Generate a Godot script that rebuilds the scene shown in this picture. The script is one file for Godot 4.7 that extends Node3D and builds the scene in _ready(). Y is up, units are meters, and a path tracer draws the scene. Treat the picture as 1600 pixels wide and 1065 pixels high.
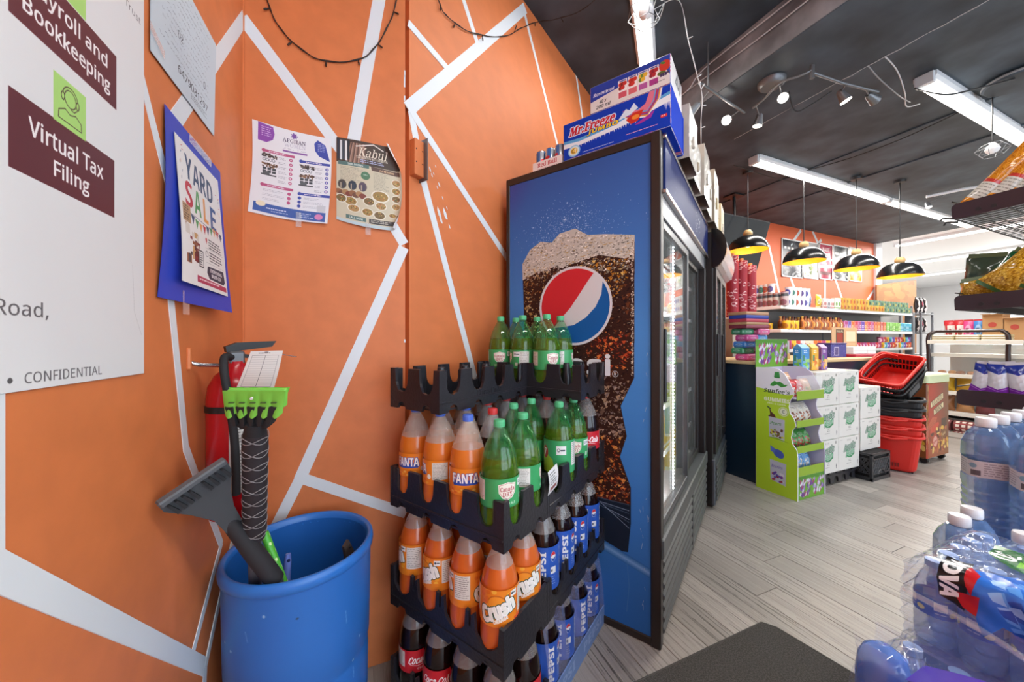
extends Node3D
# A convenience store corner: orange walls with white stripes, drink coolers, stacked soda crates, shelves beyond.
# World axes follow the building: +x along the back walls, -z towards them. Metres.

const TURN := 0.5585                        # the coolers and soda stack stand turned by 32 degrees
const COOLER := Vector3(1.06, 0, -1.04)     # near front corner of the first cooler
const UP := Vector3.UP

var rng := RandomNumberGenerator.new()
var used := {}
var M := {}
var T := {}

# ---------------------------------------------------------------- mesh builder
class MB:
	var v := PackedVector3Array()
	var n := PackedVector3Array()
	var uv := PackedVector2Array()
	var xf := Transform3D()

	func tri(a: Vector3, b: Vector3, c: Vector3, na: Vector3, nb: Vector3, nc: Vector3, ua := Vector2.ZERO, ub := Vector2.ZERO, uc := Vector2.ZERO) -> void:
		# a, b, c counter-clockwise seen from outside; stored clockwise
		v.append(xf * a); v.append(xf * c); v.append(xf * b)
		var bs := xf.basis
		n.append((bs * na).normalized()); n.append((bs * nc).normalized()); n.append((bs * nb).normalized())
		uv.append(ua); uv.append(uc); uv.append(ub)

	func quad(a: Vector3, b: Vector3, c: Vector3, d: Vector3, r := Rect2(0, 0, 1, 1)) -> void:
		# a bottom left, b bottom right, c top right, d top left, seen from outside
		var q := (c - a).cross(d - b).normalized()
		var u0 := r.position.x
		var u1 := r.end.x
		var v0 := r.position.y
		var v1 := r.end.y
		tri(a, b, c, q, q, q, Vector2(u0, v1), Vector2(u1, v1), Vector2(u1, v0))
		tri(a, c, d, q, q, q, Vector2(u0, v1), Vector2(u1, v0), Vector2(u0, v0))

	func box(lo: Vector3, hi: Vector3, bev := 0.0, faces := {}) -> MB:
		# faces: optional uv rects by face name (front +z, back, left, right, top, bottom)
		var one := Rect2(0, 0, 1, 1)
		var b := minf(bev, 0.45 * minf(hi.x - lo.x, minf(hi.y - lo.y, hi.z - lo.z)))
		var l := lo + Vector3.ONE * b
		var h := hi - Vector3.ONE * b
		quad(Vector3(l.x, l.y, hi.z), Vector3(h.x, l.y, hi.z), Vector3(h.x, h.y, hi.z), Vector3(l.x, h.y, hi.z), faces.get("front", one))
		quad(Vector3(h.x, l.y, lo.z), Vector3(l.x, l.y, lo.z), Vector3(l.x, h.y, lo.z), Vector3(h.x, h.y, lo.z), faces.get("back", one))
		quad(Vector3(hi.x, l.y, h.z), Vector3(hi.x, l.y, l.z), Vector3(hi.x, h.y, l.z), Vector3(hi.x, h.y, h.z), faces.get("right", one))
		quad(Vector3(lo.x, l.y, l.z), Vector3(lo.x, l.y, h.z), Vector3(lo.x, h.y, h.z), Vector3(lo.x, h.y, l.z), faces.get("left", one))
		quad(Vector3(l.x, hi.y, h.z), Vector3(h.x, hi.y, h.z), Vector3(h.x, hi.y, l.z), Vector3(l.x, hi.y, l.z), faces.get("top", one))
		quad(Vector3(l.x, lo.y, l.z), Vector3(h.x, lo.y, l.z), Vector3(h.x, lo.y, h.z), Vector3(l.x, lo.y, h.z), faces.get("bottom", one))
		if b > 0.0:
			for s in [-1, 1]:
				for t in [-1, 1]:
					strip(pick(l, h, 0, -1, s, t), pick(l, h, 0, 1, s, t), Vector3(0, s, 0) * b, Vector3(0, 0, t) * b)
					strip(pick(l, h, 1, -1, s, t), pick(l, h, 1, 1, s, t), Vector3(s, 0, 0) * b, Vector3(0, 0, t) * b)
					strip(pick(l, h, 2, -1, s, t), pick(l, h, 2, 1, s, t), Vector3(s, 0, 0) * b, Vector3(0, t, 0) * b)
					for w in [-1, 1]:
						var p := Vector3(h.x if s > 0 else l.x, h.y if t > 0 else l.y, h.z if w > 0 else l.z)
						face3(p + Vector3(s * b, 0, 0), p + Vector3(0, t * b, 0), p + Vector3(0, 0, w * b), Vector3(s, t, w))
		return self

	func pick(l: Vector3, h: Vector3, axis: int, e: int, s: int, t: int) -> Vector3:
		var k := [0, 0, 0]
		k[axis] = e
		var rest := [s, t]
		for i in 3:
			if i != axis:
				k[i] = rest.pop_front()
		return Vector3(h.x if k[0] > 0 else l.x, h.y if k[1] > 0 else l.y, h.z if k[2] > 0 else l.z)

	func strip(p: Vector3, q: Vector3, a: Vector3, b: Vector3) -> void:
		var out := a + b
		var k := [p + a, q + a, q + b, p + b]
		if (k[1] - k[0]).cross(k[2] - k[0]).dot(out) < 0.0:
			k.reverse()
		quad(k[0], k[1], k[2], k[3])

	func face3(a: Vector3, b: Vector3, c: Vector3, out: Vector3) -> void:
		var q := (b - a).cross(c - a)
		if q.dot(out) < 0.0:
			tri(a, c, b, -q, -q, -q)
		else:
			tri(a, b, c, q, q, q)

	func prism(poly: PackedVector2Array, z0: float, z1: float, uvr := Rect2()) -> MB:
		# polygon in the xy plane, extruded from z0 (back) to z1 (front)
		var p := poly.duplicate()
		if Geometry2D.is_polygon_clockwise(p):
			p.reverse()
		var f := Vector3(0, 0, 1)
		var idx := Geometry2D.triangulate_polygon(p)
		for i in range(0, idx.size(), 3):
			var a := p[idx[i]]
			var b := p[idx[i + 1]]
			var c := p[idx[i + 2]]
			if (b - a).cross(c - a) < 0.0:
				var sw := b
				b = c
				c = sw
			var ua := Vector2.ZERO
			var ub := Vector2.ZERO
			var uc := Vector2.ZERO
			if uvr.size.x != 0.0:
				ua = Vector2((a.x - uvr.position.x) / uvr.size.x, 1.0 - (a.y - uvr.position.y) / uvr.size.y)
				ub = Vector2((b.x - uvr.position.x) / uvr.size.x, 1.0 - (b.y - uvr.position.y) / uvr.size.y)
				uc = Vector2((c.x - uvr.position.x) / uvr.size.x, 1.0 - (c.y - uvr.position.y) / uvr.size.y)
			tri(Vector3(a.x, a.y, z1), Vector3(b.x, b.y, z1), Vector3(c.x, c.y, z1), f, f, f, ua, ub, uc)
			tri(Vector3(a.x, a.y, z0), Vector3(c.x, c.y, z0), Vector3(b.x, b.y, z0), -f, -f, -f, ua, uc, ub)
		for i in p.size():
			var a := p[i]
			var b := p[(i + 1) % p.size()]
			quad(Vector3(a.x, a.y, z1), Vector3(a.x, a.y, z0), Vector3(b.x, b.y, z0), Vector3(b.x, b.y, z1), Rect2(0, 0, 0.001, 0.001))
		return self

	func lathe(prof: Array, segs := 24, a0 := 0.0, a1 := TAU, sharp := 0.75) -> MB:
		# prof: [Vector2(radius, height)] from bottom to top, outside on the right; uv u round, v down
		var total := 0.0
		for i in prof.size() - 1:
			total += prof[i].distance_to(prof[i + 1])
		var run := 0.0
		for i in prof.size() - 1:
			var p: Vector2 = prof[i]
			var q: Vector2 = prof[i + 1]
			var len := p.distance_to(q)
			if len < 1e-6:
				continue
			var nn := Vector2(q.y - p.y, p.x - q.x).normalized()
			var np := nn
			var nq := nn
			if i > 0 and p.distance_to(prof[i - 1]) > 1e-6:
				var m := Vector2(p.y - prof[i - 1].y, prof[i - 1].x - p.x).normalized()
				if m.dot(nn) > sharp:
					np = (m + nn).normalized()
			if i + 2 < prof.size() and q.distance_to(prof[i + 2]) > 1e-6:
				var m2 := Vector2(prof[i + 2].y - q.y, q.x - prof[i + 2].x).normalized()
				if m2.dot(nn) > sharp:
					nq = (m2 + nn).normalized()
			var v0 := 1.0 - run / total
			run += len
			var v1 := 1.0 - run / total
			for k in segs:
				var t0 := a0 + (a1 - a0) * k / segs
				var t1 := a0 + (a1 - a0) * (k + 1) / segs
				var d0 := Vector3(sin(t0), 0, cos(t0))
				var d1 := Vector3(sin(t1), 0, cos(t1))
				var u0 := float(k) / segs
				var u1 := float(k + 1) / segs
				var A := d0 * p.x + Vector3(0, p.y, 0)
				var B := d1 * p.x + Vector3(0, p.y, 0)
				var C := d1 * q.x + Vector3(0, q.y, 0)
				var D := d0 * q.x + Vector3(0, q.y, 0)
				var y := Vector3.UP
				if p.x > 1e-6:
					tri(A, B, C, d0 * np.x + y * np.y, d1 * np.x + y * np.y, d1 * nq.x + y * nq.y, Vector2(u0, v0), Vector2(u1, v0), Vector2(u1, v1))
				if q.x > 1e-6:
					tri(A, C, D, d0 * np.x + y * np.y, d1 * nq.x + y * nq.y, d0 * nq.x + y * nq.y, Vector2(u0, v0), Vector2(u1, v1), Vector2(u0, v1))
		return self

	func tube(path: Array, rad, segs := 8, caps := true) -> MB:
		# rad: a number or one per point; optional Vector2 radii for flat tubes
		var cnt := path.size()
		var fr := []
		var up := Vector3.UP
		for i in cnt:
			var d: Vector3 = (path[mini(i + 1, cnt - 1)] - path[maxi(i - 1, 0)]).normalized()
			if absf(d.dot(up)) > 0.95 and i == 0:
				up = Vector3.RIGHT
			var s := up.cross(d).normalized()
			if s.length() < 0.1:
				s = d.cross(Vector3.FORWARD).normalized()
			up = d.cross(s).normalized()
			fr.append([s, up, d])
		for i in cnt - 1:
			var r0: float = rad[i] if rad is Array else rad
			var r1: float = rad[i + 1] if rad is Array else rad
			for k in segs:
				var t0 := TAU * k / segs
				var t1 := TAU * (k + 1) / segs
				var a0: Vector3 = fr[i][0] * cos(t0) + fr[i][1] * sin(t0)
				var a1: Vector3 = fr[i][0] * cos(t1) + fr[i][1] * sin(t1)
				var b0: Vector3 = fr[i + 1][0] * cos(t0) + fr[i + 1][1] * sin(t0)
				var b1: Vector3 = fr[i + 1][0] * cos(t1) + fr[i + 1][1] * sin(t1)
				var p: Vector3 = path[i]
				var q: Vector3 = path[i + 1]
				tri(p + a0 * r0, p + a1 * r0, q + b1 * r1, a0, a1, b1, Vector2(float(k) / segs, float(i) / cnt), Vector2(float(k + 1) / segs, float(i) / cnt), Vector2(float(k + 1) / segs, float(i + 1) / cnt))
				tri(p + a0 * r0, q + b1 * r1, q + b0 * r1, a0, b1, b0, Vector2(float(k) / segs, float(i) / cnt), Vector2(float(k + 1) / segs, float(i + 1) / cnt), Vector2(float(k) / segs, float(i + 1) / cnt))
		if caps:
			for e in [0, cnt - 1]:
				var r: float = rad[e] if rad is Array else rad
				var d: Vector3 = fr[e][2] * (-1.0 if e == 0 else 1.0)
				for k in segs:
					var t0 := TAU * k / segs
					var t1 := TAU * (k + 1) / segs
					var p: Vector3 = path[e]
					face3(p, p + (fr[e][0] * cos(t0) + fr[e][1] * sin(t0)) * r, p + (fr[e][0] * cos(t1) + fr[e][1] * sin(t1)) * r, d)
		return self

	func grid(nu: int, nv: int, f: Callable, thick := 0.0, flip := false) -> MB:
		# f(u, v) -> Vector3, u to the right and v down, seen from the front; thick > 0 adds a back
		var pts := []
		for j in nv + 1:
			var row := []
			for i in nu + 1:
				row.append(f.call(float(i) / nu, float(j) / nv))
			pts.append(row)
		var nrm := []
		for j in nv + 1:
			var row := []
			for i in nu + 1:
				var du: Vector3 = pts[j][mini(i + 1, nu)] - pts[j][maxi(i - 1, 0)]
				var dv: Vector3 = pts[mini(j + 1, nv)][i] - pts[maxi(j - 1, 0)][i]
				var q := dv.cross(du)
				q = q.normalized() if q.length() > 1e-12 else Vector3.UP
				row.append(-q if flip else q)
			nrm.append(row)
		for j in nv:
			for i in nu:
				var a := [[i, j + 1], [i + 1, j + 1], [i + 1, j], [i, j]]
				if flip:
					a = [[i + 1, j + 1], [i, j + 1], [i, j], [i + 1, j]]
				var P := []
				var N := []
				var U := []
				for e in a:
					P.append(pts[e[1]][e[0]]); N.append(nrm[e[1]][e[0]]); U.append(Vector2(float(e[0]) / nu, float(e[1]) / nv))
				tri(P[0], P[1], P[2], N[0], N[1], N[2], U[0], U[1], U[2])
				tri(P[0], P[2], P[3], N[0], N[2], N[3], U[0], U[2], U[3])
				if thick > 0.0:
					var z := Vector2(0.002, 0.002)
					for e in 4:
						P[e] -= N[e] * thick
					tri(P[0], P[2], P[1], -N[0], -N[2], -N[1], z, z, z)
					tri(P[0], P[3], P[2], -N[0], -N[3], -N[2], z, z, z)
		return self

	func loft(rings: Array, closed := true, cap0 := false, cap1 := false) -> MB:
		# rings of equal counts, counter-clockwise seen from above, bottom ring first; flat sides
		for j in rings.size() - 1:
			var A: Array = rings[j]
			var B: Array = rings[j + 1]
			var n_ := A.size()
			for i in (n_ if closed else n_ - 1):
				quad(A[i], A[(i + 1) % n_], B[(i + 1) % n_], B[i])
		for e in 2:
			if [cap0, cap1][e]:
				var R: Array = rings[0] if e == 0 else rings[-1]
				var m := Vector3.ZERO
				for q in R:
					m += q / R.size()
				for i in R.size():
					face3(m, R[i], R[(i + 1) % R.size()], Vector3(0, -1.0 if e == 0 else 1.0, 0))
		return self

	static func rrect(w: float, d: float, r: float, y: float, per := 4) -> Array:
		var out := []
		for c in 4:
			var cx := (w / 2 - r) * (1 if c in [0, 3] else -1)
			var cz := (d / 2 - r) * (-1 if c in [0, 1] else 1)
			for k in per + 1:
				var a := PI / 2 * c + PI / 2 * k / per
				out.append(Vector3(cx + r * cos(a), y, cz - r * sin(a)))
		return out

	func pillow(w: float, h: float, t: float, nu := 12, nv := 14, crimp := 0.06, wob := 0.0, sd := 0.0) -> MB:
		# a filled bag standing on y = 0, front to +z; flat sealed ends at top and bottom
		for side in [1.0, -1.0]:
			grid(nu, nv, func(u: float, v: float) -> Vector3:
				var e := sin(PI * clampf(u, 0, 1))
				var f := sin(PI * clampf((v - crimp) / (1.0 - 2.0 * crimp), 0.0, 1.0))
				var bul := t * 0.5 * pow(maxf(e, 0.0), 0.6) * pow(maxf(f, 0.0), 0.55)
				bul += wob * sin(u * 19.0 + v * 13.0 + sd) * sin(v * 23.0 - u * 7.0 + sd * 2.0) * e * f
				var pinch := 1.0 - 0.09 * f
				return Vector3((u - 0.5) * w * pinch * side, (1.0 - v) * h, bul * side))
		return self

	func mesh() -> ArrayMesh:
		var a := []
		a.resize(Mesh.ARRAY_MAX)
		a[Mesh.ARRAY_VERTEX] = v
		a[Mesh.ARRAY_NORMAL] = n
		a[Mesh.ARRAY_TEX_UV] = uv
		var m := ArrayMesh.new()
		m.add_surface_from_arrays(Mesh.PRIMITIVE_TRIANGLES, a)
		return m


# ---------------------------------------------------------------- painter for printed surfaces
class Pen:
	var img: Image
	var w: int
	var h: int
	var k := 2.0
	static var cache := {}

	func _init(ww: int, hh: int, c: Color, ss := 2.0) -> void:
		k = ss
		w = ww
		h = hh
		img = Image.create_empty(int(ww * k), int(hh * k), false, Image.FORMAT_RGBA8)
		img.fill(c)

	func rect(x: float, y: float, ww: float, hh: float, c: Color) -> void:
		img.fill_rect(Rect2i(roundi(x * k), roundi(y * k), maxi(1, roundi(ww * k)), maxi(1, roundi(hh * k))), c)

	func poly(pts: Array, c: Color) -> void:
		var lo := 1e9
		var hi := -1e9
		for p in pts:
			lo = minf(lo, p.y * k)
			hi = maxf(hi, p.y * k)
		var n := pts.size()
		for y in range(maxi(0, ceili(lo - 0.5)), mini(img.get_height() - 1, floori(hi - 0.5)) + 1):
			var xs := []
			var yy := y + 0.5
			for i in n:
				var a: Vector2 = pts[i] * k
				var b: Vector2 = pts[(i + 1) % n] * k
				if (a.y <= yy) != (b.y <= yy):
					xs.append(a.x + (b.x - a.x) * (yy - a.y) / (b.y - a.y))
			xs.sort()
			for i in range(0, xs.size() - 1, 2):
				var x0 := roundi(xs[i])
				var x1 := roundi(xs[i + 1])
				if x1 > x0:
					img.fill_rect(Rect2i(x0, y, x1 - x0, 1), c)

	func ell(cx: float, cy: float, rx: float, ry: float, c: Color, rot := 0.0) -> void:
		var pts := []
		var n := clampi(int(maxf(rx, ry) * 1.2) + 8, 8, 48)
		for i in n:
			pts.append(Vector2(cx, cy) + Vector2(rx * cos(TAU * i / n), ry * sin(TAU * i / n)).rotated(rot))
		poly(pts, c)

	func line(a: Vector2, b: Vector2, t: float, c: Color) -> void:
		var d := (b - a).normalized().orthogonal() * t / 2.0
		poly([a + d, b + d, b - d, a - d], c)

	func curve(pts: Array, t: float, c: Color) -> void:
		for i in pts.size() - 1:
			line(pts[i], pts[i + 1], t, c)
			ell(pts[i + 1].x, pts[i + 1].y, t / 2, t / 2, c)

	static func glyphs(s: String, face: String, bold: bool) -> Array:
		var key := s + "|" + face + str(bold)
		if not cache.has(key):
			var f := SystemFont.new()
			f.font_names = PackedStringArray([face])
			f.font_weight = 700 if bold else 400
			var tm := TextMesh.new()
			tm.font = f
			tm.font_size = 48
			tm.depth = 0.0
			tm.pixel_size = 1.0 / 48.0
			tm.curve_step = 2.0
			tm.text = s
			var a := tm.get_mesh_arrays()
			var tris := []
			if a.size() and a[Mesh.ARRAY_VERTEX] != null:
				var vv: PackedVector3Array = a[Mesh.ARRAY_VERTEX]
				var ii: PackedInt32Array = a[Mesh.ARRAY_INDEX] if a[Mesh.ARRAY_INDEX] != null else PackedInt32Array(range(vv.size()))
				for i in ii:
					tris.append(Vector2(vv[i].x, -vv[i].y))
			var lo := Vector2(1e9, 1e9)
			var hi := Vector2(-1e9, -1e9)
			for t in tris:
				lo = lo.min(t)
				hi = hi.max(t)
			cache[key] = [tris, lo, hi]
		return cache[key]

	func text(s: String, cx: float, cy: float, height: float, c: Color, o := {}) -> void:
		# centred on (cx, cy); height of the ink; o: face, bold, width (fit), rot, skew, grow (outline), arc
		var g := Pen.glyphs(s, o.get("face", "Droid Sans"), o.get("bold", true))
		if g[0].is_empty():
			return
		var lo: Vector2 = g[1]
		var hi: Vector2 = g[2]
		var sy: float = height / (hi.y - lo.y)
		var sx: float = o.width / (hi.x - lo.x) if o.has("width") else sy * o.get("stretch", 1.0)
		var mid := (lo + hi) / 2.0
		var rot: float = o.get("rot", 0.0)
		var skew: float = o.get("skew", 0.0)
		var arc: float = o.get("arc", 0.0)
		var grow: float = o.get("grow", 0.0)
		var offs := [Vector2.ZERO]
		if grow > 0.0:
			offs = []
			for i in 10:
				offs.append(Vector2(grow, 0).rotated(TAU * i / 10))
		for f in offs:
			var q := []
			for t in g[0]:
				var p := Vector2((t.x - mid.x) * sx, (t.y - mid.y) * sy)
				p.x -= p.y * skew
				p.y += arc * (p.x * p.x) / 100.0
				q.append(p.rotated(rot) + Vector2(cx, cy) + f)
			for i in range(0, q.size(), 3):
				poly([q[i], q[i + 1], q[i + 2]], c)

	func words(x: float, y: float, ww: float, lines: int, step: float, c: Color, t := 0.45, seed_ := 1) -> void:
		# unreadably small print: rows of short dashes
		var r := RandomNumberGenerator.new()
		r.seed = seed_
		for i in lines:
			var at := x
			var stop := x + ww * r.randf_range(0.65, 1.0)
			while at < stop:
				var l := r.randf_range(step * 0.5, step * 2.2)
				rect(at, y + i * step, minf(l, stop - at), step * t, c)
				at += l + step * 0.35

	func soft(nx: int, ny: int, f: Callable) -> void:
		# fill from a coarse grid of colours, smoothly enlarged; f(u, v) -> Color
		var s := Image.create_empty(nx, ny, false, Image.FORMAT_RGBA8)
		for j in ny:
			for i in nx:
				s.set_pixel(i, j, f.call((i + 0.5) / nx, (j + 0.5) / ny))
		s.resize(img.get_width(), img.get_height(), Image.INTERPOLATE_CUBIC)
		img.blit_rect(s, Rect2i(0, 0, img.get_width(), img.get_height()), Vector2i.ZERO)

	func tex() -> ImageTexture:
		var i := img
		if k == 2.0:
			i.shrink_x2()
		return ImageTexture.create_from_image(i)


# ---------------------------------------------------------------- naming, materials, adding
func numbered(n: String) -> String:
	used[n] = used.get(n, -1) + 1
	return n if used[n] == 0 else "%s_%03d" % [n, used[n]]

func mat(c: Color, rough := 0.5, metal := 0.0, o := {}) -> StandardMaterial3D:
	var m := StandardMaterial3D.new()
	m.albedo_color = c
	m.roughness = rough
	m.metallic = metal
	if c.a < 1.0:
		m.transparency = BaseMaterial3D.TRANSPARENCY_ALPHA
	for key in o:
		m.set(key, o[key])
	return m

func printed(t: Texture2D, rough := 0.5, o := {}) -> StandardMaterial3D:
	var m := mat(Color.WHITE, rough, 0.0, o)
	m.albedo_texture = t
	m.texture_repeat = false
	return m

var sheet_img: Image
var sheet_mats := []

func tile(p: Pen, rough := 0.5, o := {}) -> StandardMaterial3D:
	# small prints share one sheet, each in its own cell of 128 pixels
	if sheet_img == null:
		sheet_img = Image.create_empty(1024, 1024, false, Image.FORMAT_RGBA8)
	var i := p.img
	i.shrink_x2()
	i.resize(128, 128, Image.INTERPOLATE_BILINEAR)
	var nn := sheet_mats.size()
	var cell := Vector2i(nn % 8, nn / 8)
	sheet_img.blit_rect(i, Rect2i(0, 0, 128, 128), cell * 128)
	var m := mat(Color.WHITE, rough, 0.0, o)
	m.uv1_scale = Vector3(126.0 / 1024, 126.0 / 1024, 1)
	m.uv1_offset = Vector3(cell.x / 8.0 + 1.0 / 1024, cell.y / 8.0 + 1.0 / 1024, 0)
	sheet_mats.append(m)
	return m

func finish_sheet() -> void:
	var t := ImageTexture.create_from_image(sheet_img)
	for m in sheet_mats:
		m.albedo_texture = t

const ORD := ["first", "second", "third", "fourth", "fifth", "sixth", "seventh", "eighth", "ninth", "tenth", "eleventh", "twelfth", "thirteenth", "fourteenth", "fifteenth", "sixteenth", "seventeenth", "eighteenth", "nineteenth", "twentieth"]

func hexc(s: String) -> Color:
	return Color.html(s)

func put(called: String, mb: MB, m: Material, parent: Node = self) -> MeshInstance3D:
	var o := MeshInstance3D.new()
	o.mesh = mb.mesh()
	o.material_override = m
	o.name = numbered(called) if parent == self else called
	parent.add_child(o, true)
	return o

func put_mesh(called: String, me: Mesh, m: Material, parent: Node) -> MeshInstance3D:
	var o := MeshInstance3D.new()
	o.mesh = me
	o.material_override = m
	o.name = numbered(called) if parent == self else called
	parent.add_child(o, true)
	return o

func tag(o: Node, label: String, category: String, group := "", kind := "") -> Node:
	o.set_meta("label", label)
	o.set_meta("category", category)
	if group:
		o.set_meta("group", group)
	if kind:
		o.set_meta("kind", kind)
	return o

func thing(called: String, label: String, category: String, at := Vector3.ZERO, turn := 0.0, group := "") -> Node3D:
	var o := Node3D.new()
	o.name = numbered(called)
	add_child(o)
	o.position = at
	o.rotation.y = turn
	tag(o, label, category, group)
	return o

func struct(called: String, mb: MB, m: Material, label := "", category := "") -> MeshInstance3D:
	var o := put(called, mb, m)
	o.set_meta("kind", "structure")
	if label:
		tag(o, label, category)
	return o

func copy_of(o: Node3D, at: Vector3, turn: float, label := "", group := "") -> Node3D:
	var stem := RegEx.create_from_string("_\\d{3}$").sub(o.name, "")
	var c: Node3D = o.duplicate()
	c.name = numbered(stem)
	add_child(c)
	c.position = at
	c.rotation = Vector3(0, turn, 0)
	if label:
		c.set_meta("label", label)
	if group:
		c.set_meta("group", group)
	return c

func fp(u: float, v: float, y := 0.0) -> Vector3:
	# a point in the coolers' own directions: u along their fronts, v back towards the wall
	return COOLER + Vector3(cos(TURN), 0, -sin(TURN)) * u + Vector3(-sin(TURN), 0, -cos(TURN)) * v + UP * y

func bez(a: Vector3, b: Vector3, c: Vector3, nn := 10) -> Array:
	var r := []
	for i in nn + 1:
		var t := float(i) / nn
		r.append(a * (1 - t) * (1 - t) + b * 2 * t * (1 - t) + c * t * t)
	return r

func spline(pts: Array, per := 5) -> Array:
	var cv := Curve3D.new()
	for i in pts.size():
		var tg: Vector3 = (pts[mini(i + 1, pts.size() - 1)] - pts[maxi(i - 1, 0)]) / 6.0
		cv.add_point(pts[i], -tg, tg)
	var r := []
	for i in pts.size() - 1:
		for j in per:
			r.append(cv.sample(i, float(j) / per))
	r.append(pts[-1])
	return r

# ---------------------------------------------------------------- the scene
func _ready() -> void:
	rng.seed = 7
	var cam := Camera3D.new()
	cam.name = "camera"
	cam.fov = 88.36
	cam.near = 0.03
	cam.far = 60.0
	cam.position = Vector3(0, 1.2, 0)
	cam.rotation_degrees = Vector3(0, -22.6, 0)
	add_child(cam)
	cam.make_current()
	var we := WorldEnvironment.new()
	we.name = "environment"
	var env := Environment.new()
	env.background_mode = Environment.BG_COLOR
	env.background_color = Color(0.86, 0.93, 1.0)
	env.background_energy_multiplier = 5.0
	env.tonemap_mode = Environment.TONE_MAPPER_LINEAR
	env.tonemap_exposure = 1.2
	env.sdfgi_enabled = true
	env.ssao_enabled = true
	env.ssil_enabled = true
	we.environment = env
	add_child(we)
	make_materials()
	# ceiling tubes: where, length, turn, power
	tube_light(Vector3(1.32, 3.15, -1.44), 1.25, 0.75, 0.85, "white tube light above the coolers, cut by the top of the picture")
	tube_light(Vector3(5.0, 3.15, -1.21), 2.44, 0.0, 4.6, "wide white tube light beyond the dark ceiling beam, above the orange bags")
	tube_light(Vector3(5.14, 3.15, -2.44), 2.7, 0.0, 4.6, "long white tube light over the pendants, its near half")
	tube_light(Vector3(7.88, 3.15, -2.44), 2.7, 0.0, 4.6, "long white tube light over the far shelves, its far half")
	tube_light(Vector3(9.75, 3.15, -2.3), 2.44, PI / 2, 8.0, "tube light on the white ceiling nearest the orange wall's end")
	tube_light(Vector3(12.3, 3.15, -3.2), 2.44, PI / 2, 22.0, "tube light on the white ceiling, second beyond the orange wall")
	tube_light(Vector3(14.9, 3.15, -3.6), 2.44, PI / 2, 16.0, "tube light on the white ceiling, farthest from the dark ceiling")
	tube_light(Vector3(1.2, 3.15, 0.55), 2.44, 0.0, 3.8, "unseen tube light, out of view over the entrance, lighting the left wall")  # out of view, placed to light the left wall and near goods
	tube_light(Vector3(5.2, 3.15, 0.9), 2.44, 0.0, 3.0, "unseen tube light, out of view over the aisle behind the wire rack")  # out of view, lights the right side from behind the rack
	build_shell()
	build_wall_prints()
	build_coolers()
	build_soda_stack()
	build_barrel()
	build_ceiling_things()
	build_counter()
	build_front_goods()
	build_far_shelf()
	build_far_room()
	build_rack()
	build_water()
	finish_sheet()

func noise_tex(freq: float, size := 256, oct := 4, lo := 0.0, hi := 1.0, sd := 3, stretch := 1) -> ImageTexture:
	var f := FastNoiseLite.new()
	f.noise_type = FastNoiseLite.TYPE_SIMPLEX
	f.seed = sd
	f.frequency = freq
	f.fractal_octaves = oct
	var im := f.get_seamless_image(size, size)
	im.convert(Image.FORMAT_RGBA8)
	if stretch > 1:
		im.resize(size / stretch, size, Image.INTERPOLATE_LANCZOS)
		im.resize(size, size, Image.INTERPOLATE_CUBIC)
	if lo != 0.0 or hi != 1.0:
		im.adjust_bcs(1.0, hi - lo, 1.0)
		var off := lo + (hi - lo) * 0.5 - 0.5
		for y in size:
			for x in size:
				var c := im.get_pixel(x, y)
				im.set_pixel(x, y, Color(c.r + off, c.g + off, c.b + off))
	return ImageTexture.create_from_image(im)

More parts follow.
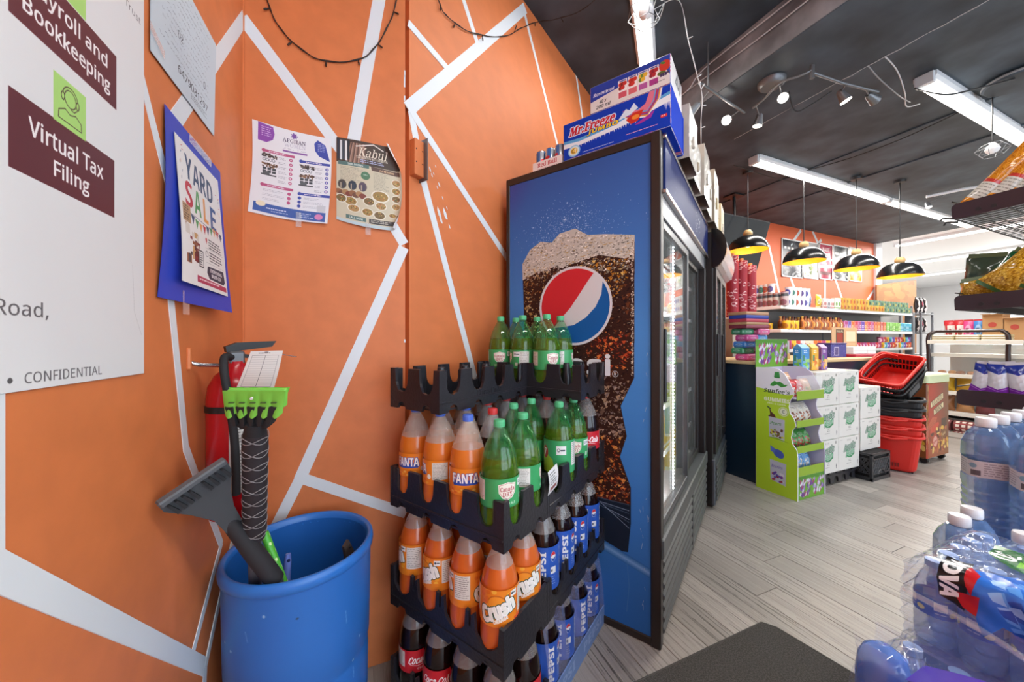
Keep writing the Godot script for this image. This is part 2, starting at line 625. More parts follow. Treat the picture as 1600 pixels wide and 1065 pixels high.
func make_materials() -> void:
	T.fine = noise_tex(0.04, 256, 5)
	T.soft = noise_tex(0.012, 256, 4, 0.94, 1.0)
	T.mottle = noise_tex(0.02, 256, 5, 0.55, 1.0, 9)
	var wallo := {"uv1_triplanar": true, "uv1_world_triplanar": true, "uv1_scale": Vector3(2.5, 2.5, 2.5), "heightmap_enabled": true, "heightmap_texture": T.fine, "heightmap_scale": 0.01, "albedo_texture": T.soft}
	M.orange = mat(hexc("dc7c46"), 0.55, 0, wallo)
	M.orange_far = mat(hexc("e26b40"), 0.5)
	M.stripe = mat(hexc("dde2e6"), 0.5)
	M.stripe_edge = mat(hexc("c9ccd0"), 0.6)
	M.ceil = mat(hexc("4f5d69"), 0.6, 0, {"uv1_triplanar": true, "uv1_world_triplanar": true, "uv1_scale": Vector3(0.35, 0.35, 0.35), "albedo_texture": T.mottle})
	M.beam = mat(hexc("a2a5aa"), 0.6, 0, {"uv1_triplanar": true, "uv1_world_triplanar": true, "uv1_scale": Vector3(0.5, 0.5, 0.5), "albedo_texture": T.mottle})  # paler than the ceiling, for the lamp light on the beam side
	M.white_wall = mat(hexc("e9ebee"), 0.6)
	M.white = mat(hexc("ececec"), 0.45)
	M.white_metal = mat(hexc("e4e6e8"), 0.35)
	M.lamp = mat(Color.WHITE, 0.5, 0, {"emission_enabled": true, "emission": Color(1, 0.99, 0.97), "emission_energy_multiplier": 3.0})
	M.black = mat(hexc("1b1b1d"), 0.45)
	M.black_gloss = mat(hexc("131416"), 0.18)
	M.rubber = mat(hexc("232326"), 0.75)
	M.crate = mat(hexc("26262c"), 0.3, 0, {"uv1_triplanar": true, "uv1_scale": Vector3(6, 6, 6), "heightmap_enabled": true, "heightmap_texture": T.fine, "heightmap_scale": 0.05})
	M.crate_brown = mat(hexc("34201f"), 0.38)
	M.cable = mat(hexc("2a1d18"), 0.6)
	M.cable_gray = mat(hexc("8d8e90"), 0.5)
	M.wire_white = mat(hexc("c9cacc"), 0.4)
	M.chrome = mat(hexc("c8c9cc"), 0.22, 0.9)
	M.steel = mat(hexc("77797c"), 0.4, 0.6)
	M.glass = mat(Color(0.9, 0.96, 0.95, 0.06), 0.03)
	M.clear = mat(Color(0.92, 0.93, 0.94, 0.16), 0.05)
	M.wrap = mat(Color(0.80, 0.87, 0.98, 0.08), 0.04, 0, {"metallic_specular": 0.7})
	M.paper = mat(hexc("e6e6e6"), 0.6)
	M.card = mat(hexc("b58a5c"), 0.75)
	M.wood = mat(hexc("c9a26a"), 0.5)
	M.floor_base = mat(hexc("6d675f"), 0.6)

func tube_light(at: Vector3, length: float, turn: float, power: float, label: String) -> void:
	var t := thing("ceiling_tube_light", label, "light", at, turn, "ceiling tube lights")
	var h := 0.05
	var body := MB.new().prism(PackedVector2Array([Vector2(-0.06, 0), Vector2(-0.06, -0.03), Vector2(-0.045, -h), Vector2(0.045, -h), Vector2(0.06, -0.03), Vector2(0.06, 0)]), -length / 2, length / 2)
	var b := put("housing", body, M.white_metal, t)
	b.rotation.y = PI / 2
	var d := MB.new()
	d.box(Vector3(-length / 2 + 0.02, -h - 0.028, -0.042), Vector3(length / 2 - 0.02, -h - 0.001, 0.042), 0.01)
	put("tube_diffuser", d, M.lamp, t)
	for s in [-1, 1]:
		put("end_cap", MB.new().box(Vector3(s * length / 2 - 0.018, -h - 0.03, -0.05), Vector3(s * length / 2 + 0.018, -0.0, 0.05), 0.004), M.white_metal, t)
	var l := AreaLight3D.new()
	l.name = "tube_glow"
	l.area_size = Vector2(length, 0.09)
	l.light_energy = power
	l.light_color = Color(1.0, 0.985, 0.96)
	l.area_range = 30.0
	l.area_attenuation = 2.0
	l.shadow_enabled = true
	l.position = Vector3(0, -h - 0.035, 0)
	l.rotation.x = -PI / 2
	t.add_child(l)

# ---------------------------------------------------------------- room
var stripe_lift := 0.0

func wall_stripe(parent: Node, a: Vector2, b: Vector2, w: float, m: Material) -> void:
	# a painted band on a wall whose own x runs along it and y up, its face at z = 0
	var d := (b - a).normalized()
	var o := d.orthogonal() * w / 2.0
	var poly := PackedVector2Array([a + o - d * w * 0.2, b + o + d * w * 0.2, b - o + d * w * 0.2, a - o - d * w * 0.2])
	stripe_lift = fposmod(stripe_lift + 0.0002, 0.0018)
	put("paint_stripe", MB.new().prism(poly, 0.0, 0.0006 + stripe_lift), m, parent)

func build_shell() -> void:
	# floor
	var fl := struct("floor", MB.new().box(Vector3(-0.6, -0.1, -6.4), Vector3(19.2, -0.008, 2.8)), M.floor_base, "grey wood-look plank floor running through the shop", "floor")
	var kinds := []
	for i in 5:
		var p := Pen.new(96, 640, hexc(["a29c96", "958f89", "aea7a0", "9c9690", "a7a09a"][i]), 1.0)
		var r := RandomNumberGenerator.new()
		r.seed = 50 + i
		for k in 90:
			var x := r.randf() * 96
			var y := r.randf() * 640
			var l := r.randf_range(60, 330)
			var dark := r.randf_range(-0.10, 0.07)
			if r.randf() < 0.12:
				dark = -0.3
			var c := hexc("9e9891")
			c = c.lightened(dark) if dark > 0 else c.darkened(-dark * 1.6)
			c = c.lerp(hexc("7d6f60"), 0.15 if dark < -0.1 else 0.0)
			var pts := []
			var wd := r.randf_range(0.8, 3.6)
			var bend := r.randf_range(-5, 5)
			for s in 9:
				pts.append(Vector2(x + bend * sin(s * 0.6), y + l * s / 8.0))
			for s in 8:
				p.line(pts[s], pts[s + 1], wd * sin(PI * (s + 0.7) / 9.0) + 0.5, c)
		var im := p.img
		im.resize(48, 320, Image.INTERPOLATE_BILINEAR)
		im.resize(192, 640, Image.INTERPOLATE_CUBIC)
		# fine grain over the soft figure
		for k in 900:
			var x := r.randi() % 192
			var y := r.randi() % 600
			var c := im.get_pixel(x, y)
			im.fill_rect(Rect2i(x, y, 1, 12 + r.randi() % 40), c.darkened(0.07) if k % 2 else c.lightened(0.06))
		kinds.append(printed(ImageTexture.create_from_image(im), 0.36, {"heightmap_enabled": true, "heightmap_texture": ImageTexture.create_from_image(im), "heightmap_scale": 0.06}))
	M.planks = kinds
	var pw := 0.152
	var plank_mesh := MB.new().box(Vector3(-pw / 2 + 0.0009, -0.008, -0.61), Vector3(pw / 2 - 0.0009, 0.0, 0.61), 0.0014).mesh()
	for i in 44:
		var x := 0.1 + i * pw
		var off := fposmod(i * 0.437, 1.0) * 1.22
		for j in 4:
			var z := -3.9 + off + j * 1.222
			if z < -3.9 or z > 0.5:
				continue
			if x < 1.6 and z < -2.9 or x > 5.6 and z > -0.9:
				continue
			var pk := put_mesh("plank", plank_mesh, kinds[(i * 7 + j * 3 + (i * i) % 5) % 5], fl)
			pk.position = Vector3(x, 0, z)
			if (i + j) % 2:
				pk.rotation.y = PI
	# beyond where planks can be told apart: the same boards as one run of grain
	put("far_boards", MB.new().box(Vector3(6.8, -0.008, -6.3), Vector3(19, -0.001, 2.6)), mat(hexc("a09a93"), 0.36), fl)
	put("near_boards", MB.new().box(Vector3(-0.4, -0.0085, -1.4), Vector3(6.8, -0.0035, 2.6)), mat(hexc("a09a93"), 0.4), fl)
	# orange walls: left, back, the long side wall behind the coolers, and the far one
	var wl := struct("wall_left", MB.new().box(Vector3(-3.0, 0, -0.15), Vector3(1.393 + 0.15, 3.2, 0)), M.orange, "orange wall with white stripes at the left, behind the white poster", "wall")
	wl.rotation.y = PI / 2
	wl.position = Vector3(-0.37, 0, 0)
	# own x is -z of the room
	for s in [[-1.394, 2.25, -0.95, 1.66, 0.042], [-0.80, 1.72, -0.95, 1.47, 0.022], [-0.93, 1.30, -0.998, 0.962, 0.024], [-0.998, 0.962, -1.203, 0.639, 0.024], [-1.203, 0.639, -1.02, 0.47, 0.02],
			[-0.52, 1.0, -1.10, 0.388, 0.036], [-0.556, 2.0, -0.556, 0.95, 0.034], [-1.10, 0.392, -1.385, 0.71, 0.02], [-1.10, 0.392, -1.06, 0.0, 0.024]]:
		wall_stripe(wl, Vector2(-s[0], s[1]), Vector2(-s[2], s[3]), s[4], M.stripe)
	put("corner_seam", MB.new().box(Vector3(1.388, 0, 0), Vector3(1.393, 3.15, 0.004)), M.orange, wl)
	var wb := struct("wall_back", MB.new().box(Vector3(-0.37, 0, -0.15), Vector3(0.138, 3.2, 0)), M.orange, "narrow orange wall section with two flyers taped on it", "wall")
	wb.position = Vector3(0, 0, -1.393)
	for s in [[-0.37, 2.249, -0.085, 1.885, 0.038], [0.09, 2.75, -0.045, 1.90, 0.042], [0.09, 1.64, 0.130, 1.575, 0.036], [0.130, 1.55, -0.207, 0.732, 0.038], [-0.207, 0.732, -0.33, 0.47, 0.034], [-0.207, 0.73, 0.135, 0.545, 0.036]]:
		wall_stripe(wb, Vector2(s[0], s[1]), Vector2(s[2], s[3]), s[4], M.stripe)
	for ch in [[0.1365, 2.19, 0.022], [0.1372, 2.22, 0.012], [0.1368, 2.125, 0.01], [0.1372, 1.2, 0.006], [0.1372, 0.98, 0.008]]:
		put("paint_chip", MB.new().box(Vector3(ch[0] - 0.0035, ch[1] - ch[2], -0.0005), Vector3(ch[0] + 0.002, ch[1] + ch[2], 0.0008)), M.stripe, wb)
	var wc := struct("wall_side", MB.new().box(Vector3(-0.574, 0, -0.2), Vector3(3.75, 3.2, 0)), M.orange, "long orange wall with white stripes behind the coolers", "wall")
	wc.position = fp(0, 0.79)
	wc.rotation.y = TURN
	for s in [[-0.575, 2.10, 0.235, 3.11, 0.05], [-0.574, 2.425, -0.345, 2.375, 0.03], [-0.30, 2.80, -0.165, 2.615, 0.03], [0.225, 3.10, 0.70, 2.42, 0.026], [0.93, 3.15, 1.08, 2.80, 0.026],
			[-0.565, 2.085, -0.54, 1.99, 0.03], [-0.505, 1.845, -0.19, 1.02, 0.032], [-0.55, 2.085, 0.16, 1.575, 0.034], [-0.19, 1.02, -0.1, 0.5, 0.03]]:
		wall_stripe(wc, Vector2(s[0], s[1]), Vector2(s[2], s[3]), s[4], M.stripe)
	for i in 13:
		var c := Vector2([-0.49, -0.47, -0.46, -0.44, -0.42, -0.45, -0.40, -0.42, -0.385, -0.36, -0.375, -0.41, -0.43][i], [1.93, 1.905, 1.885, 1.93, 1.86, 1.895, 1.81, 1.74, 1.745, 1.70, 1.775, 1.715, 1.845][i])
		var l: float = [0.010, 0.012, 0.010, 0.006, 0.012, 0.007, 0.009, 0.028, 0.03, 0.012, 0.008, 0.022, 0.008][i]
		var pts := PackedVector2Array()
		for k in 6:
			pts.append(c + Vector2(l * 0.28 * cos(k * 1.047), l * sin(k * 1.047 + 0.2) * (0.7 + 0.3 * (k % 2))).rotated(0.5))
		put("paint_chip", MB.new().prism(pts, 0, 0.0009), M.stripe, wc)
	var wr := struct("wall_far", MB.new().box(Vector3(3.4, 0, -0.2), Vector3(9.28, 3.2, 0)), M.orange_far, "bright orange wall with white stripes at the far end, above the shelves", "wall")
	wr.position = Vector3(0, 0, -3.66)
	for s in [[6.05, 2.75, 6.45, 1.6, 0.05], [5.35, 1.95, 5.55, 1.9, 0.04], [5.5, 2.03, 5.5, 1.4, 0.05], [5.5, 1.9, 6.6, 1.9, 0.05], [7.25, 3.12, 7.6, 2.7, 0.05], [7.3, 2.85, 7.5, 3.0, 0.05], [7.62, 2.4, 7.62, 1.6, 0.05], [7.9, 2.4, 8.55, 1.4, 0.05], [8.45, 1.5, 9.28, 2.2, 0.05], [6.6, 2.3, 6.9, 1.8, 0.05], [6.9, 3.1, 6.6, 2.8, 0.05]]:
		wall_stripe(wr, Vector2(s[0], s[1]), Vector2(s[2], s[3]), s[4], M.stripe)
	struct("trim_1", MB.new().box(Vector3(9.28, 0, -3.95), Vector3(9.5, 3.2, -3.62), 0.005), M.white_wall, "white corner column at the orange wall's end", "column")
	struct("wall_return", MB.new().box(Vector3(9.3, 0, -6.4), Vector3(9.5, 3.2, -3.9)), M.white_wall, "white wall turning back from the corner column", "wall")
	struct("wall_white", MB.new().box(Vector3(9.3, 0, -6.4), Vector3(19.2, 3.2, -6.2)), M.white_wall, "plain white wall at the back of the far room", "wall")
	struct("wall_end", MB.new().box(Vector3(19.0, 0, -6.4), Vector3(19.2, 3.2, 2.8)), M.white_wall, "white end wall of the far room", "wall")
	struct("trim_2", MB.new().box(Vector3(13.2, 0, -3.2), Vector3(13.7, 3.15, -2.2), 0.005), M.white_wall, "white square pillar behind the cardboard boxes", "column")
	# unseen shop front behind the camera, two panes placed to let in daylight
	var sf := MB.new()
	for b in [[-3.0, 0.0, 19.2, 0.3], [-3.0, 2.7, 19.2, 3.2], [-3.0, 0.3, -0.2, 2.7], [2.6, 0.3, 3.2, 2.7], [6.0, 0.3, 19.2, 2.7]]:
		sf.box(Vector3(b[0], b[1], 2.6), Vector3(b[2], b[3], 2.8))
	struct("wall_front", sf, M.white_wall, "unseen shop front wall with two wide windows for daylight", "wall")
	for i in 2:
		var x0: float = [-0.2, 3.2][i]
		var w := struct("unseen_window_%d" % (i + 1), MB.new().box(Vector3(x0, 0.3, 2.68), Vector3(x0 + 2.8, 0.36, 2.74)).box(Vector3(x0, 2.64, 2.68), Vector3(x0 + 2.8, 2.7, 2.74)).box(Vector3(x0, 0.36, 2.68), Vector3(x0 + 0.06, 2.64, 2.74)).box(Vector3(x0 + 2.74, 0.36, 2.68), Vector3(x0 + 2.8, 2.64, 2.74)).box(Vector3(x0 + 1.37, 0.36, 2.68), Vector3(x0 + 1.43, 2.64, 2.74)), M.steel, "unseen shop front glazing for daylight, the %s" % ["one nearer the orange corner", "one farther along the aisle"][i], "unseen_window")
		for k in 2:
			put("pane", MB.new().box(Vector3(x0 + 0.06 + k * 1.37, 0.36, 2.705), Vector3(x0 + 1.37 + k * 1.37, 2.64, 2.711)), M.glass, w)
	# ceiling: dark with a beam, then white
	var ce := struct("ceiling", MB.new().box(Vector3(-3.0, 3.15, -4.2), Vector3(9.35, 3.3, 2.8)), M.ceil, "dark grey ceiling over the coolers and pendants", "ceiling")
	put("ceiling_panel", MB.new().box(Vector3(4.63, 3.138, -3.66), Vector3(9.34, 3.151, 2.6), 0.003), M.ceil, ce)
	put("ceiling_panel", MB.new().box(Vector3(5.42, 3.124, -3.66), Vector3(9.335, 3.139, 2.6), 0.003), M.ceil, ce)
	struct("ceiling_white", MB.new().box(Vector3(9.35, 3.15, -6.4), Vector3(19.2, 3.3, 2.8)), M.white_wall, "white ceiling of the far room", "ceiling")
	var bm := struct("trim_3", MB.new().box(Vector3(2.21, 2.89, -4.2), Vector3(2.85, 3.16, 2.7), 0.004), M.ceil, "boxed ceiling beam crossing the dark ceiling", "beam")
	put("lit_beam_side", MB.new().box(Vector3(2.206, 2.893, -4.1), Vector3(2.2105, 3.149, 2.6)), M.beam, bm)  # lamp light on this side is put into its paler colour
	var edge := []
	for i in 40:
		edge.append(Vector3(2.852 + 0.004 * rng.randf_range(-1, 1), 2.892 + 0.004 * rng.randf_range(-1, 1), -2.0 + i * 0.055))
	put("chipped_edge", MB.new().tube(edge, 0.0022, 5), M.wire_white, bm)
	struct("wall_outer", MB.new().box(Vector3(-3.2, 0, 2.5), Vector3(-0.5, 3.3, 2.8)), M.white_wall, "outer corner wall behind the camera at the shop front", "wall")

# ---------------------------------------------------------------- papers on the walls
func script_lines(p: Pen, x: float, y: float, w: float, c: Color, amp: float, sd: int, rot := 0.0) -> void:
	# a line of handwriting
	var r := RandomNumberGenerator.new()
	r.seed = sd
	var at := 0.0
	var pts := []
	while at < w:
		if r.randf() < 0.16:
			if pts.size() > 1:
				p.curve(pts, 1.1, c)
			pts = []
			at += amp * 1.2
		pts.append(Vector2(x, y) + Vector2(at, r.randf_range(-amp, amp)).rotated(rot))
		at += r.randf_range(0.3, 0.9) * amp
	if pts.size() > 1:
		p.curve(pts, 1.1, c)

func flat_sheet(w: float, h: float, f: Callable, nu := 12, nv := 16) -> MB:
	# a sheet hung from its top left at the origin; f(u, v) gives (shift right, shift up, lift off the wall)
	return MB.new().grid(nu, nv, func(u: float, v: float): return Vector3(u * w, -v * h, 0) + f.call(u, v), 0.0006)

func build_wall_prints() -> void:
	# big white poster
	var p := Pen.new(1100, 1362, hexc("dfe0e1"))
	var X := func(x: float) -> float: return (x - 0.1) * 1500.0
	var Y := func(y: float) -> float: return (2.05 - y) * 1500.0
	var maroon := hexc("592531")
	for s in [[0.575, 0.758, 1.567, 1.652], [0.575, 0.753, 1.394, 1.484]]:
		p.rect(X.call(s[0]), Y.call(s[3]), (s[1] - s[0]) * 1500, (s[3] - s[2]) * 1500, maroon)
	var lime := hexc("a9d977")
	p.rect(X.call(0.636), Y.call(1.716), 84, 94, lime)
	p.rect(X.call(0.636), Y.call(1.545), 84, 94, lime)
	var ink := hexc("4a3b30")
	# headset figure on the lower tile
	var c0 := Vector2(X.call(0.664), Y.call(1.514))
	var pts := []
	for i in 25:
		pts.append(c0 + Vector2(0, -14) + Vector2(15 * cos(TAU * i / 24), 17 * sin(TAU * i / 24)))
	p.curve(pts, 2.0, ink)
	pts = []
	for i in 13:
		pts.append(c0 + Vector2(0, -14) + Vector2(20 * cos(PI + PI * i / 12), 23 * sin(PI + PI * i / 12)))
	p.curve(pts, 2.0, ink)
	for s in [-1, 1]:
		p.ell(c0.x + s * 19, c0.y - 12, 5, 9, ink)
		p.ell(c0.x + s * 19, c0.y - 12, 3, 6.5, lime)
	p.curve([c0 + Vector2(-30, 36), c0 + Vector2(-29, 20), c0 + Vector2(-14, 11), c0 + Vector2(0, 17), c0 + Vector2(14, 11), c0 + Vector2(29, 20), c0 + Vector2(30, 36), c0 + Vector2(-30, 36)], 2.0, ink)
	p.curve([c0 + Vector2(18, -2), c0 + Vector2(10, 6), c0 + Vector2(2, 5)], 1.8, ink)
	# ledger on the upper tile
	var c1 := Vector2(X.call(0.664), Y.call(1.69))
	for k in 3:
		p.curve([c1 + Vector2(-26, 8 + k * 7), c1 + Vector2(0, 16 + k * 7), c1 + Vector2(26, 8 + k * 7)], 1.8, ink)
	p.curve([c1 + Vector2(-26, -22), c1 + Vector2(-26, 14), c1 + Vector2(0, 20), c1 + Vector2(26, 14), c1 + Vector2(26, -22), c1 + Vector2(-26, -22)], 2.0, ink)
	for k in 3:
		p.line(c1 + Vector2(-18, -14 + k * 8), c1 + Vector2(18, -14 + k * 8), 1.6, ink)
	var w := hexc("f1eeee")
	p.text("Payroll and", X.call(0.668), Y.call(1.626), 40, w, {"width": 205, "bold": false, "grow": 0.8})
	p.text("Bookkeeping", X.call(0.668), Y.call(1.592), 40, w, {"width": 225, "bold": false, "grow": 0.8})
	p.text("Virtual Tax", X.call(0.664), Y.call(1.455), 34, w, {"width": 190, "bold": false, "grow": 0.8})
	p.text("Filing", X.call(0.668), Y.call(1.418), 40, w, {"width": 92, "bold": false, "grow": 0.8})
	p.text("In Trust", X.call(0.79), Y.call(1.762), 17, hexc("6a6a6c"), {"width": 98, "bold": false})
	p.text("Road,", X.call(0.594), Y.call(1.236), 32, hexc("55565a"), {"width": 104, "bold": false})
	p.text("CONFIDENTIAL", X.call(0.66), Y.call(1.156), 19, hexc("55565a"), {"width": 194, "bold": false})
	p.ell(X.call(0.577), Y.call(1.155), 5, 5, hexc("55565a"))
	p.curve([Vector2(X.call(0.80), Y.call(1.33)), Vector2(X.call(0.805), Y.call(1.25)), Vector2(X.call(0.826), Y.call(1.21))], 1.2, hexc("b9babc"))
	var po := thing("wall_poster", "big white poster with maroon and green service signs at the left", "poster", Vector3(-0.37, 2.05, -0.1), PI / 2)
	put("poster_board", MB.new().box(Vector3(0, -0.908, 0.0012), Vector3(0.733, 0, 0.0032), 0.0006, {}), printed(p.tex(), 0.42), po)
	# grey handwritten notice
	p = Pen.new(600, 480, hexc("c6d2da"))
	for i in 13:
		script_lines(p, 40 + rng.randf() * 60, 30 + i * 27, 430, hexc("4a5560"), 5.0, 20 + i, 0.02)
	p.text("02", 230, 250, 34, hexc("3e4650"), {"bold": false})
	p.text("0", 470, 300, 34, hexc("3e4650"), {"bold": false})
	p.text("6479081297", 360, 395, 34, hexc("2e343c"), {"bold": false, "width": 300})
	p.words(330, 425, 220, 3, 9, hexc("7c8890"))
	var g := thing("handwritten_notice", "grey sheet covered in handwriting beside the white poster", "notice", Vector3(-0.37, 1.975, -0.852), PI / 2)
	put("sheet", flat_sheet(0.294, 0.24, func(u: float, v: float): return Vector3(0, 0, 0.0035 + 0.004 * u * (1.0 - v))), printed(p.tex(), 0.5), g)
	put("tape", MB.new().grid(2, 2, func(u: float, v: float): return Vector3(-0.008 + u * 0.05, -0.19 - v * 0.016 - u * 0.02, 0.007), 0.0004), M.clear, g)
	# blue backing sheet with the sale flyer
	var lift := func(u: float, v: float) -> float: return 0.004 + 0.034 * u * v * v + 0.006 * sin(v * PI)
	var bl := thing("blue_backing_sheet", "bright blue sheet curling off the left wall, behind the sale flyer", "paper", Vector3(-0.37, 1.667, -0.9), PI / 2)
	put("sheet", flat_sheet(0.285, 0.383, func(u: float, v: float): return Vector3(-0.025 * v, -0.008 * u, lift.call(u, v))), mat(hexc("2f45b8"), 0.5), bl)
	put("tape", MB.new().grid(3, 1, func(u: float, v: float): return Vector3(0.10 + u * 0.12, -0.002 - v * 0.02 - u * 0.004, 0.0062), 0.0003), M.clear, bl)
	put("tape", MB.new().grid(3, 1, func(u: float, v: float): return Vector3(0.05 + u * 0.03, -0.36 - v * 0.05, lift.call(0.25, 0.95) + 0.001), 0.0003), M.clear, bl)
	p = Pen.new(454, 610, hexc("e6e4e2"))
	var navy := hexc("2c4668")
	var cols := [hexc("c03a48"), hexc("4f9a58"), hexc("e39a52"), hexc("3a5f94")]
	for i in 4:
		p.text("YARD"[i], 105 + i * 74, 98 + i * 5, 104, navy, {"width": 66, "rot": 0.06})
	for i in 4:
		p.text("SALE"[i], 90 + i * 84, 218 + i * 8, 112, cols[i], {"width": 66 if i != 2 else 52, "rot": 0.06})
	for i in 9:
		var a := Vector2(95 + i * 38, 300 + 12 * sin(i * 0.7))
		p.poly([a, a + Vector2(34, 4), a + Vector2(17, 42)], [navy, cols[1], cols[2], cols[0]][i % 4])
	p.line(Vector2(90, 298), Vector2(440, 310), 2.5, navy)
	p.rect(22, 270, 70, 78, hexc("b3936f"))
	p.words(28, 278, 55, 6, 11, hexc("5c4634"))
	for i in 26:
		p.rect(30 + rng.randf() * 110, 350 + rng.randf() * 150, 14 + rng.randf() * 34, 12 + rng.randf() * 34, [hexc("7e2c35"), hexc("c9a06e"), hexc("41454d"), hexc("8d5a3f"), hexc("d6cfc6"), hexc("5a2830")][i % 6])
	p.rect(150, 440, 46, 78, hexc("3d4148"))
	p.rect(155, 446, 36, 66, hexc("e6e4e2"))
	p.words(159, 452, 28, 6, 10, hexc("3d4148"))
	p.ell(238, 372, 9, 9, cols[0])
	p.poly([Vector2(230, 376), Vector2(246, 376), Vector2(238, 394)], cols[0])
	p.words(262, 362, 150, 4, 13, hexc("4d4f55"), 0.5, 5)
	p.ell(236, 440, 15, 15, hexc("6a6c72"))
	p.ell(236, 440, 12, 12, hexc("e6e4e2"))
	p.line(Vector2(236, 440), Vector2(236, 431), 2, hexc("6a6c72"))
	p.words(262, 424, 150, 4, 13, hexc("4d4f55"), 0.5, 6)
	p.rect(225, 412, 200, 1.5, hexc("9a9aa0"))
	p.rect(225, 480, 200, 1.5, hexc("9a9aa0"))
	p.poly([Vector2(238, 498), Vector2(420, 490), Vector2(430, 545), Vector2(410, 560), Vector2(250, 556), Vector2(228, 530)], hexc("27374f"))
	p.text("EVERYTHING", 330, 513, 17, Color.WHITE, {"width": 130})
	p.text("MUST GO!", 330, 537, 17, Color.WHITE, {"width": 110})
	p.poly([Vector2(130, 560), Vector2(440, 568), Vector2(440, 592), Vector2(130, 590)], hexc("b53a5c"))
	p.words(150, 570, 270, 1, 14, hexc("efd6dc"))
	for i in 14:
		var a := Vector2([40, 52, 34, 48, 408, 420, 430, 424, 410, 36, 60, 436, 30, 428][i], [60, 40, 90, 130, 96, 80, 130, 160, 180, 160, 22, 200, 110, 110][i])
		p.line(a, a + Vector2(8, -12).rotated(i), 2.5, [navy, cols[0], cols[2]][i % 3])
	var fy := thing("sale_flyer", "white yard sale flyer with bunting, taped on the blue sheet", "flyer", Vector3(-0.37, 1.628, -0.927), PI / 2)
	put("sheet", flat_sheet(0.226, 0.305, func(u: float, v: float): return Vector3(-0.012 * v * v, -0.006 * u, lift.call(0.1 + u * 0.8, 0.1 + v * 0.82) + 0.0025 + 0.024 * (1.0 - u) * v * v * (1.2 - v * 0.6))), printed(p.tex(), 0.5), fy)
	# two flyers on the back wall
	p = Pen.new(480, 620, hexc("e2e2e6"))
	var pur := hexc("8a4aa8")
	var bl2 := hexc("3c4ba0")
	p.poly([Vector2(34, 0), Vector2(120, 12), Vector2(128, 60), Vector2(118, 100), Vector2(80, 128), Vector2(30, 124)], pur)
	p.poly([Vector2(370, 60), Vector2(392, 30), Vector2(440, 60), Vector2(470, 180), Vector2(400, 150), Vector2(374, 112)], bl2)
	p.words(52, 24, 60, 5, 14, hexc("d9b8e6"), 0.3, 4)
	p.words(392, 60, 46, 5, 12, hexc("b7c0e8"), 0.3, 5)
	for i in 7:
		p.ell(246 + 9 * cos(i * 0.9), 36 + 9 * sin(i * 0.9), 14, 5, hexc("75509c"), i * 0.9)
	p.text("AFGHAN", 246, 76, 27, hexc("5a4f66"), {"face": "Droid Serif", "width": 140})
	p.text("WOMEN", 250, 108, 27, hexc("b7b2c4"), {"face": "Droid Serif", "width": 130, "bold": false})
	script_lines(p, 180, 136, 140, hexc("4a3f66"), 6.0, 3)
	p.rect(176, 148, 150, 12, hexc("84559e"))
	var pink := hexc("b8567f")
	for s in [[54, 176, 180, pink], [278, 196, 180, bl2], [54, 408, 180, pink], [278, 424, 190, bl2]]:
		p.rect(s[0] + 14, s[1], s[2], 18, s[3])
		p.ell(s[0] + 10, s[1] + 9, 12, 12, s[3])
		p.words(s[0] + 40, s[1] + 6, s[2] - 50, 1, 8, hexc("e8dfe8"), 0.6)
	for b in 2:
		var x0: float = [52, 278][b]
		var y0: float = [198, 224][b]
		for i in 40:
			p.rect(x0 + rng.randf() * 84, y0 + rng.randf() * 22, 4 + rng.randf() * 10, 6 + rng.randf() * 8, [hexc("3f3638"), hexc("6a5a52"), hexc("2e2a30")][i % 3])
		for i in 4:
			p.ell(x0 + 16 + i * 18, y0 + 46, 10, 10, hexc("4b5560"))
			p.ell(x0 + 16 + i * 18, y0 + 46, 7, 7, hexc("e2e2e6"))
		for i in 30:
			p.rect(x0 + rng.randf() * 84, y0 + 66 + rng.randf() * 22, 6 + rng.randf() * 10, 6 + rng.randf() * 8, [hexc("6b4a35"), hexc("4a3830"), hexc("8a6a50")][i % 3])
		for i in 6:
			p.rect(x0 + 8 + (i % 3) * 28, y0 + 98 + (i / 3) * 20, 22, 16, hexc("44494e"))
		p.rect(x0, y0 + 144, 90, 9, hexc("4a4e52"))
		p.rect(x0 + 10, y0 + 126, 40, 20, hexc("5a5e62"))
		for i in 6:
			var yy := y0 + 12 + i * 32
			p.words(x0 + 100, yy, 52, 2, 10, hexc("9a98a4"), 0.3, i + b * 9)
			p.ell(x0 + 174, yy + 4, 11, 11, [pink, bl2][b])
			p.ell(x0 + 174, yy + 4, 5, 5, hexc("ead8e2"))
	for i in 3:
		p.words(70, 444 + i * 30, 140, 2, 9, hexc("a8a6b2"), 0.3, 40 + i)
		p.ell(226, 448 + i * 30, 11, 11, pink)
		p.ell(290, 462 + i * 28, 11, 11, bl2)
		p.words(316, 456 + i * 28, 130, 2, 9, hexc("a8a6b2"), 0.3, 50 + i)
	p.poly([Vector2(24, 540), Vector2(462, 548), Vector2(462, 612), Vector2(24, 600)], hexc("3f5fa6"))
	p.ell(66, 546, 28, 18, hexc("e6dcc0"))
	p.words(100, 566, 160, 1, 11, hexc("dfe6f4"), 0.6, 31)
	p.words(130, 584, 130, 1, 9, hexc("c6d2ea"))
	p.words(300, 566, 90, 3, 12, hexc("c6d2ea"), 0.4)
	p.ell(420, 580, 26, 20, hexc("d886b4"))
	p.rect(404, 500, 54, 44, hexc("c8c8cc"))
	var fa := thing("community_flyer", "white flyer with purple and blue corners, left of the dark menu", "flyer", Vector3(-0.345, 1.928, -1.393), 0.0)
	put("sheet", flat_sheet(0.232, 0.304, func(u: float, v: float): return Vector3(-0.012 * v + 0.006 * sin(v * PI), -0.014 * u - 0.006 * sin(u * PI), 0.003 + 0.012 * sin(v * PI) * u + 0.01 * u * u * v)), printed(p.tex(), 0.5), fa)
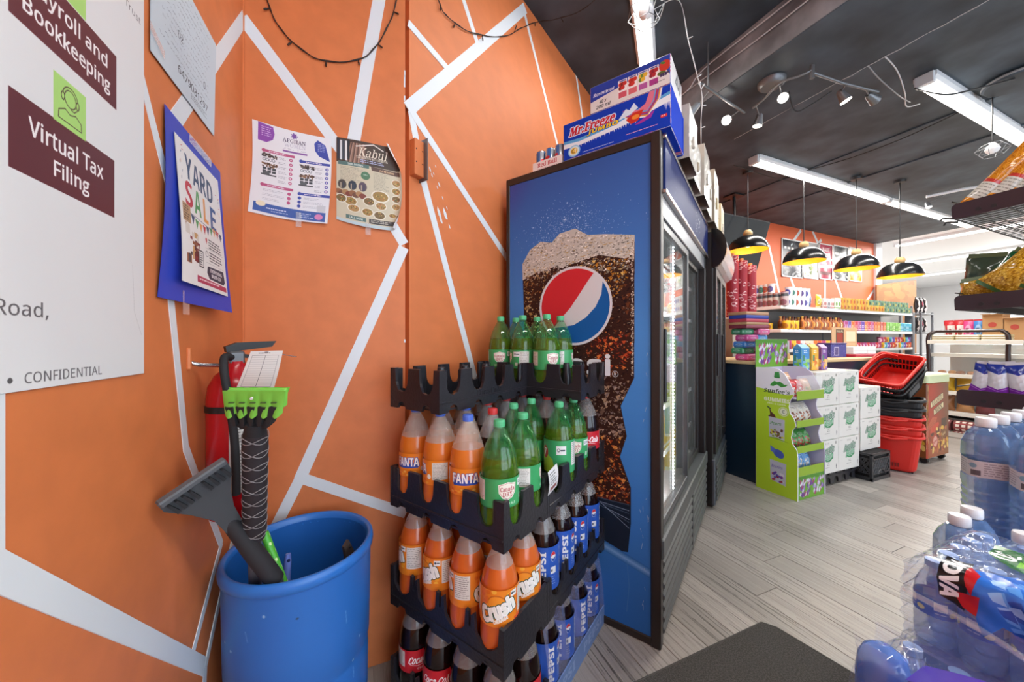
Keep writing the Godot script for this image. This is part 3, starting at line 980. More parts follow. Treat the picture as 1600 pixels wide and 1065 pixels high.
	put("tape", MB.new().grid(1, 2, func(u: float, v: float): return Vector3(0.125 + u * 0.016, -0.29 - v * 0.05, 0.012), 0.0003), M.clear, fa)
	p = Pen.new(440, 620, hexc("c9bfa6"))
	p.rect(0, 0, 440, 170, hexc("43342c"))
	for i in 14:
		p.poly([Vector2(90 + i * 7, 20), Vector2(98 + i * 7, 20), Vector2(104 + i * 9 - 30, 165), Vector2(92 + i * 9 - 30, 165)], [hexc("8a6a5a"), hexc("5d463e"), hexc("a88878")][i % 3])
	for i in 5:
		p.rect(6 + i * 16, 10 + 6 * (i % 2), 13, 140, [hexc("2b3442"), hexc("cfd2d6"), hexc("3b4656"), hexc("e2e2e2"), hexc("242b36")][i])
	p.poly([Vector2(120, 40), Vector2(240, 6), Vector2(310, 40), Vector2(306, 46), Vector2(240, 14), Vector2(126, 46)], hexc("e8e2d8"))
	p.text("Kabul", 240, 76, 66, hexc("e9dfcc"), {"face": "Droid Serif", "skew": 0.22, "width": 190, "bold": false})
	p.text("TAILORING & CATERING", 230, 118, 15, hexc("e9dfcc"), {"face": "Droid Serif", "width": 210})
	p.words(150, 132, 180, 2, 13, hexc("a3a9c8"), 0.5, 3)
	var teal := hexc("54726e")
	p.rect(10, 164, 200, 26, teal)
	p.text("TAILORING", 120, 177, 14, hexc("dfe6e0"), {"width": 100})
	p.poly([Vector2(222, 170), Vector2(420, 176), Vector2(426, 208), Vector2(228, 200)], hexc("5d463e"))
	p.text("CATERING", 330, 190, 14, hexc("dcb890"), {"width": 100})
	p.words(24, 200, 150, 11, 10, hexc("8f8a7c"), 0.3, 8)
	p.words(240, 212, 110, 13, 10, hexc("8f8a7c"), 0.3, 9)
	p.ell(186, 246, 30, 30, hexc("4f7a5c"))
	p.text("CALL", 186, 240, 9, hexc("d8e4d8"))
	for i in 3:
		p.ell(36 + i * 66, 330, 28, 36, hexc("7a7266"))
		p.ell(36 + i * 66, 330, 25, 33, [hexc("4a4440"), hexc("2d3848"), hexc("594a5a")][i])
		p.rect(24 + i * 66, 318, 8, 40, hexc("a89a88"))
		p.rect(40 + i * 66, 314, 8, 44, hexc("3a4150"))
	for i in 8:
		p.ell(14 + i * 22, 388 + 12 * (i % 2), 24, 20, [hexc("8f5f40"), hexc("6f4a3a"), hexc("a98058"), hexc("7d3f34")][i % 4])
	var plates := [[286, 380, 62, 42], [210, 430, 40, 32], [290, 450, 40, 30], [90, 450, 44, 34], [30, 440, 36, 34], [110, 500, 42, 30], [200, 510, 40, 30], [280, 520, 42, 32], [395, 260, 34, 28], [395, 320, 34, 28], [395, 380, 34, 28], [395, 440, 34, 28], [370, 510, 30, 18], [415, 520, 22, 16]]
	for i in plates.size():
		var q: Array = plates[i]
		p.ell(q[0], q[1], q[2], q[3], hexc("e4ddcc"))
		p.ell(q[0], q[1], q[2] * 0.84, q[3] * 0.84, [hexc("9a7a3e"), hexc("77603a"), hexc("a88452")][i % 3])
		for k in 14:
			p.ell(q[0] + rng.randf_range(-0.6, 0.6) * q[2], q[1] + rng.randf_range(-0.6, 0.6) * q[3], 4, 3, [hexc("6a3a24"), hexc("d8b868"), hexc("4f6a3a"), hexc("c05a3a")][k % 4])
	p.rect(60, 556, 130, 30, teal)
	p.text("CALL NOW", 125, 571, 15, hexc("e2e8e0"), {"width": 90})
	p.rect(210, 556, 210, 34, hexc("3d3a3a"))
	p.words(222, 562, 180, 2, 12, hexc("b8b0a4"))
	p.rect(0, 596, 440, 24, hexc("b9c8cc"))
	p.rect(0, 0, 3, 3, hexc("e8e8ea"))
	var fk := thing("menu_flyer", "dark restaurant and tailoring menu with curled edges, right of the community flyer", "flyer", Vector3(-0.097, 1.925, -1.393), 0.0)
	put("sheet", MB.new().grid(20, 20, func(u: float, v: float):
		var ww := 0.225
		var x: float = u * ww
		var edge := 0.80 + 0.12 * sin(v * PI) - (0.35 * (0.28 - v) if v < 0.28 else 0.0)
		var z := 0.003 + 0.008 * sin(u * PI)
		if u > edge:
			var t: float = (u - edge) * ww / 0.016
			x = edge * ww + 0.016 * sin(minf(t, 2.6))
			z += 0.016 * (1.0 - cos(minf(t, 2.6)))
		var drop := 0.018 * pow(absf(u - 0.62) / 0.62, 2.0)
		return Vector3(x, -v * 0.31 + (drop if v > 0.5 else 0.0) * (v - 0.5) * 2.0 - 0.004 * u, z), 0.0006), printed(p.tex(), 0.5), fk)
	put("tape", MB.new().grid(1, 2, func(u: float, v: float): return Vector3(0.095 + u * 0.018, -0.295 - v * 0.045, 0.016), 0.0003), M.clear, fk)
	# metal box low on the side wall's edge, painted over
	var jb := thing("junction_box", "orange painted metal box with punched holes beside the menu", "electrical box", fp(-0.572, 0.79, 1.84) , TURN)
	put("box_body", MB.new().box(Vector3(0.0, 0, 0), Vector3(0.045, 0.14, 0.03), 0.002), M.orange, jb)
	put("cover_flange", MB.new().box(Vector3(0.045, -0.012, 0.0), Vector3(0.049, 0.152, 0.05), 0.001), M.steel, jb)
	for i in 4:
		put("screw_hole", MB.new().tube([Vector3(0.008 + 0.03 * (i % 2), 0.05 + 0.05 * (i / 2), 0.029), Vector3(0.008 + 0.03 * (i % 2), 0.05 + 0.05 * (i / 2), 0.0306)], 0.003, 8), M.black, jb)

# ---------------------------------------------------------------- drink coolers
func cola_panel() -> ImageTexture:
	var s := 1045.0
	var p := Pen.new(721, 2048, hexc("3a74bb"), 1.0)
	p.soft(16, 40, func(u: float, v: float):
		var a := hexc("3a5ea6").lerp(hexc("5090d8"), clampf(v * 2.6, 0, 1))
		a = a.lerp(hexc("3272c0"), clampf((v - 0.45) * 1.8, 0, 1))
		return a.lerp(hexc("54439a"), clampf(0.5 - u * 2.0 - v * 4.0, 0, 0.6)))
	var X := func(v: float) -> float: return (0.722 - v) * s
	var Y := func(h: float) -> float: return (1.99 - h) * s
	var r := RandomNumberGenerator.new()
	r.seed = 11
	for i in 900:
		var q := Vector2(X.call(0.40) + r.randfn(0, 120), Y.call(1.70) + r.randfn(0, 62) - 20)
		var d := r.randf_range(0.6, 1.8) + (2.0 if r.randf() < 0.04 else 0.0)
		p.ell(q.x, q.y, d, d, hexc("c9dcf2").lerp(hexc("7aa6dc"), r.randf()))
	# the glass
	var right := [[0.098, 1.63], [0.10, 1.05], [0.155, 0.93], [0.13, 0.81], [0.158, 0.72], [0.113, 0.60], [0.113, 0.46], [0.125, 0.34]]
	var pts := [Vector2(X.call(0.645), Y.call(1.58)), Vector2(X.call(0.60), Y.call(1.645)), Vector2(X.call(0.54), Y.call(1.675)), Vector2(X.call(0.48), Y.call(1.66)), Vector2(X.call(0.44), Y.call(1.695)), Vector2(X.call(0.36), Y.call(1.705)), Vector2(X.call(0.30), Y.call(1.665)), Vector2(X.call(0.22), Y.call(1.655))]
	for e in right:
		pts.append(Vector2(X.call(e[0]), Y.call(e[1])))
	pts.append(Vector2(X.call(0.60), Y.call(0.40)))
	var inside := func(q: Vector2) -> bool: return Geometry2D.is_point_in_polygon(q, PackedVector2Array(pts))
	p.poly(pts, hexc("38201a"))
	# ice under the rim
	p.poly([pts[0], pts[1], pts[2], pts[3], pts[4], pts[5], pts[6], pts[7], pts[8], Vector2(X.call(0.10), Y.call(1.53)), Vector2(X.call(0.25), Y.call(1.57)), Vector2(X.call(0.42), Y.call(1.54)), Vector2(X.call(0.56), Y.call(1.53)), Vector2(X.call(0.643), Y.call(1.50))], hexc("c3bfb6"))
	for i in 1500:
		var q := Vector2(r.randf_range(X.call(0.645), X.call(0.10)), r.randf_range(Y.call(1.69), Y.call(1.50)))
		var l := r.randf_range(2, 13) * (2.6 if i < 260 else 1.0)
		if inside.call(q) and inside.call(q + Vector2(l, 0)):
			p.poly([q, q + Vector2(l, r.randf_range(-5, 5)), q + Vector2(l * 0.4, r.randf_range(2, 8))], [hexc("f1efe9"), hexc("8e8980"), hexc("d8d4ca"), hexc("b39a6c"), hexc("6a665f")][i % 5])
	# drink, with gold and red ice showing through
	for i in 5200:
		var q := Vector2(r.randf_range(X.call(0.66), X.call(0.09)), r.randf_range(Y.call(1.55), Y.call(0.46)))
		if not inside.call(q):
			continue
		var h := 1.99 - q.y / s
		var v := 0.722 - q.x / s
		var pool := [hexc("4a2a1e"), hexc("2a1714"), hexc("6b3a22"), hexc("241518")]
		if v > 0.5 and h > 1.1:
			pool = [hexc("5d3420"), hexc("8a5a30"), hexc("a9854e"), hexc("3c2118"), hexc("d0b98a")]
		elif Vector2(v - 0.24, (h - 1.51) * 0.8).length() < 0.11:
			pool = [hexc("c98f35"), hexc("a96c22"), hexc("e3c06a"), hexc("6d4018"), hexc("8f8a7a")]
		elif Vector2(v - 0.2, (h - 1.16) * 1.3).length() < 0.11:
			pool = [hexc("c2502a"), hexc("8a2c1c"), hexc("e07a3a"), hexc("58201a")]
		elif h < 0.80 and h > 0.53:
			pool = [hexc("c4622c"), hexc("8c3a20"), hexc("e0964a"), hexc("5a2018"), hexc("7a4a34")]
		elif h < 1.05 and h > 0.80:
			pool = [hexc("6f5446"), hexc("a9876c"), hexc("7e6a66"), hexc("4a2e26"), hexc("b49a8a")]
		var l := r.randf_range(3, 12) * (2.0 if i < 2200 else 1.0)
		if not inside.call(q + Vector2(l, 0)):
			continue
		p.poly([q, q + Vector2(l, r.randf_range(-l, l) * 0.6), q + Vector2(l * 0.5, l * r.randf_range(0.4, 1.0))], pool[r.randi() % pool.size()])
	for i in 700:
		var q := Vector2(r.randf_range(X.call(0.65), X.call(0.095)), r.randf_range(Y.call(1.58), Y.call(0.5)))
		if inside.call(q):
			p.ell(q.x, q.y, 1.6, 1.6, hexc("e2cfae"))
	# dark base of the glass, and its sheen on the blue below
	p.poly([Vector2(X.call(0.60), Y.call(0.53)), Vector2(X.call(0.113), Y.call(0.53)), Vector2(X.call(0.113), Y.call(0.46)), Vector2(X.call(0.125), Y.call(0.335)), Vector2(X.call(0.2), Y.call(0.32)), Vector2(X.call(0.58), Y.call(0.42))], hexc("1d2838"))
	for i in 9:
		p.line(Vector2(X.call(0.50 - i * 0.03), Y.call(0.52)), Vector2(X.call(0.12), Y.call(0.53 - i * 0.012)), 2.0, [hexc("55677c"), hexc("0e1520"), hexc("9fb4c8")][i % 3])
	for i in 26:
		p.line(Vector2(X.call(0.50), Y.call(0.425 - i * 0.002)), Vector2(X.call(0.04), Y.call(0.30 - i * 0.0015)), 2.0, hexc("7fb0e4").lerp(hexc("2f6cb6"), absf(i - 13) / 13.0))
	p.curve([Vector2(X.call(0.13), Y.call(0.30)), Vector2(X.call(0.12), Y.call(0.2)), Vector2(X.call(0.13), Y.call(0.09))], 3.0, hexc("4a83c4"))
	# condensation down the right edge
	for i in 300:
		var t := r.randf()
		var q := Vector2(X.call(0.104) + r.randf_range(-8, 2), Y.call(1.62 - t * 0.56))
		p.ell(q.x, q.y, r.randf_range(1, 3.4), r.randf_range(1, 3.4), [hexc("e6d8c4"), hexc("8d7a6c")][i % 2])
	# round emblem
	var c := Vector2(X.call(0.368), Y.call(1.358))
	p.ell(c.x, c.y, 186, 186, hexc("d9dce2"))
	p.ell(c.x, c.y, 175, 175, hexc("d9dadd"))
	var R := 174.0
	var red := []
	for i in 33:
		var a := lerpf(-0.97, -3.93, i / 32.0)
		red.append(c + Vector2(cos(a), sin(a)) * R)
	for e in [[-0.45, 0.40], [-0.10, 0.05], [0.18, -0.32], [0.40, -0.62]]:
		red.append(c + Vector2(e[0], e[1]) * R)
	p.poly(red, hexc("cf2f37"))
	var blu := []
	for i in 33:
		var a := lerpf(-0.62, 2.50, i / 32.0)
		blu.append(c + Vector2(cos(a), sin(a)) * R)
	for e in [[-0.40, 0.57], [0.0, 0.52], [0.35, 0.33], [0.62, 0.06], [0.78, -0.26]]:
		blu.append(c + Vector2(e[0], e[1]) * R)
	p.poly(blu, hexc("1c5fa8"))
	p.text("pepsi", X.call(0.395), Y.call(1.085), 118, hexc("e8eaee"), {"width": 400, "bold": false, "grow": 4.0})
	p.text("R", X.call(0.178), Y.call(1.062), 12, hexc("e8eaee"))
	for i in 12:
		var a := TAU * i / 12
		p.line(Vector2(X.call(0.178), Y.call(1.062)) + Vector2(cos(a), sin(a)) * 13, Vector2(X.call(0.178), Y.call(1.062)) + Vector2(cos(a + 0.5), sin(a + 0.5)) * 13, 2, hexc("e8eaee"))
	for i in 16:
		var q := Vector2(X.call(0.05) + r.randf_range(-30, 20), Y.call(r.randf_range(0.1, 1.2)))
		p.line(q, q + Vector2(r.randf_range(-6, 6), r.randf_range(6, 26)), 1.6, hexc("a9bcd4"))
	return ImageTexture.create_from_image(p.img)

func door(parent: Node, x0: float, x1: float, y0: float, y1: float, z: float, m: Material, fw := 0.042) -> void:
	var f := MB.new()
	f.box(Vector3(x0, y0, z - 0.018), Vector3(x0 + fw, y1, z + 0.014), 0.003)
	f.box(Vector3(x1 - fw, y0, z - 0.018), Vector3(x1, y1, z + 0.014), 0.003)
	f.box(Vector3(x0 + fw, y1 - fw, z - 0.018), Vector3(x1 - fw, y1, z + 0.014), 0.003)
	f.box(Vector3(x0 + fw, y0, z - 0.018), Vector3(x1 - fw, y0 + fw, z + 0.014), 0.003)
	var d := put("door", f, m, parent)
	put("pane", MB.new().box(Vector3(x0 + fw, y0 + fw, z - 0.004), Vector3(x1 - fw, y1 - fw, z + 0.002)), M.glass, d)
	put("handle", MB.new().box(Vector3(x0 + 0.008, 0.95, z + 0.014), Vector3(x0 + 0.024, 1.25, z + 0.03), 0.004), M.black, d)

func build_coolers() -> void:
	var L := 1.37
	var t := thing("drinks_cooler", "tall blue cola cooler with a glass of cola pictured on its side", "cooler", COOLER, TURN)
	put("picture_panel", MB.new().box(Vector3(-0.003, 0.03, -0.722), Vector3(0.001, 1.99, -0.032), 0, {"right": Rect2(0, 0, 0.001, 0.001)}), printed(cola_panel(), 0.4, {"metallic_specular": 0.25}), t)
	put("side_wall", MB.new().box(Vector3(0.001, 0.012, -0.738), Vector3(0.04, 2.01, -0.012)), M.black, t)
	put("side_wall", MB.new().box(Vector3(L - 0.04, 0.012, -0.738), Vector3(L, 2.01, -0.012)), M.black, t)
	var inner := mat(hexc("dfe4e8"), 0.5)
	put("back_wall", MB.new().box(Vector3(0.04, 0.012, -0.738), Vector3(L - 0.04, 2.01, -0.70)), inner, t)
	put("top", MB.new().box(Vector3(0.04, 1.95, -0.70), Vector3(L - 0.04, 2.01, -0.03)), M.black, t)
	put("machine_case", MB.new().box(Vector3(0.04, 0.03, -0.70), Vector3(L - 0.04, 0.42, -0.03)), inner, t)
	var trim := MB.new()
	trim.box(Vector3(-0.012, 0.0, -0.034), Vector3(0.03, 2.02, 0.004), 0.004)
	trim.box(Vector3(-0.008, 1.985, -0.742), Vector3(0.03, 2.02, -0.03), 0.003)
	trim.box(Vector3(-0.008, 0.0, -0.742), Vector3(0.03, 0.032, -0.03), 0.003)
	trim.box(Vector3(-0.008, 0.03, -0.742), Vector3(0.02, 1.99, -0.72), 0.003)
	put("edge_trim", trim, mat(hexc("2a2422"), 0.4), t)
	# header sign
	var hp := Pen.new(900, 160, hexc("1d2b62"))
	for i in 60:
		var q := Vector2(rng.randf() * 900, rng.randf() * 160)
		hp.line(q, q + Vector2(rng.randf_range(-14, 14), rng.randf_range(-14, 14)), 0.8, hexc("4a5890"))
	for i in 40:
		var q := Vector2(530 + rng.randf() * 120, 40 + rng.randf() * 90)
		hp.ell(q.x, q.y, rng.randf_range(2, 6), rng.randf_range(1, 4), hexc("8d93a8"))
	put("header", MB.new().box(Vector3(0.03, 1.80, -0.05), Vector3(L, 2.0, 0.012), 0.003), printed(hp.tex(), 0.45, {"metallic_specular": 0.12}), t)
	put("header_trim", MB.new().box(Vector3(0.02, 1.782, -0.05), Vector3(L, 1.80, 0.018), 0.003).box(Vector3(0.02, 2.0, -0.05), Vector3(L, 2.018, 0.018), 0.003), M.chrome, t)
	put("door_rail", MB.new().box(Vector3(0.03, 1.70, -0.06), Vector3(L - 0.03, 1.782, 0.0), 0.003), mat(hexc("8f959c"), 0.3, 0.5), t)
	put("front_post", MB.new().box(Vector3(0.03, 0.40, -0.06), Vector3(0.055, 1.75, 0.0), 0.003).box(Vector3(L - 0.08, 0.40, -0.06), Vector3(L, 1.78, 0.002), 0.003), M.black, t)
	door(t, 0.055, 0.70, 0.43, 1.70, -0.022, mat(hexc("54585c"), 0.35, 0.4), 0.036)
	door(t, 0.66, L - 0.08, 0.43, 1.70, -0.048, M.black, 0.036)
	# lower grille
	put("sill", MB.new().box(Vector3(0.0, 0.345, -0.05), Vector3(L, 0.425, 0.012), 0.006), mat(hexc("5b5f60"), 0.4, 0.3), t)
	var grey := mat(hexc("56595a"), 0.42, 0.2)
	put("kick_panel", MB.new().box(Vector3(0.03, 0.02, -0.05), Vector3(L, 0.345, -0.022)), mat(hexc("1f2021"), 0.7), t)  # dark backing stands for the shade in the gaps between louvers
	for i in 7:
		var y := 0.04 + i * 0.044
		for h in 2:
			put("louver", MB.new().box(Vector3(0.02 if h == 0 else 0.765, y, -0.024), Vector3(0.735 if h == 0 else L - 0.01, y + 0.029, 0.010), 0.008), grey, t)
	put("grille_divider", MB.new().box(Vector3(0.735, 0.03, -0.03), Vector3(0.765, 0.345, 0.01), 0.003), grey, t)
	for y in [0.62, 0.86, 1.10, 1.34, 1.56]:
		var sh := MB.new()
		for i in 9:
			sh.box(Vector3(0.05, y - 0.004, -0.68 + i * 0.07), Vector3(L - 0.05, y + 0.002, -0.674 + i * 0.07))
		sh.box(Vector3(0.05, y - 0.012, -0.09), Vector3(L - 0.05, y + 0.012, -0.085))
		put("wire_shelf", sh, M.white_metal, t)
	# row of LEDs just inside the near post
	var led := MB.new()
	for i in 70:
		led.box(Vector3(0.412, 0.47 + i * 0.0172, -0.036), Vector3(0.428, 0.481 + i * 0.0172, -0.030), 0.002)
	put("led_light_dots", led, mat(Color.WHITE, 0.4, 0, {"emission_enabled": true, "emission": Color(0.95, 0.98, 1), "emission_energy_multiplier": 4.0}), t)
	put("led_rail", MB.new().box(Vector3(0.405, 0.45, -0.046), Vector3(0.435, 1.69, -0.036), 0.002), M.white, t)
	var l := AreaLight3D.new()
	l.name = "led_glow"
	l.area_size = Vector2(0.02, 1.2)
	l.light_energy = 0.5
	l.area_range = 5.0
	l.area_attenuation = 2.0
	l.shadow_enabled = true
	l.position = Vector3(0.42, 1.07, -0.05)
	l.rotation = Vector3(0, 0, 0)
	t.add_child(l)
	# bottles inside
	var tints := [hexc("b9c6cc"), hexc("c0392e"), hexc("e2a23a"), hexc("3f7fb8"), hexc("5a2a22"), hexc("7fae5a")]
	var prof := [Vector2(0, 0), Vector2(0.03, 0.0), Vector2(0.033, 0.01), Vector2(0.033, 0.12), Vector2(0.026, 0.155), Vector2(0.014, 0.18), Vector2(0.014, 0.185)]
	var bm := MB.new().lathe(prof, 14).mesh()
	var cm := MB.new().lathe([Vector2(0, 0.184), Vector2(0.016, 0.184), Vector2(0.016, 0.205), Vector2(0, 0.205)], 12).mesh()
	var ys := [0.425, 0.625, 0.865, 1.105, 1.345, 1.565]
	for k in 6:
		for i in 9:
			var b := thing("chilled_bottle", "chilled bottle in the cola cooler, %s shelf up, %s from its near post" % [ORD[k], ORD[i]], "bottle", fp(0.13 + i * 0.13, 0.16 + 0.02 * (i % 2), ys[k] if k else 0.421), 0, "bottles inside the coolers")
			if k == 5:
				b.scale = Vector3(0.85, 0.6, 0.85)
			put_mesh("bottle_body", bm, M.get_or_add("chill%d" % ((k + i / 3) % 6), mat(tints[(k + i / 3) % 6], 0.15)), b)
			put_mesh("cap", cm, [M.white, M.black][(i + k) % 2], b)
	# second cooler, a little forward, with a rounded silver header
	t = thing("glass_door_cooler", "second cooler with black doors and a rounded silver header", "cooler", COOLER, TURN)
	var a0 := 1.405
	var a1 := 2.27
	put("side_wall", MB.new().box(Vector3(a0, 0.02, -0.70), Vector3(a0 + 0.04, 1.98, 0.04), 0.004), M.black, t)
	put("side_wall", MB.new().box(Vector3(a1 - 0.04, 0.02, -0.70), Vector3(a1, 1.98, 0.04), 0.004), M.black, t)
	put("back_wall", MB.new().box(Vector3(a0 + 0.04, 0.02, -0.70), Vector3(a1 - 0.04, 1.98, -0.66)), inner, t)
	put("top", MB.new().box(Vector3(a0 + 0.04, 1.90, -0.66), Vector3(a1 - 0.04, 1.98, 0.03)), M.black, t)
	put("machine_case", MB.new().box(Vector3(a0 + 0.04, 0.02, -0.66), Vector3(a1 - 0.04, 0.38, 0.02)), M.black, t)
	var hd := PackedVector2Array([Vector2(0.03, 1.72)])
	for i in 11:
		var a := -PI / 2 + PI * i / 10
		hd.append(Vector2(0.04 + 0.085 * cos(a), 1.86 + 0.14 * sin(a)))
	hd.append(Vector2(0.03, 2.0))
	put("header", MB.new().prism(hd, -a1, -a0 - 0.03), mat(hexc("b9bcc0"), 0.22, 0.5), t).rotation.y = -PI / 2
	put("header_cap", MB.new().prism(hd, -a0 - 0.03, -a0), M.black_gloss, t).rotation.y = -PI / 2
	put("middle_post", MB.new().box(Vector3(1.80, 0.38, -0.02), Vector3(1.86, 1.72, 0.045), 0.003), M.black, t)
	door(t, a0 + 0.03, 1.83, 0.39, 1.72, 0.045, M.black, 0.05)
	door(t, 1.83, a1 - 0.02, 0.39, 1.72, 0.045, M.black, 0.05)
	put("base_panel", MB.new().box(Vector3(a0, 0.03, -0.02), Vector3(a1, 0.36, 0.055), 0.008), mat(hexc("50555c"), 0.4, 0.2), t)
	for i in 6:
		put("louver", MB.new().box(Vector3(a0 + 0.03, 0.06 + i * 0.045, 0.054), Vector3(a1 - 0.01, 0.085 + i * 0.045, 0.066), 0.004), grey, t)
	for y in [0.62, 0.86, 1.10, 1.34, 1.56]:
		put("wire_shelf", MB.new().box(Vector3(a0 + 0.04, y - 0.006, -0.6), Vector3(a1 - 0.04, y, 0.0)), M.white_metal, t)
	for k in 6:
		for i in 5:
			var b := thing("chilled_bottle", "chilled bottle in the silver headed cooler, %s shelf up, %s from its near side" % [ORD[k], ORD[i]], "bottle", fp(a0 + 0.12 + i * 0.15, 0.06, ys[k] - 0.003 if k else 0.382), 0, "bottles inside the coolers")
			if k == 5:
				b.scale = Vector3(0.85, 0.6, 0.85)
			put_mesh("bottle_body", bm, M["chill%d" % ((k * 2 + i) % 6)], b)
			put_mesh("cap", cm, M.white, b)
	var l2: AreaLight3D = l.duplicate()
	l2.position = Vector3(a0 + 0.06, 1.05, -0.03)
	t.add_child(l2)
	l2.name = "led_glow"
	put("led_light_strip", MB.new().box(Vector3(a0 + 0.042, 0.45, -0.04), Vector3(a0 + 0.056, 1.69, -0.02)), M.lamp, t)
	# ---- boxes on top
	var p := Pen.new(640, 250, hexc("2140b4"))
	p.poly([Vector2(0, 120), Vector2(110, 128), Vector2(300, 116), Vector2(460, 80), Vector2(640, 40), Vector2(640, 90), Vector2(480, 128), Vector2(300, 150), Vector2(100, 168), Vector2(0, 160)], hexc("5fa6dc"))
	p.poly([Vector2(0, 140), Vector2(110, 150), Vector2(300, 132), Vector2(440, 100), Vector2(640, 60), Vector2(640, 100), Vector2(470, 138), Vector2(300, 160), Vector2(100, 178), Vector2(0, 172)], hexc("e6eef6"))
	for i in 26:
		var x := 100 + i * 14
		var yb := 160 - (x - 100) * 0.085
		p.poly([Vector2(x, yb), Vector2(x + 12, yb - 1), Vector2(x + 6, yb + 18 + 16 * absf(sin(i * 1.7)))], hexc("e6eef6"))
	for i in 4:
		p.poly([Vector2(604 + i * 10, 84), Vector2(614 + i * 10, 82), Vector2(609 + i * 10, 130 + 20 * (i % 2))], hexc("e6eef6"))
	for i in 6:
		p.poly([Vector2(380, 96 - i * 8), Vector2(410, 120 - i * 6), Vector2(520, 150 - i * 9), Vector2(590 - i * 8, 60), Vector2(600 - i * 8, 0), Vector2(575 - i * 9, 0), Vector2(555 - i * 9, 60), Vector2(500 - i * 6, 84)], [hexc("e9e6ee"), hexc("dc9a3c"), hexc("7a4aa0"), hexc("c23a4a"), hexc("6fa0d6"), hexc("d6788f")][i])
	p.poly([Vector2(400, 122), Vector2(440, 92), Vector2(500, 92), Vector2(470, 150), Vector2(430, 160)], hexc("c83a2c"))
	p.ell(455, 122, 22, 14, hexc("e88a3a"))
	p.poly([Vector2(450, 172), Vector2(520, 140), Vector2(560, 120), Vector2(540, 160), Vector2(480, 176)], hexc("a03a9c"))
	p.poly([Vector2(350, 110), Vector2(400, 50), Vector2(420, 66), Vector2(446, 30), Vector2(470, 70), Vector2(420, 96)], hexc("d8e8f6"))
	for g in [[8.0, hexc("e6eef8")], [5.0, hexc("c9d8ee")]]:
		p.text("Mr.Freeze", 190, 68, 56, g[1], {"face": "Droid Serif", "skew": 0.25, "width": 290, "grow": g[0]})
	p.text("Mr.Freeze", 190, 68, 56, hexc("c62a34"), {"face": "Droid Serif", "skew": 0.25, "width": 290, "grow": 1.5})
	p.text("JUMBO", 258, 116, 34, hexc("1a2c86"), {"width": 190, "skew": 0.2, "grow": 4})
	p.text("JUMBO", 258, 116, 34, hexc("f2d02c"), {"width": 190, "skew": 0.2, "grow": 0.8})
	p.ell(72, 206, 42, 40, hexc("8cc6e8"))
	p.ell(72, 206, 34, 32, hexc("d8e8f0"))
	p.ell(72, 206, 24, 23, hexc("e2c25a"))
	p.text("C", 66, 206, 30, hexc("8a6a2a"))
	p.text("T", 80, 206, 24, hexc("f4f4f4"))
	p.words(130, 232, 260, 1, 8, hexc("c9d2ee"))
	p.words(400, 214, 220, 1, 9, hexc("d8a0c0"), 0.5, 8)
	p.rect(590, 168, 34, 18, hexc("d23a3a"))
	p.words(594, 173, 26, 1, 9, Color.WHITE)
	var bx := thing("freezer_pop_carton", "long blue freezer pop carton with red lettering on top of the cola cooler", "box", fp(0, 0, 2.021), TURN)
	put("carton", MB.new().box(Vector3(-0.006, 0, -0.418), Vector3(0.26, 0.165, 0.04), 0.003, {"right": Rect2(0, 0, 0.01, 0.01), "front": Rect2(0.5, 0.02, 0.01, 0.01), "top": Rect2(0.3, 0.0, 0.02, 0.02), "back": Rect2(0, 0, 0.01, 0.1)}), printed(p.tex(), 0.8, {"metallic_specular": 0.08}), bx)
	put("tape_seam", MB.new().box(Vector3(0.1, 0.165, -0.418), Vector3(0.15, 0.1656, 0.04)), M.clear, bx)
	p = Pen.new(520, 190, hexc("e0dcda"))
	p.poly([Vector2(0, 0), Vector2(520, 0), Vector2(520, 130), Vector2(480, 60), Vector2(340, 50), Vector2(190, 80), Vector2(0, 110)], hexc("2640a4"))
	p.text("Rosemont", 96, 66, 24, hexc("e8eaf2"), {"face": "Droid Serif", "width": 150, "skew": 0.2})
	p.text("40 x", 90, 128, 24, hexc("33343a"), {"width": 50, "skew": 0.15})
	p.text("200 ml", 92, 160, 26, hexc("33343a"), {"width": 100, "skew": 0.15})
	for i in 4:
		var x := 196 + i * 66
		p.rect(x, 36, 60, 124, hexc("efe9e9"))
		p.rect(x + 3, 120, 54, 40, [hexc("cf5a6a"), hexc("d86a72"), hexc("b45aa0"), hexc("a83a86")][i])
		for k in 5:
			p.ell(x + 16 + (k % 3) * 14, 66 + (k / 3) * 26, 14, 15, [[hexc("c8352e"), hexc("7a2a24")], [hexc("cc3a30"), hexc("b02a26")], [hexc("e0b23a"), hexc("6a8a3a")], [hexc("b02a34"), hexc("8a2030")]][i][k % 2])
		p.rect(x + 8, 40, 44, 8, hexc("3a4a9c"))
	p.ell(490, 62, 34, 36, hexc("c83a2a"))
	p.ell(478, 40, 16, 8, hexc("4a7a3a"), 0.5)
	p.ell(470, 104, 24, 14, hexc("5a6a2a"))
	for k in 7:
		p.ell(468 + (k % 4) * 14, 112 + (k / 4) * 10, 7, 7, hexc("3a2a5a"))
	p.words(430, 150, 80, 1, 9, hexc("55565c"))
	bx = thing("juice_carton", "white and blue juice box carton with fruit pictures, topmost on the cola cooler", "box", fp(0, 0, 2.1865), TURN)
	put("carton", MB.new().box(Vector3(-0.003, 0, -0.29), Vector3(0.22, 0.118, 0.038), 0.003, {"right": Rect2(0, 0, 0.01, 0.01), "front": Rect2(0.0, 0.8, 0.2, 0.2), "top": Rect2(0, 0.0, 0.02, 0.02), "back": Rect2(0, 0, 0.01, 0.1)}), printed(p.tex(), 0.4), bx)
	put("tape_seam", MB.new().box(Vector3(0.09, 0.118, -0.29), Vector3(0.13, 0.1186, 0.038)), M.clear, bx)
	p = Pen.new(256, 60, hexc("e9e2e0"))
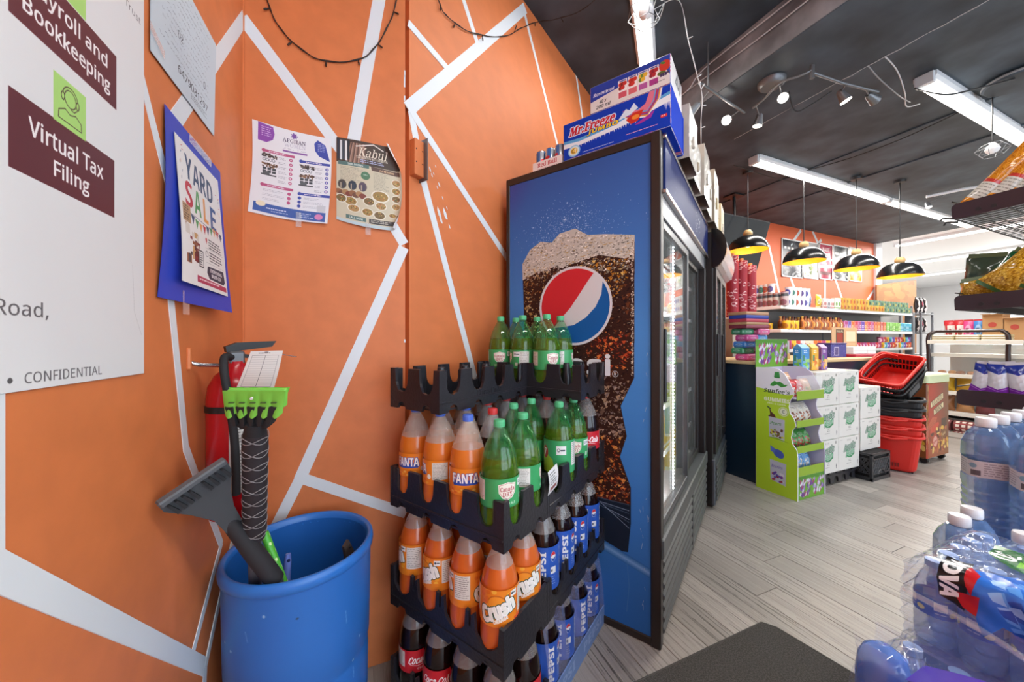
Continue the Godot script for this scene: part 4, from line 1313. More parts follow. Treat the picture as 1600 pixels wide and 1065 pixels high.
	p.text("Red Bull", 128, 30, 34, hexc("b8323c"), {"width": 170, "face": "Droid Serif"})
	bx = thing("can_tray", "shallow printed tray holding energy drink cans on the cola cooler", "tray", fp(0, 0.425, 2.021), TURN)
	var ty := MB.new()
	ty.box(Vector3(-0.004, 0, -0.158), Vector3(0.21, 0.003, 0.0))
	ty.box(Vector3(-0.004, 0.003, -0.158), Vector3(-0.001, 0.038, 0.0), 0, {"left": Rect2(0, 0, 1, 1)})
	ty.box(Vector3(0.207, 0.003, -0.158), Vector3(0.21, 0.038, 0.0))
	ty.box(Vector3(-0.001, 0.003, -0.158), Vector3(0.207, 0.038, -0.155))
	ty.box(Vector3(-0.001, 0.003, -0.003), Vector3(0.207, 0.038, 0.0))
	put("tray_body", ty, printed(p.tex(), 0.5), bx)
	p = Pen.new(128, 96, hexc("b9c0c8"))
	for i in 4:
		p.poly([Vector2(i * 32, 0), Vector2(i * 32 + 16, 0), Vector2(i * 32 + 16, 96), Vector2(i * 32, 96)], [hexc("3f6fb4"), hexc("4a7ac0")][i % 2])
	p.ell(32, 48, 12, 8, hexc("c8343c"))
	p.ell(96, 48, 12, 8, hexc("c8343c"))
	var cmat := printed(p.tex(), 0.25, {"metallic": 0.3})
	var can := MB.new().lathe([Vector2(0.022, 0.0), Vector2(0.0255, 0.006), Vector2(0.0255, 0.082), Vector2(0.022, 0.09)], 18).mesh()
	var lid := MB.new().lathe([Vector2(0.0222, 0.089), Vector2(0.0225, 0.092), Vector2(0.020, 0.092), Vector2(0.019, 0.089), Vector2(0.0, 0.089)], 18).mesh()
	for i in 4:
		for j in 3:
			var cn := thing("energy_drink_can", "energy drink can, %s row from the orange wall, %s from the printed tray front" % [ORD[2 - j], ORD[i]], "can", fp(0.027 + i * 0.0515, 0.452 + j * 0.0515, 2.0245), rng.randf() * 6.0, "energy drink cans on the cooler")
			put_mesh("can_body", can, cmat, cn)
			put_mesh("can_lid", lid, M.chrome, cn)
	# wrapped packs along the top front edge
	var pw := [mat(hexc("b9b1a5"), 0.3), mat(hexc("c9c3b9"), 0.25), mat(hexc("a79b88"), 0.35), mat(hexc("bba884"), 0.5)]
	var k := 0
	for e in [[0.28, 0.22, 0.24, 0], [0.52, 0.24, 0.22, 1], [0.78, 0.24, 0.29, 0], [1.03, 0.26, 0.30, 1], [1.31, 0.22, 0.36, 2], [1.56, 0.2, 0.42, 3], [1.80, 0.24, 0.30, 3], [2.06, 0.18, 0.2, 1]]:
		var w: float = e[1]
		var hgt: float = e[2]
		var pk := thing("wrapped_pack", ["first crinkled plastic wrapped pack behind the juice carton on the cooler", "second crinkled wrapped pack on the cooler top", "third crinkled wrapped pack on the cooler top", "fourth crinkled wrapped pack on the cooler top", "fifth and darkest wrapped pack on the cooler top", "tall tan carton among the wrapped packs on the cooler", "short tan carton over the silver header", "lowest white wrapped pack over the silver header's far end"][k], "pack", fp(e[0] - 0.0, -0.06 + 0.015 * (k % 2), (2.02 if k < 4 or k == 4 and e[0] < 1.37 else 2.002)), TURN)
		if e[0] < 1.4 and e[0] + w > 1.4:
			pk.position.y = 2.02
		var sd := k * 3.1
		var mm := MB.new()
		var ff := func(u: float, v: float, o: Vector3, du: Vector3, dv: Vector3, nn: Vector3): return o + du * u + dv * v + nn * (0.011 * sin(u * 23.0 + v * 17.0 + sd) * sin(v * 29.0 - u * 9.0 + sd) * 4.0 * u * (1 - u) * 4.0 * v * (1 - v))
		mm.grid(14, 14, func(u: float, v: float): return ff.call(u, v, Vector3(0, hgt, 0), Vector3(w, 0, 0), Vector3(0, -hgt, 0), Vector3(0, 0, 1)))
		mm.grid(14, 14, func(u: float, v: float): return ff.call(u, v, Vector3(0, hgt, -0.3), Vector3(0, 0, 0.3), Vector3(0, -hgt, 0), Vector3(-1, 0, 0)))
		mm.grid(14, 14, func(u: float, v: float): return ff.call(u, v, Vector3(w, hgt, 0), Vector3(0, 0, -0.3), Vector3(0, -hgt, 0), Vector3(1, 0, 0)))
		mm.grid(8, 8, func(u: float, v: float): return ff.call(u, v, Vector3(0, hgt, -0.3), Vector3(w, 0, 0), Vector3(0, 0, 0.3), Vector3(0, 1, 0)))
		mm.grid(2, 2, func(u: float, v: float): return ff.call(u, v, Vector3(w, hgt, -0.3), Vector3(-w, 0, 0), Vector3(0, -hgt, 0), Vector3(0, 0, -1)))
		put("wrapper", mm, pw[e[3]], pk)
		put("seam_fold", MB.new().box(Vector3(w * 0.3, hgt * 0.3, -0.002), Vector3(w * 0.42, hgt * 0.5, 0.012), 0.003), pw[(e[3] + 1) % 4], pk)
		k += 1

# ---------------------------------------------------------------- soda crates and bottles
func crate_wall(n: int, split: bool, handle: bool) -> PackedVector2Array:
	var l := n * 0.12
	var r := PackedVector2Array([Vector2(-l / 2, 0.0)])
	for i in n:
		var c := -l / 2 + 0.06 + i * 0.12
		r.append_array(PackedVector2Array([Vector2(c - 0.022, 0.0), Vector2(c - 0.014, 0.018), Vector2(c, 0.024), Vector2(c + 0.014, 0.018), Vector2(c + 0.022, 0.0)]))
	r.append(Vector2(l / 2, 0.0))
	r.append(Vector2(l / 2, 0.132))
	for k in n:
		var i := n - 1 - k
		var c := -l / 2 + 0.06 + i * 0.12
		if handle:
			r.append_array(PackedVector2Array([Vector2(c + 0.055, 0.130), Vector2(c - 0.055, 0.130)]))
		else:
			var g := 0.044 if split else 0.034
			r.append_array(PackedVector2Array([Vector2(c + g, 0.132), Vector2(c + g - 0.004, 0.086), Vector2(c + g - 0.007, 0.076), Vector2(c + 0.018, 0.060), Vector2(c, 0.054), Vector2(c - 0.018, 0.060), Vector2(c - g + 0.007, 0.076), Vector2(c - g + 0.004, 0.086), Vector2(c - g, 0.132)]))
		if split and i > 0:
			var b := c - 0.06
			r.append_array(PackedVector2Array([Vector2(b + 0.005, 0.13), Vector2(b + 0.003, 0.09), Vector2(b - 0.003, 0.09), Vector2(b - 0.005, 0.124)]))
	r.append(Vector2(-l / 2, 0.132))
	return r

func make_crate(split: bool, label: String, m: Material) -> Node3D:
	# eight-bottle shell, long way along its own x
	var t := thing("bottle_crate", label, "crate", Vector3.ZERO, 0, "stacked soda crates")
	for s in [-1, 1]:
		var w := put("long_wall", MB.new().prism(crate_wall(4, split, false), -0.005, 0.005), m, t)
		w.position.z = s * 0.114
		put("rail", MB.new().box(Vector3(-0.238, 0.030, s * 0.119 - 0.003), Vector3(0.238, 0.036, s * 0.119 + 0.002), 0.001), m, w).position.z = -s * 0.114
		for i in 5:
			var x := -0.24 + i * 0.12
			var st := MB.new()
			st.box(Vector3(clampf(x - 0.022, -0.239, 0.2), 0.02, s * 0.108 - 0.009), Vector3(clampf(x + 0.022, -0.2, 0.239), 0.1305, s * 0.108 + 0.006), 0.003)
			if not split:
				put("post", st, m, t)
		var e := put("short_wall", MB.new().prism(crate_wall(2, false, split), -0.005, 0.005), m, t)
		e.rotation.y = PI / 2
		e.position.x = s * 0.2345
	for i in 3:
		var x := -0.12 + i * 0.12
		put("inner_post", MB.new().lathe([Vector2(0.026, 0.014), Vector2(0.022, 0.07), Vector2(0.013, 0.130), Vector2(0.009, 0.131), Vector2(0.007, 0.11), Vector2(0, 0.11)], 8), m, t)
		t.get_child(-1).position.x = x
	put("crate_floor", MB.new().box(Vector3(-0.232, 0.006, -0.112), Vector3(0.232, 0.012, 0.112)), m, t)
	return t

const PROFILE := [[0.0, 0.012], [0.02, 0.004], [0.042, 0.0], [0.052, 0.010], [0.0555, 0.028], [0.0555, 0.075], [0.0545, 0.085], [0.0545, 0.172], [0.0553, 0.178], [0.0535, 0.197], [0.048, 0.224], [0.0385, 0.252], [0.0275, 0.276], [0.0185, 0.292], [0.0142, 0.300], [0.0138, 0.306]]

func profile_cut(y0: float, y1: float, grow: float) -> Array:
	var r := []
	for i in PROFILE.size():
		var a := Vector2(PROFILE[i][0], PROFILE[i][1])
		if i > 0:
			var b := Vector2(PROFILE[i - 1][0], PROFILE[i - 1][1])
			for y in [y0, y1]:
				if b.y < y and a.y > y:
					r.append(b.lerp(a, (y - b.y) / (a.y - b.y)) + Vector2(grow, 0))
		if a.y >= y0 - 1e-5 and a.y <= y1 + 1e-5:
			r.append(a + Vector2(grow if a.x > 0 else 0.0, 0))
	return r

func soda_label(kind: String) -> ImageTexture:
	var p := Pen.new(1024, 256, Color.WHITE)
	var fit := func(x: float) -> void:
		# facts panel
		p.rect(x, 20, 110, 180, hexc("e3e2dc"))
		p.words(x + 8, 30, 96, 11, 15, hexc("8d8b84"), 0.3, 3)
	match kind:
		"orange_f":
			p.img.fill(hexc("f08a24"))
			for c in [256, 768]:
				p.poly([Vector2(c - 118, 116), Vector2(c + 118, 104), Vector2(c + 110, 156), Vector2(c - 112, 164)], hexc("2f4fb4"))
				p.text("FANTA", c, 92, 92, hexc("2f4fb4"), {"width": 236, "grow": 7})
				p.text("FANTA", c, 92, 92, Color.WHITE, {"width": 236, "grow": 1})
				for k in 16:
					p.ell(c - 130 + rng.randf() * 260, 190 + rng.randf() * 46, 16, 12, [hexc("f7a83c"), hexc("e8701c"), hexc("fbc060")][k % 3])
				p.ell(c + 150, 168, 20, 26, hexc("f4efe6"))
			fit.call(446)
			fit.call(-40)
			fit.call(950)
			p.words(590, 40, 14, 12, 14, hexc("f7d0a0"))
		"orange_c":
			p.img.fill(hexc("ef8a20"))
			for c in [256, 768]:
				for k in 40:
					p.ell(c - 150 + rng.randf() * 300, rng.randf() * 256, 22, 16, [hexc("f6a52c"), hexc("e8741c"), hexc("f9b840"), hexc("ee8220")][k % 4])
				p.rect(c - 180, 200, 360, 60, hexc("ee8a24"))
				p.ell(c - 6, 92, 76, 60, hexc("d06818"))
				p.ell(c - 6, 96, 70, 54, hexc("f49a2a"))
				for g in [[15.0, hexc("244a34")], [8.0, Color.WHITE]]:
					p.text("Crush", c, 138, 112, g[1], {"width": 290, "rot": -0.34, "grow": g[0]})
				p.text("Crush", c, 138, 112, hexc("eef2ea"), {"width": 290, "rot": -0.34, "grow": 1})
				p.text("Crush", c, 140, 96, hexc("9fb0a0"), {"width": 282, "rot": -0.34})
				p.text("Crush", c, 137, 100, hexc("f2f4ee"), {"width": 284, "rot": -0.34, "grow": 1.5})
				p.text("ORANGE", c + 26, 206, 26, hexc("f4efe6"), {"width": 120, "rot": -0.3, "grow": 2})
				p.rect(c + 110, 16, 60, 42, hexc("eef0ee"))
				p.ell(c + 124, 36, 9, 9, hexc("33404c"))
				p.rect(c + 136, 32, 26, 8, hexc("33404c"))
			fit.call(446)
			fit.call(-40)
			fit.call(950)
			for x in [430, 566]:
				p.rect(x, 14, 10, 228, hexc("d8502c"))
			p.rect(400, 212, 220, 44, hexc("e2542c"))
		"ginger":
			p.img.fill(hexc("3fa564"))
			for c in [256, 768]:
				for g in [[0.0, hexc("f0ece0")], [8.0, hexc("b8464e")], [11.0, hexc("f0ece0")]]:
					var s: float = g[0]
					p.poly([Vector2(c - 78 + s, 46 + s), Vector2(c - 30, 38 + s), Vector2(c, 28 + s), Vector2(c + 30, 38 + s), Vector2(c + 78 - s, 46 + s), Vector2(c + 74 - s, 120), Vector2(c + 44 - s, 168 - s), Vector2(c, 186 - s), Vector2(c - 44 + s, 168 - s), Vector2(c - 74 + s, 120)], g[1])
				p.text("Canada", c, 88, 40, hexc("b03a44"), {"width": 124, "face": "Droid Serif"})
				p.text("DRY", c, 134, 38, hexc("b03a44"), {"width": 84, "face": "Droid Serif"})
				p.text("GINGER ALE", c, 218, 22, hexc("d8ecd8"), {"width": 140})
				p.rect(c + 108, 24, 92, 66, hexc("eef0ee"))
				p.ell(c + 130, 56, 14, 14, hexc("33404c"))
				p.ell(c + 130, 56, 9, 9, hexc("eef0ee"))
				p.rect(c + 148, 52, 42, 10, hexc("33404c"))
				p.rect(c + 136, 170, 34, 46, hexc("c9dfca"))
			fit.call(446)
			fit.call(-50)
			fit.call(960)
			p.rect(0, 246, 1024, 10, hexc("2f8a50"))
		"lime":
			p.img.fill(hexc("3fa86a"))
			for c in [256, 768]:
				p.poly([Vector2(c - 180, 60), Vector2(c - 20, 150), Vector2(c + 10, 256), Vector2(c - 180, 256)], hexc("a4c83a"))
				p.ell(c - 120, 100, 44, 50, hexc("c2343a"))
				p.text("7", c - 124, 100, 60, Color.WHITE)
				p.rect(c + 20, 40, 104, 70, hexc("eef0ee"))
				p.ell(c + 44, 74, 15, 15, hexc("33404c"))
				p.ell(c + 44, 74, 10, 10, hexc("eef0ee"))
				p.rect(c + 62, 70, 50, 11, hexc("33404c"))
			fit.call(446)
			fit.call(-40)
			fit.call(950)
		"cola_r":
			p.img.fill(hexc("cf2230"))
			for c in [256, 768]:
				p.text("Coca-Cola", c, 112, 84, Color.WHITE, {"width": 280, "face": "Droid Serif", "skew": 0.3, "grow": 1.5})
				p.curve([Vector2(c - 130, 160), Vector2(c - 60, 178), Vector2(c + 20, 166), Vector2(c + 90, 176)], 5, Color.WHITE)
				p.text("CLASSIC", c, 210, 22, hexc("f0d8d8"), {"width": 120})
			fit.call(446)
			fit.call(-40)
			fit.call(950)
		"cola_b":
			p.img.fill(hexc("2f5fc4"))
			for c in [200, 456, 712, 968]:
				p.text("PEPSI", c, 128, 62, hexc("f0f2f6"), {"width": 200, "rot": -PI / 2, "grow": 2})
				p.ell(c + 110, 60, 30, 30, hexc("e8eaf0"))
				p.poly([Vector2(c + 82, 56), Vector2(c + 90, 38), Vector2(c + 110, 30), Vector2(c + 130, 38), Vector2(c + 138, 52), Vector2(c + 112, 50)], hexc("cf2f37"))
				p.poly([Vector2(c + 82, 64), Vector2(c + 110, 72), Vector2(c + 138, 62), Vector2(c + 128, 82), Vector2(c + 110, 90), Vector2(c + 90, 80)], hexc("1c4fa8"))
				p.rect(c + 80, 120, 62, 40, hexc("e4e8ee"))
				p.ell(c + 94, 140, 9, 9, hexc("33404c"))
				p.words(c + 84, 176, 50, 4, 14, hexc("9fb4e4"), 0.3, 3)
	return p.tex()

func make_bottle(called: String, kind: String, o: Dictionary) -> Node3D:
	var t := thing(called, "soda bottle", "bottle", Vector3.ZERO, 0)
	put("liquid", MB.new().lathe(profile_cut(0.0, o.fill, -0.0008) + [Vector2(0.0, o.fill)], 28), o.liquid, t)
	put("bottle_shell", MB.new().lathe(profile_cut(o.fill + 0.0, 0.306, 0.0), 28), o.shell, t)
	put("label_band", MB.new().lathe([Vector2(0.0562, o.y0), Vector2(0.0562, o.y1)], 32), printed(soda_label(kind), 0.35), t)
	var cap := MB.new().lathe([Vector2(0.0155, 0.300), Vector2(0.0158, 0.302), Vector2(0.0158, 0.316), Vector2(0.0145, 0.319), Vector2(0.0, 0.3195)], 20)
	for i in 20:
		var a := TAU * i / 20
		cap.xf = Transform3D(Basis(UP, a), Vector3.ZERO)
		cap.box(Vector3(-0.0009, 0.303, 0.0152), Vector3(0.0009, 0.315, 0.0165))
	put("cap", cap, o.cap, t)
	put("neck_ring", MB.new().lathe([Vector2(0.0135, 0.293), Vector2(0.0172, 0.2945), Vector2(0.0172, 0.2965), Vector2(0.0135, 0.298)], 20), o.shell, t)
	return t

func build_soda_stack() -> void:
	M.orange_drink = mat(hexc("dc7620"), 0.12, 0, {"clearcoat_enabled": true, "clearcoat": 0.5})
	M.crush_drink = mat(hexc("d4641c"), 0.12, 0, {"clearcoat_enabled": true, "clearcoat": 0.5})
	M.cola_drink = mat(hexc("1a0d0c"), 0.08)
	M.green_drink = mat(Color(0.30, 0.46, 0.07, 0.62), 0.05)
	M.green_shell = mat(Color(0.16, 0.52, 0.26, 0.36), 0.05)
	M.frost = mat(Color(0.88, 0.84, 0.80, 0.34), 0.06)
	M.frost_cola = mat(Color(0.72, 0.70, 0.69, 0.38), 0.06)
	var caps := {"blue": mat(hexc("4f74d8"), 0.4), "green": mat(hexc("5cc48c"), 0.4), "red": mat(hexc("d23a3a"), 0.4), "orange": mat(hexc("e88a3a"), 0.4), "navy": mat(hexc("2a4fb0"), 0.4)}
	var kinds := {
		"f": make_bottle("orange_soda_bottle", "orange_f", {"liquid": M.orange_drink, "shell": M.frost, "fill": 0.224, "y0": 0.097, "y1": 0.172, "cap": caps.blue}),
		"c": make_bottle("orange_soda_bottle", "orange_c", {"liquid": M.crush_drink, "shell": M.frost, "fill": 0.25, "y0": 0.107, "y1": 0.205, "cap": caps.orange}),
		"g": make_bottle("ginger_ale_bottle", "ginger", {"liquid": M.green_drink, "shell": M.green_shell, "fill": 0.22, "y0": 0.092, "y1": 0.170, "cap": caps.green}),
		"l": make_bottle("lime_soda_bottle", "lime", {"liquid": M.green_drink, "shell": M.green_shell, "fill": 0.23, "y0": 0.075, "y1": 0.19, "cap": caps.green}),
		"k": make_bottle("cola_bottle", "cola_r", {"liquid": M.cola_drink, "shell": M.frost_cola, "fill": 0.232, "y0": 0.100, "y1": 0.172, "cap": caps.red}),
		"p": make_bottle("cola_bottle", "cola_b", {"liquid": M.cola_drink, "shell": M.frost_cola, "fill": 0.24, "y0": 0.065, "y1": 0.205, "cap": caps.navy}),
	}
	var spent := {}
	var place := func(k: String, tier: int, u: float, v: float, twist: float, label: String, group := "") -> void:
		var y: float = [0.0135, 0.3255, 0.6585, 0.9915][tier]
		var at := fp(-0.72 + u, 0.225 + v, y)
		var turn := atan2(at.z, -at.x) + twist
		if not spent.has(k):
			spent[k] = true
			kinds[k].position = at
			kinds[k].rotation.y = turn
			kinds[k].set_meta("label", label)
			if group:
				kinds[k].set_meta("group", group)
		else:
			copy_of(kinds[k], at, turn, label, group)
	# crates: two patterns
	var ca := make_crate(false, "", M.crate)
	var cb := make_crate(true, "", M.crate)
	var first := [true, true]
	var lay := func(kind: int, tier: int, u: float, v: float, cross: bool, label: String) -> Node3D:
		var y: float = [0.0, 0.312, 0.645, 0.978][tier]
		var at := fp(-0.72 + u, 0.225 + v, y)
		var turn := TURN + (PI / 2 if cross else 0.0)
		var src: Node3D = [ca, cb][kind]
		if first[kind]:
			first[kind] = false
			src.position = at
			src.rotation.y = turn
			src.set_meta("label", label)
			return src
		return copy_of(src, at, turn, label)
	lay.call(1, 0, 0.12, 0.24, true, "black crate on the floor beside the blue barrel, under the red labelled colas")
	lay.call(1, 1, 0.12, 0.24, true, "black crate of orange sodas, second from the floor, with paired thin prongs")
	lay.call(1, 1, 0.48, 0.12, false, "black crate of blue labelled colas in the second tier, facing the cooler side")
	lay.call(1, 1, 0.48, 0.36, false, "hidden black crate in the second tier against the wall")
	lay.call(0, 2, 0.12, 0.24, true, "black crate of orange sodas and a ginger ale at its corner, third tier")
	lay.call(0, 2, 0.48, 0.12, false, "black crate with green bottles and a white tag, third tier facing the cooler side")
	lay.call(0, 2, 0.48, 0.36, false, "third tier black crate of colas nearest the orange wall")
	var top := lay.call(0, 3, 0.24, 0.36, false, "empty black crate on top of the stack, with embossed script on its side") as Node3D
	lay.call(0, 3, 0.60, 0.24, true, "topmost black crate holding six ginger ale bottles")
	var tm := TextMesh.new()
	var sf := SystemFont.new()
	sf.font_names = PackedStringArray(["Droid Serif"])
	sf.font_weight = 700
	tm.font = sf
	tm.font_size = 32
	tm.pixel_size = 0.0009
	tm.depth = 0.002
	tm.text = "Coca-Cola"
	put_mesh("embossed_script", tm, M.crate, top).position = Vector3(0.0, 0.046, 0.1195)
	# bottles, tier by tier; the stack is three crates deep
	for i in 4:
		place.call("k", 0, 0.06, 0.06 + i * 0.12, [0.2, 0.5, -0.2, 0.45][i], ["cola bottle on the lowest tier, half hidden at the stack's front corner", "cola bottle on the lowest tier, second from the front corner", "cola bottle on the lowest tier, second from the blue barrel", "red labelled cola bottle on the lowest tier, next to the blue barrel"][i])
	place.call("k", 0, 0.18, 0.06, 0.3, "cola bottle on the lowest tier, beside the blue cola carton")
	for i in 4:
		place.call("c", 1, 0.06, 0.06 + i * 0.12, [-0.1, 1.25, 2.1, 1.45][i], ["orange soda at the front corner of the second tier, fruit logo facing out", "orange soda in the second tier, second from its front corner, facts panel showing", "orange soda in the second tier, second from the barrel side, barcode showing", "orange soda at the barrel end of the second tier"][i])
	place.call("c", 1, 0.18, 0.06, 0.12, "orange soda in the second tier just behind the corner one, beside the blue labelled colas")
	for i in 3:
		place.call("c", 1, 0.18, 0.18 + i * 0.12, 1.0 + i, "orange soda in the back row of the second tier, %s from its front corner" % ORD[i + 1], "orange sodas in the back row of the second tier")
	for i in 4:
		place.call("p", 1, 0.30 + i * 0.12, 0.06, [0.35, 0.75, 0.35, 0.3][i], "blue labelled cola in the second tier, %s" % ["nearest the orange sodas", "second from the orange sodas", "third from the orange sodas", "nearest the cooler"][i])
		place.call("p", 1, 0.30 + i * 0.12, 0.18, 1.0, "blue labelled cola behind the front row of the second tier, %s from the oranges" % ORD[i], "blue labelled colas behind the front row")
	place.call("g", 2, 0.06, 0.06, 0.42, "big ginger ale bottle at the front corner of the third tier")
	for i in 3:
		place.call("f", 2, 0.06, 0.18 + i * 0.12, [-0.15, 1.55, -0.55][i], "orange soda with blue cap in the third tier, %s" % ["beside the corner ginger ale", "facts panel showing, middle of three", "at the barrel end"][i])
	place.call("g", 2, 0.18, 0.06, 1.6, "ginger ale bottle with white facts panel in the third tier, behind the corner one")
	place.call("k", 2, 0.18, 0.18, 0.0, "cola bottle in the third tier behind the corner ginger ale")
	place.call("f", 2, 0.18, 0.30, 0.3, "orange soda in the back row of the third tier, nearer the corner ginger ale")
	place.call("f", 2, 0.18, 0.42, 0.3, "orange soda in the back row of the third tier, at the barrel end")
	place.call("l", 2, 0.42, 0.06, -0.3, "green lime soda bottle with a lime and red dot label, third tier")
	place.call("g", 2, 0.54, 0.06, 0.1, "ginger ale bottle in the third tier between the lime soda and a cola")
	place.call("k", 2, 0.66, 0.06, 0.2, "red capped cola in the third tier, nearest the cooler")
	place.call("g", 2, 0.30, 0.18, 1.2, "ginger ale bottle in the third tier's second row, nearest the front")
	place.call("g", 2, 0.42, 0.18, 1.6, "ginger ale bottle in the third tier's second row, behind the lime soda")
	place.call("k", 2, 0.54, 0.18, 0.2, "red capped cola in the third tier's second row")
	place.call("k", 2, 0.66, 0.18, 0.9, "cola in the third tier's second row, nearest the cooler")
	for i in 4:
		for j in 2:
			place.call("k", 2, 0.30 + i * 0.12, 0.30 + j * 0.12, 0.4 * i, "cola bottle near the wall in the third tier, %s row, %s from the front" % [["inner", "wall side"][j], ORD[i]], "colas near the wall in the third tier")
	for i in 3:
		for j in 2:
			place.call("g", 3, 0.54 + j * 0.12, 0.18 + i * 0.12, [0.5, 1.7, -0.1][i] + j, "ginger ale bottle on the topmost crate, %s row, %s" % [["front", "back"][j], ["nearest the emblem of the cooler", "middle one", "nearest the orange wall"][i]])
	# printed carton of colas in film, on the floor
	var p := Pen.new(512, 80, hexc("6f8fc4"))
	p.text("PEPSI", 110, 40, 40, hexc("93acd6"), {"width": 190})
	p.text("PEPSI", 380, 40, 40, hexc("93acd6"), {"width": 190})
	var cartn := thing("cola_carton", "low blue carton of colas in shrink film on the floor, under the soda stack", "carton", fp(-0.48, 0.225), TURN)
	var cm := printed(p.tex(), 0.5)
	put("tray_body", MB.new().box(Vector3(0, 0.0, -0.24), Vector3(0.48, 0.006, 0)).box(Vector3(0, 0.006, -0.004), Vector3(0.48, 0.075, 0)).box(Vector3(0, 0.006, -0.24), Vector3(0.48, 0.075, -0.236)).box(Vector3(0, 0.006, -0.236), Vector3(0.004, 0.075, -0.004)).box(Vector3(0.476, 0.006, -0.236), Vector3(0.48, 0.075, -0.004)), cm, cartn)
	for i in 4:
		for j in 2:
			place.call("p", 0, 0.30 + i * 0.12, 0.06 + j * 0.12, [0.9, 0.3, 1.1, 0.6][i], "blue labelled cola in the filmed floor carton, %s row, %s" % [["front", "back"][j], ["at its near end", "second from its near end", "third from its near end", "at the cooler end"][i]], ["", "back row colas of the floor carton"][j])
	var film := MB.new()
	var bump := func(u: float) -> float: return 0.006 * absf(sin(u * PI * 4.0))
	film.grid(32, 10, func(u: float, v: float): return Vector3(u * 0.476 + 0.002, 0.30 - 0.23 * v, -0.002 - bump.call(u) - 0.03 * pow(1.0 - v, 2.0)), 0.0)
	put("shrink_film", film, mat(Color(0.72, 0.76, 0.98, 0.22), 0.06), cartn)
	# small white tag clipped on a crate prong
	p = Pen.new(96, 110, hexc("dcdcdc"))
	p.words(12, 14, 70, 5, 12, hexc("6a6a6c"))
	p.rect(16, 80, 64, 18, hexc("8a4a44"))
	var tg := thing("price_tag", "small white paper tag on a prong of the third tier crate", "tag", fp(-0.72 + 0.24, 0.225 - 0.008, 0.735), TURN)
	put("tag_paper", MB.new().grid(2, 4, func(u: float, v: float): return Vector3(-0.03 + u * 0.058, 0.062 - v * 0.072 + u * 0.012, 0.004 + 0.006 * sin(v * PI)), 0.0006), printed(p.tex(), 0.5), tg)

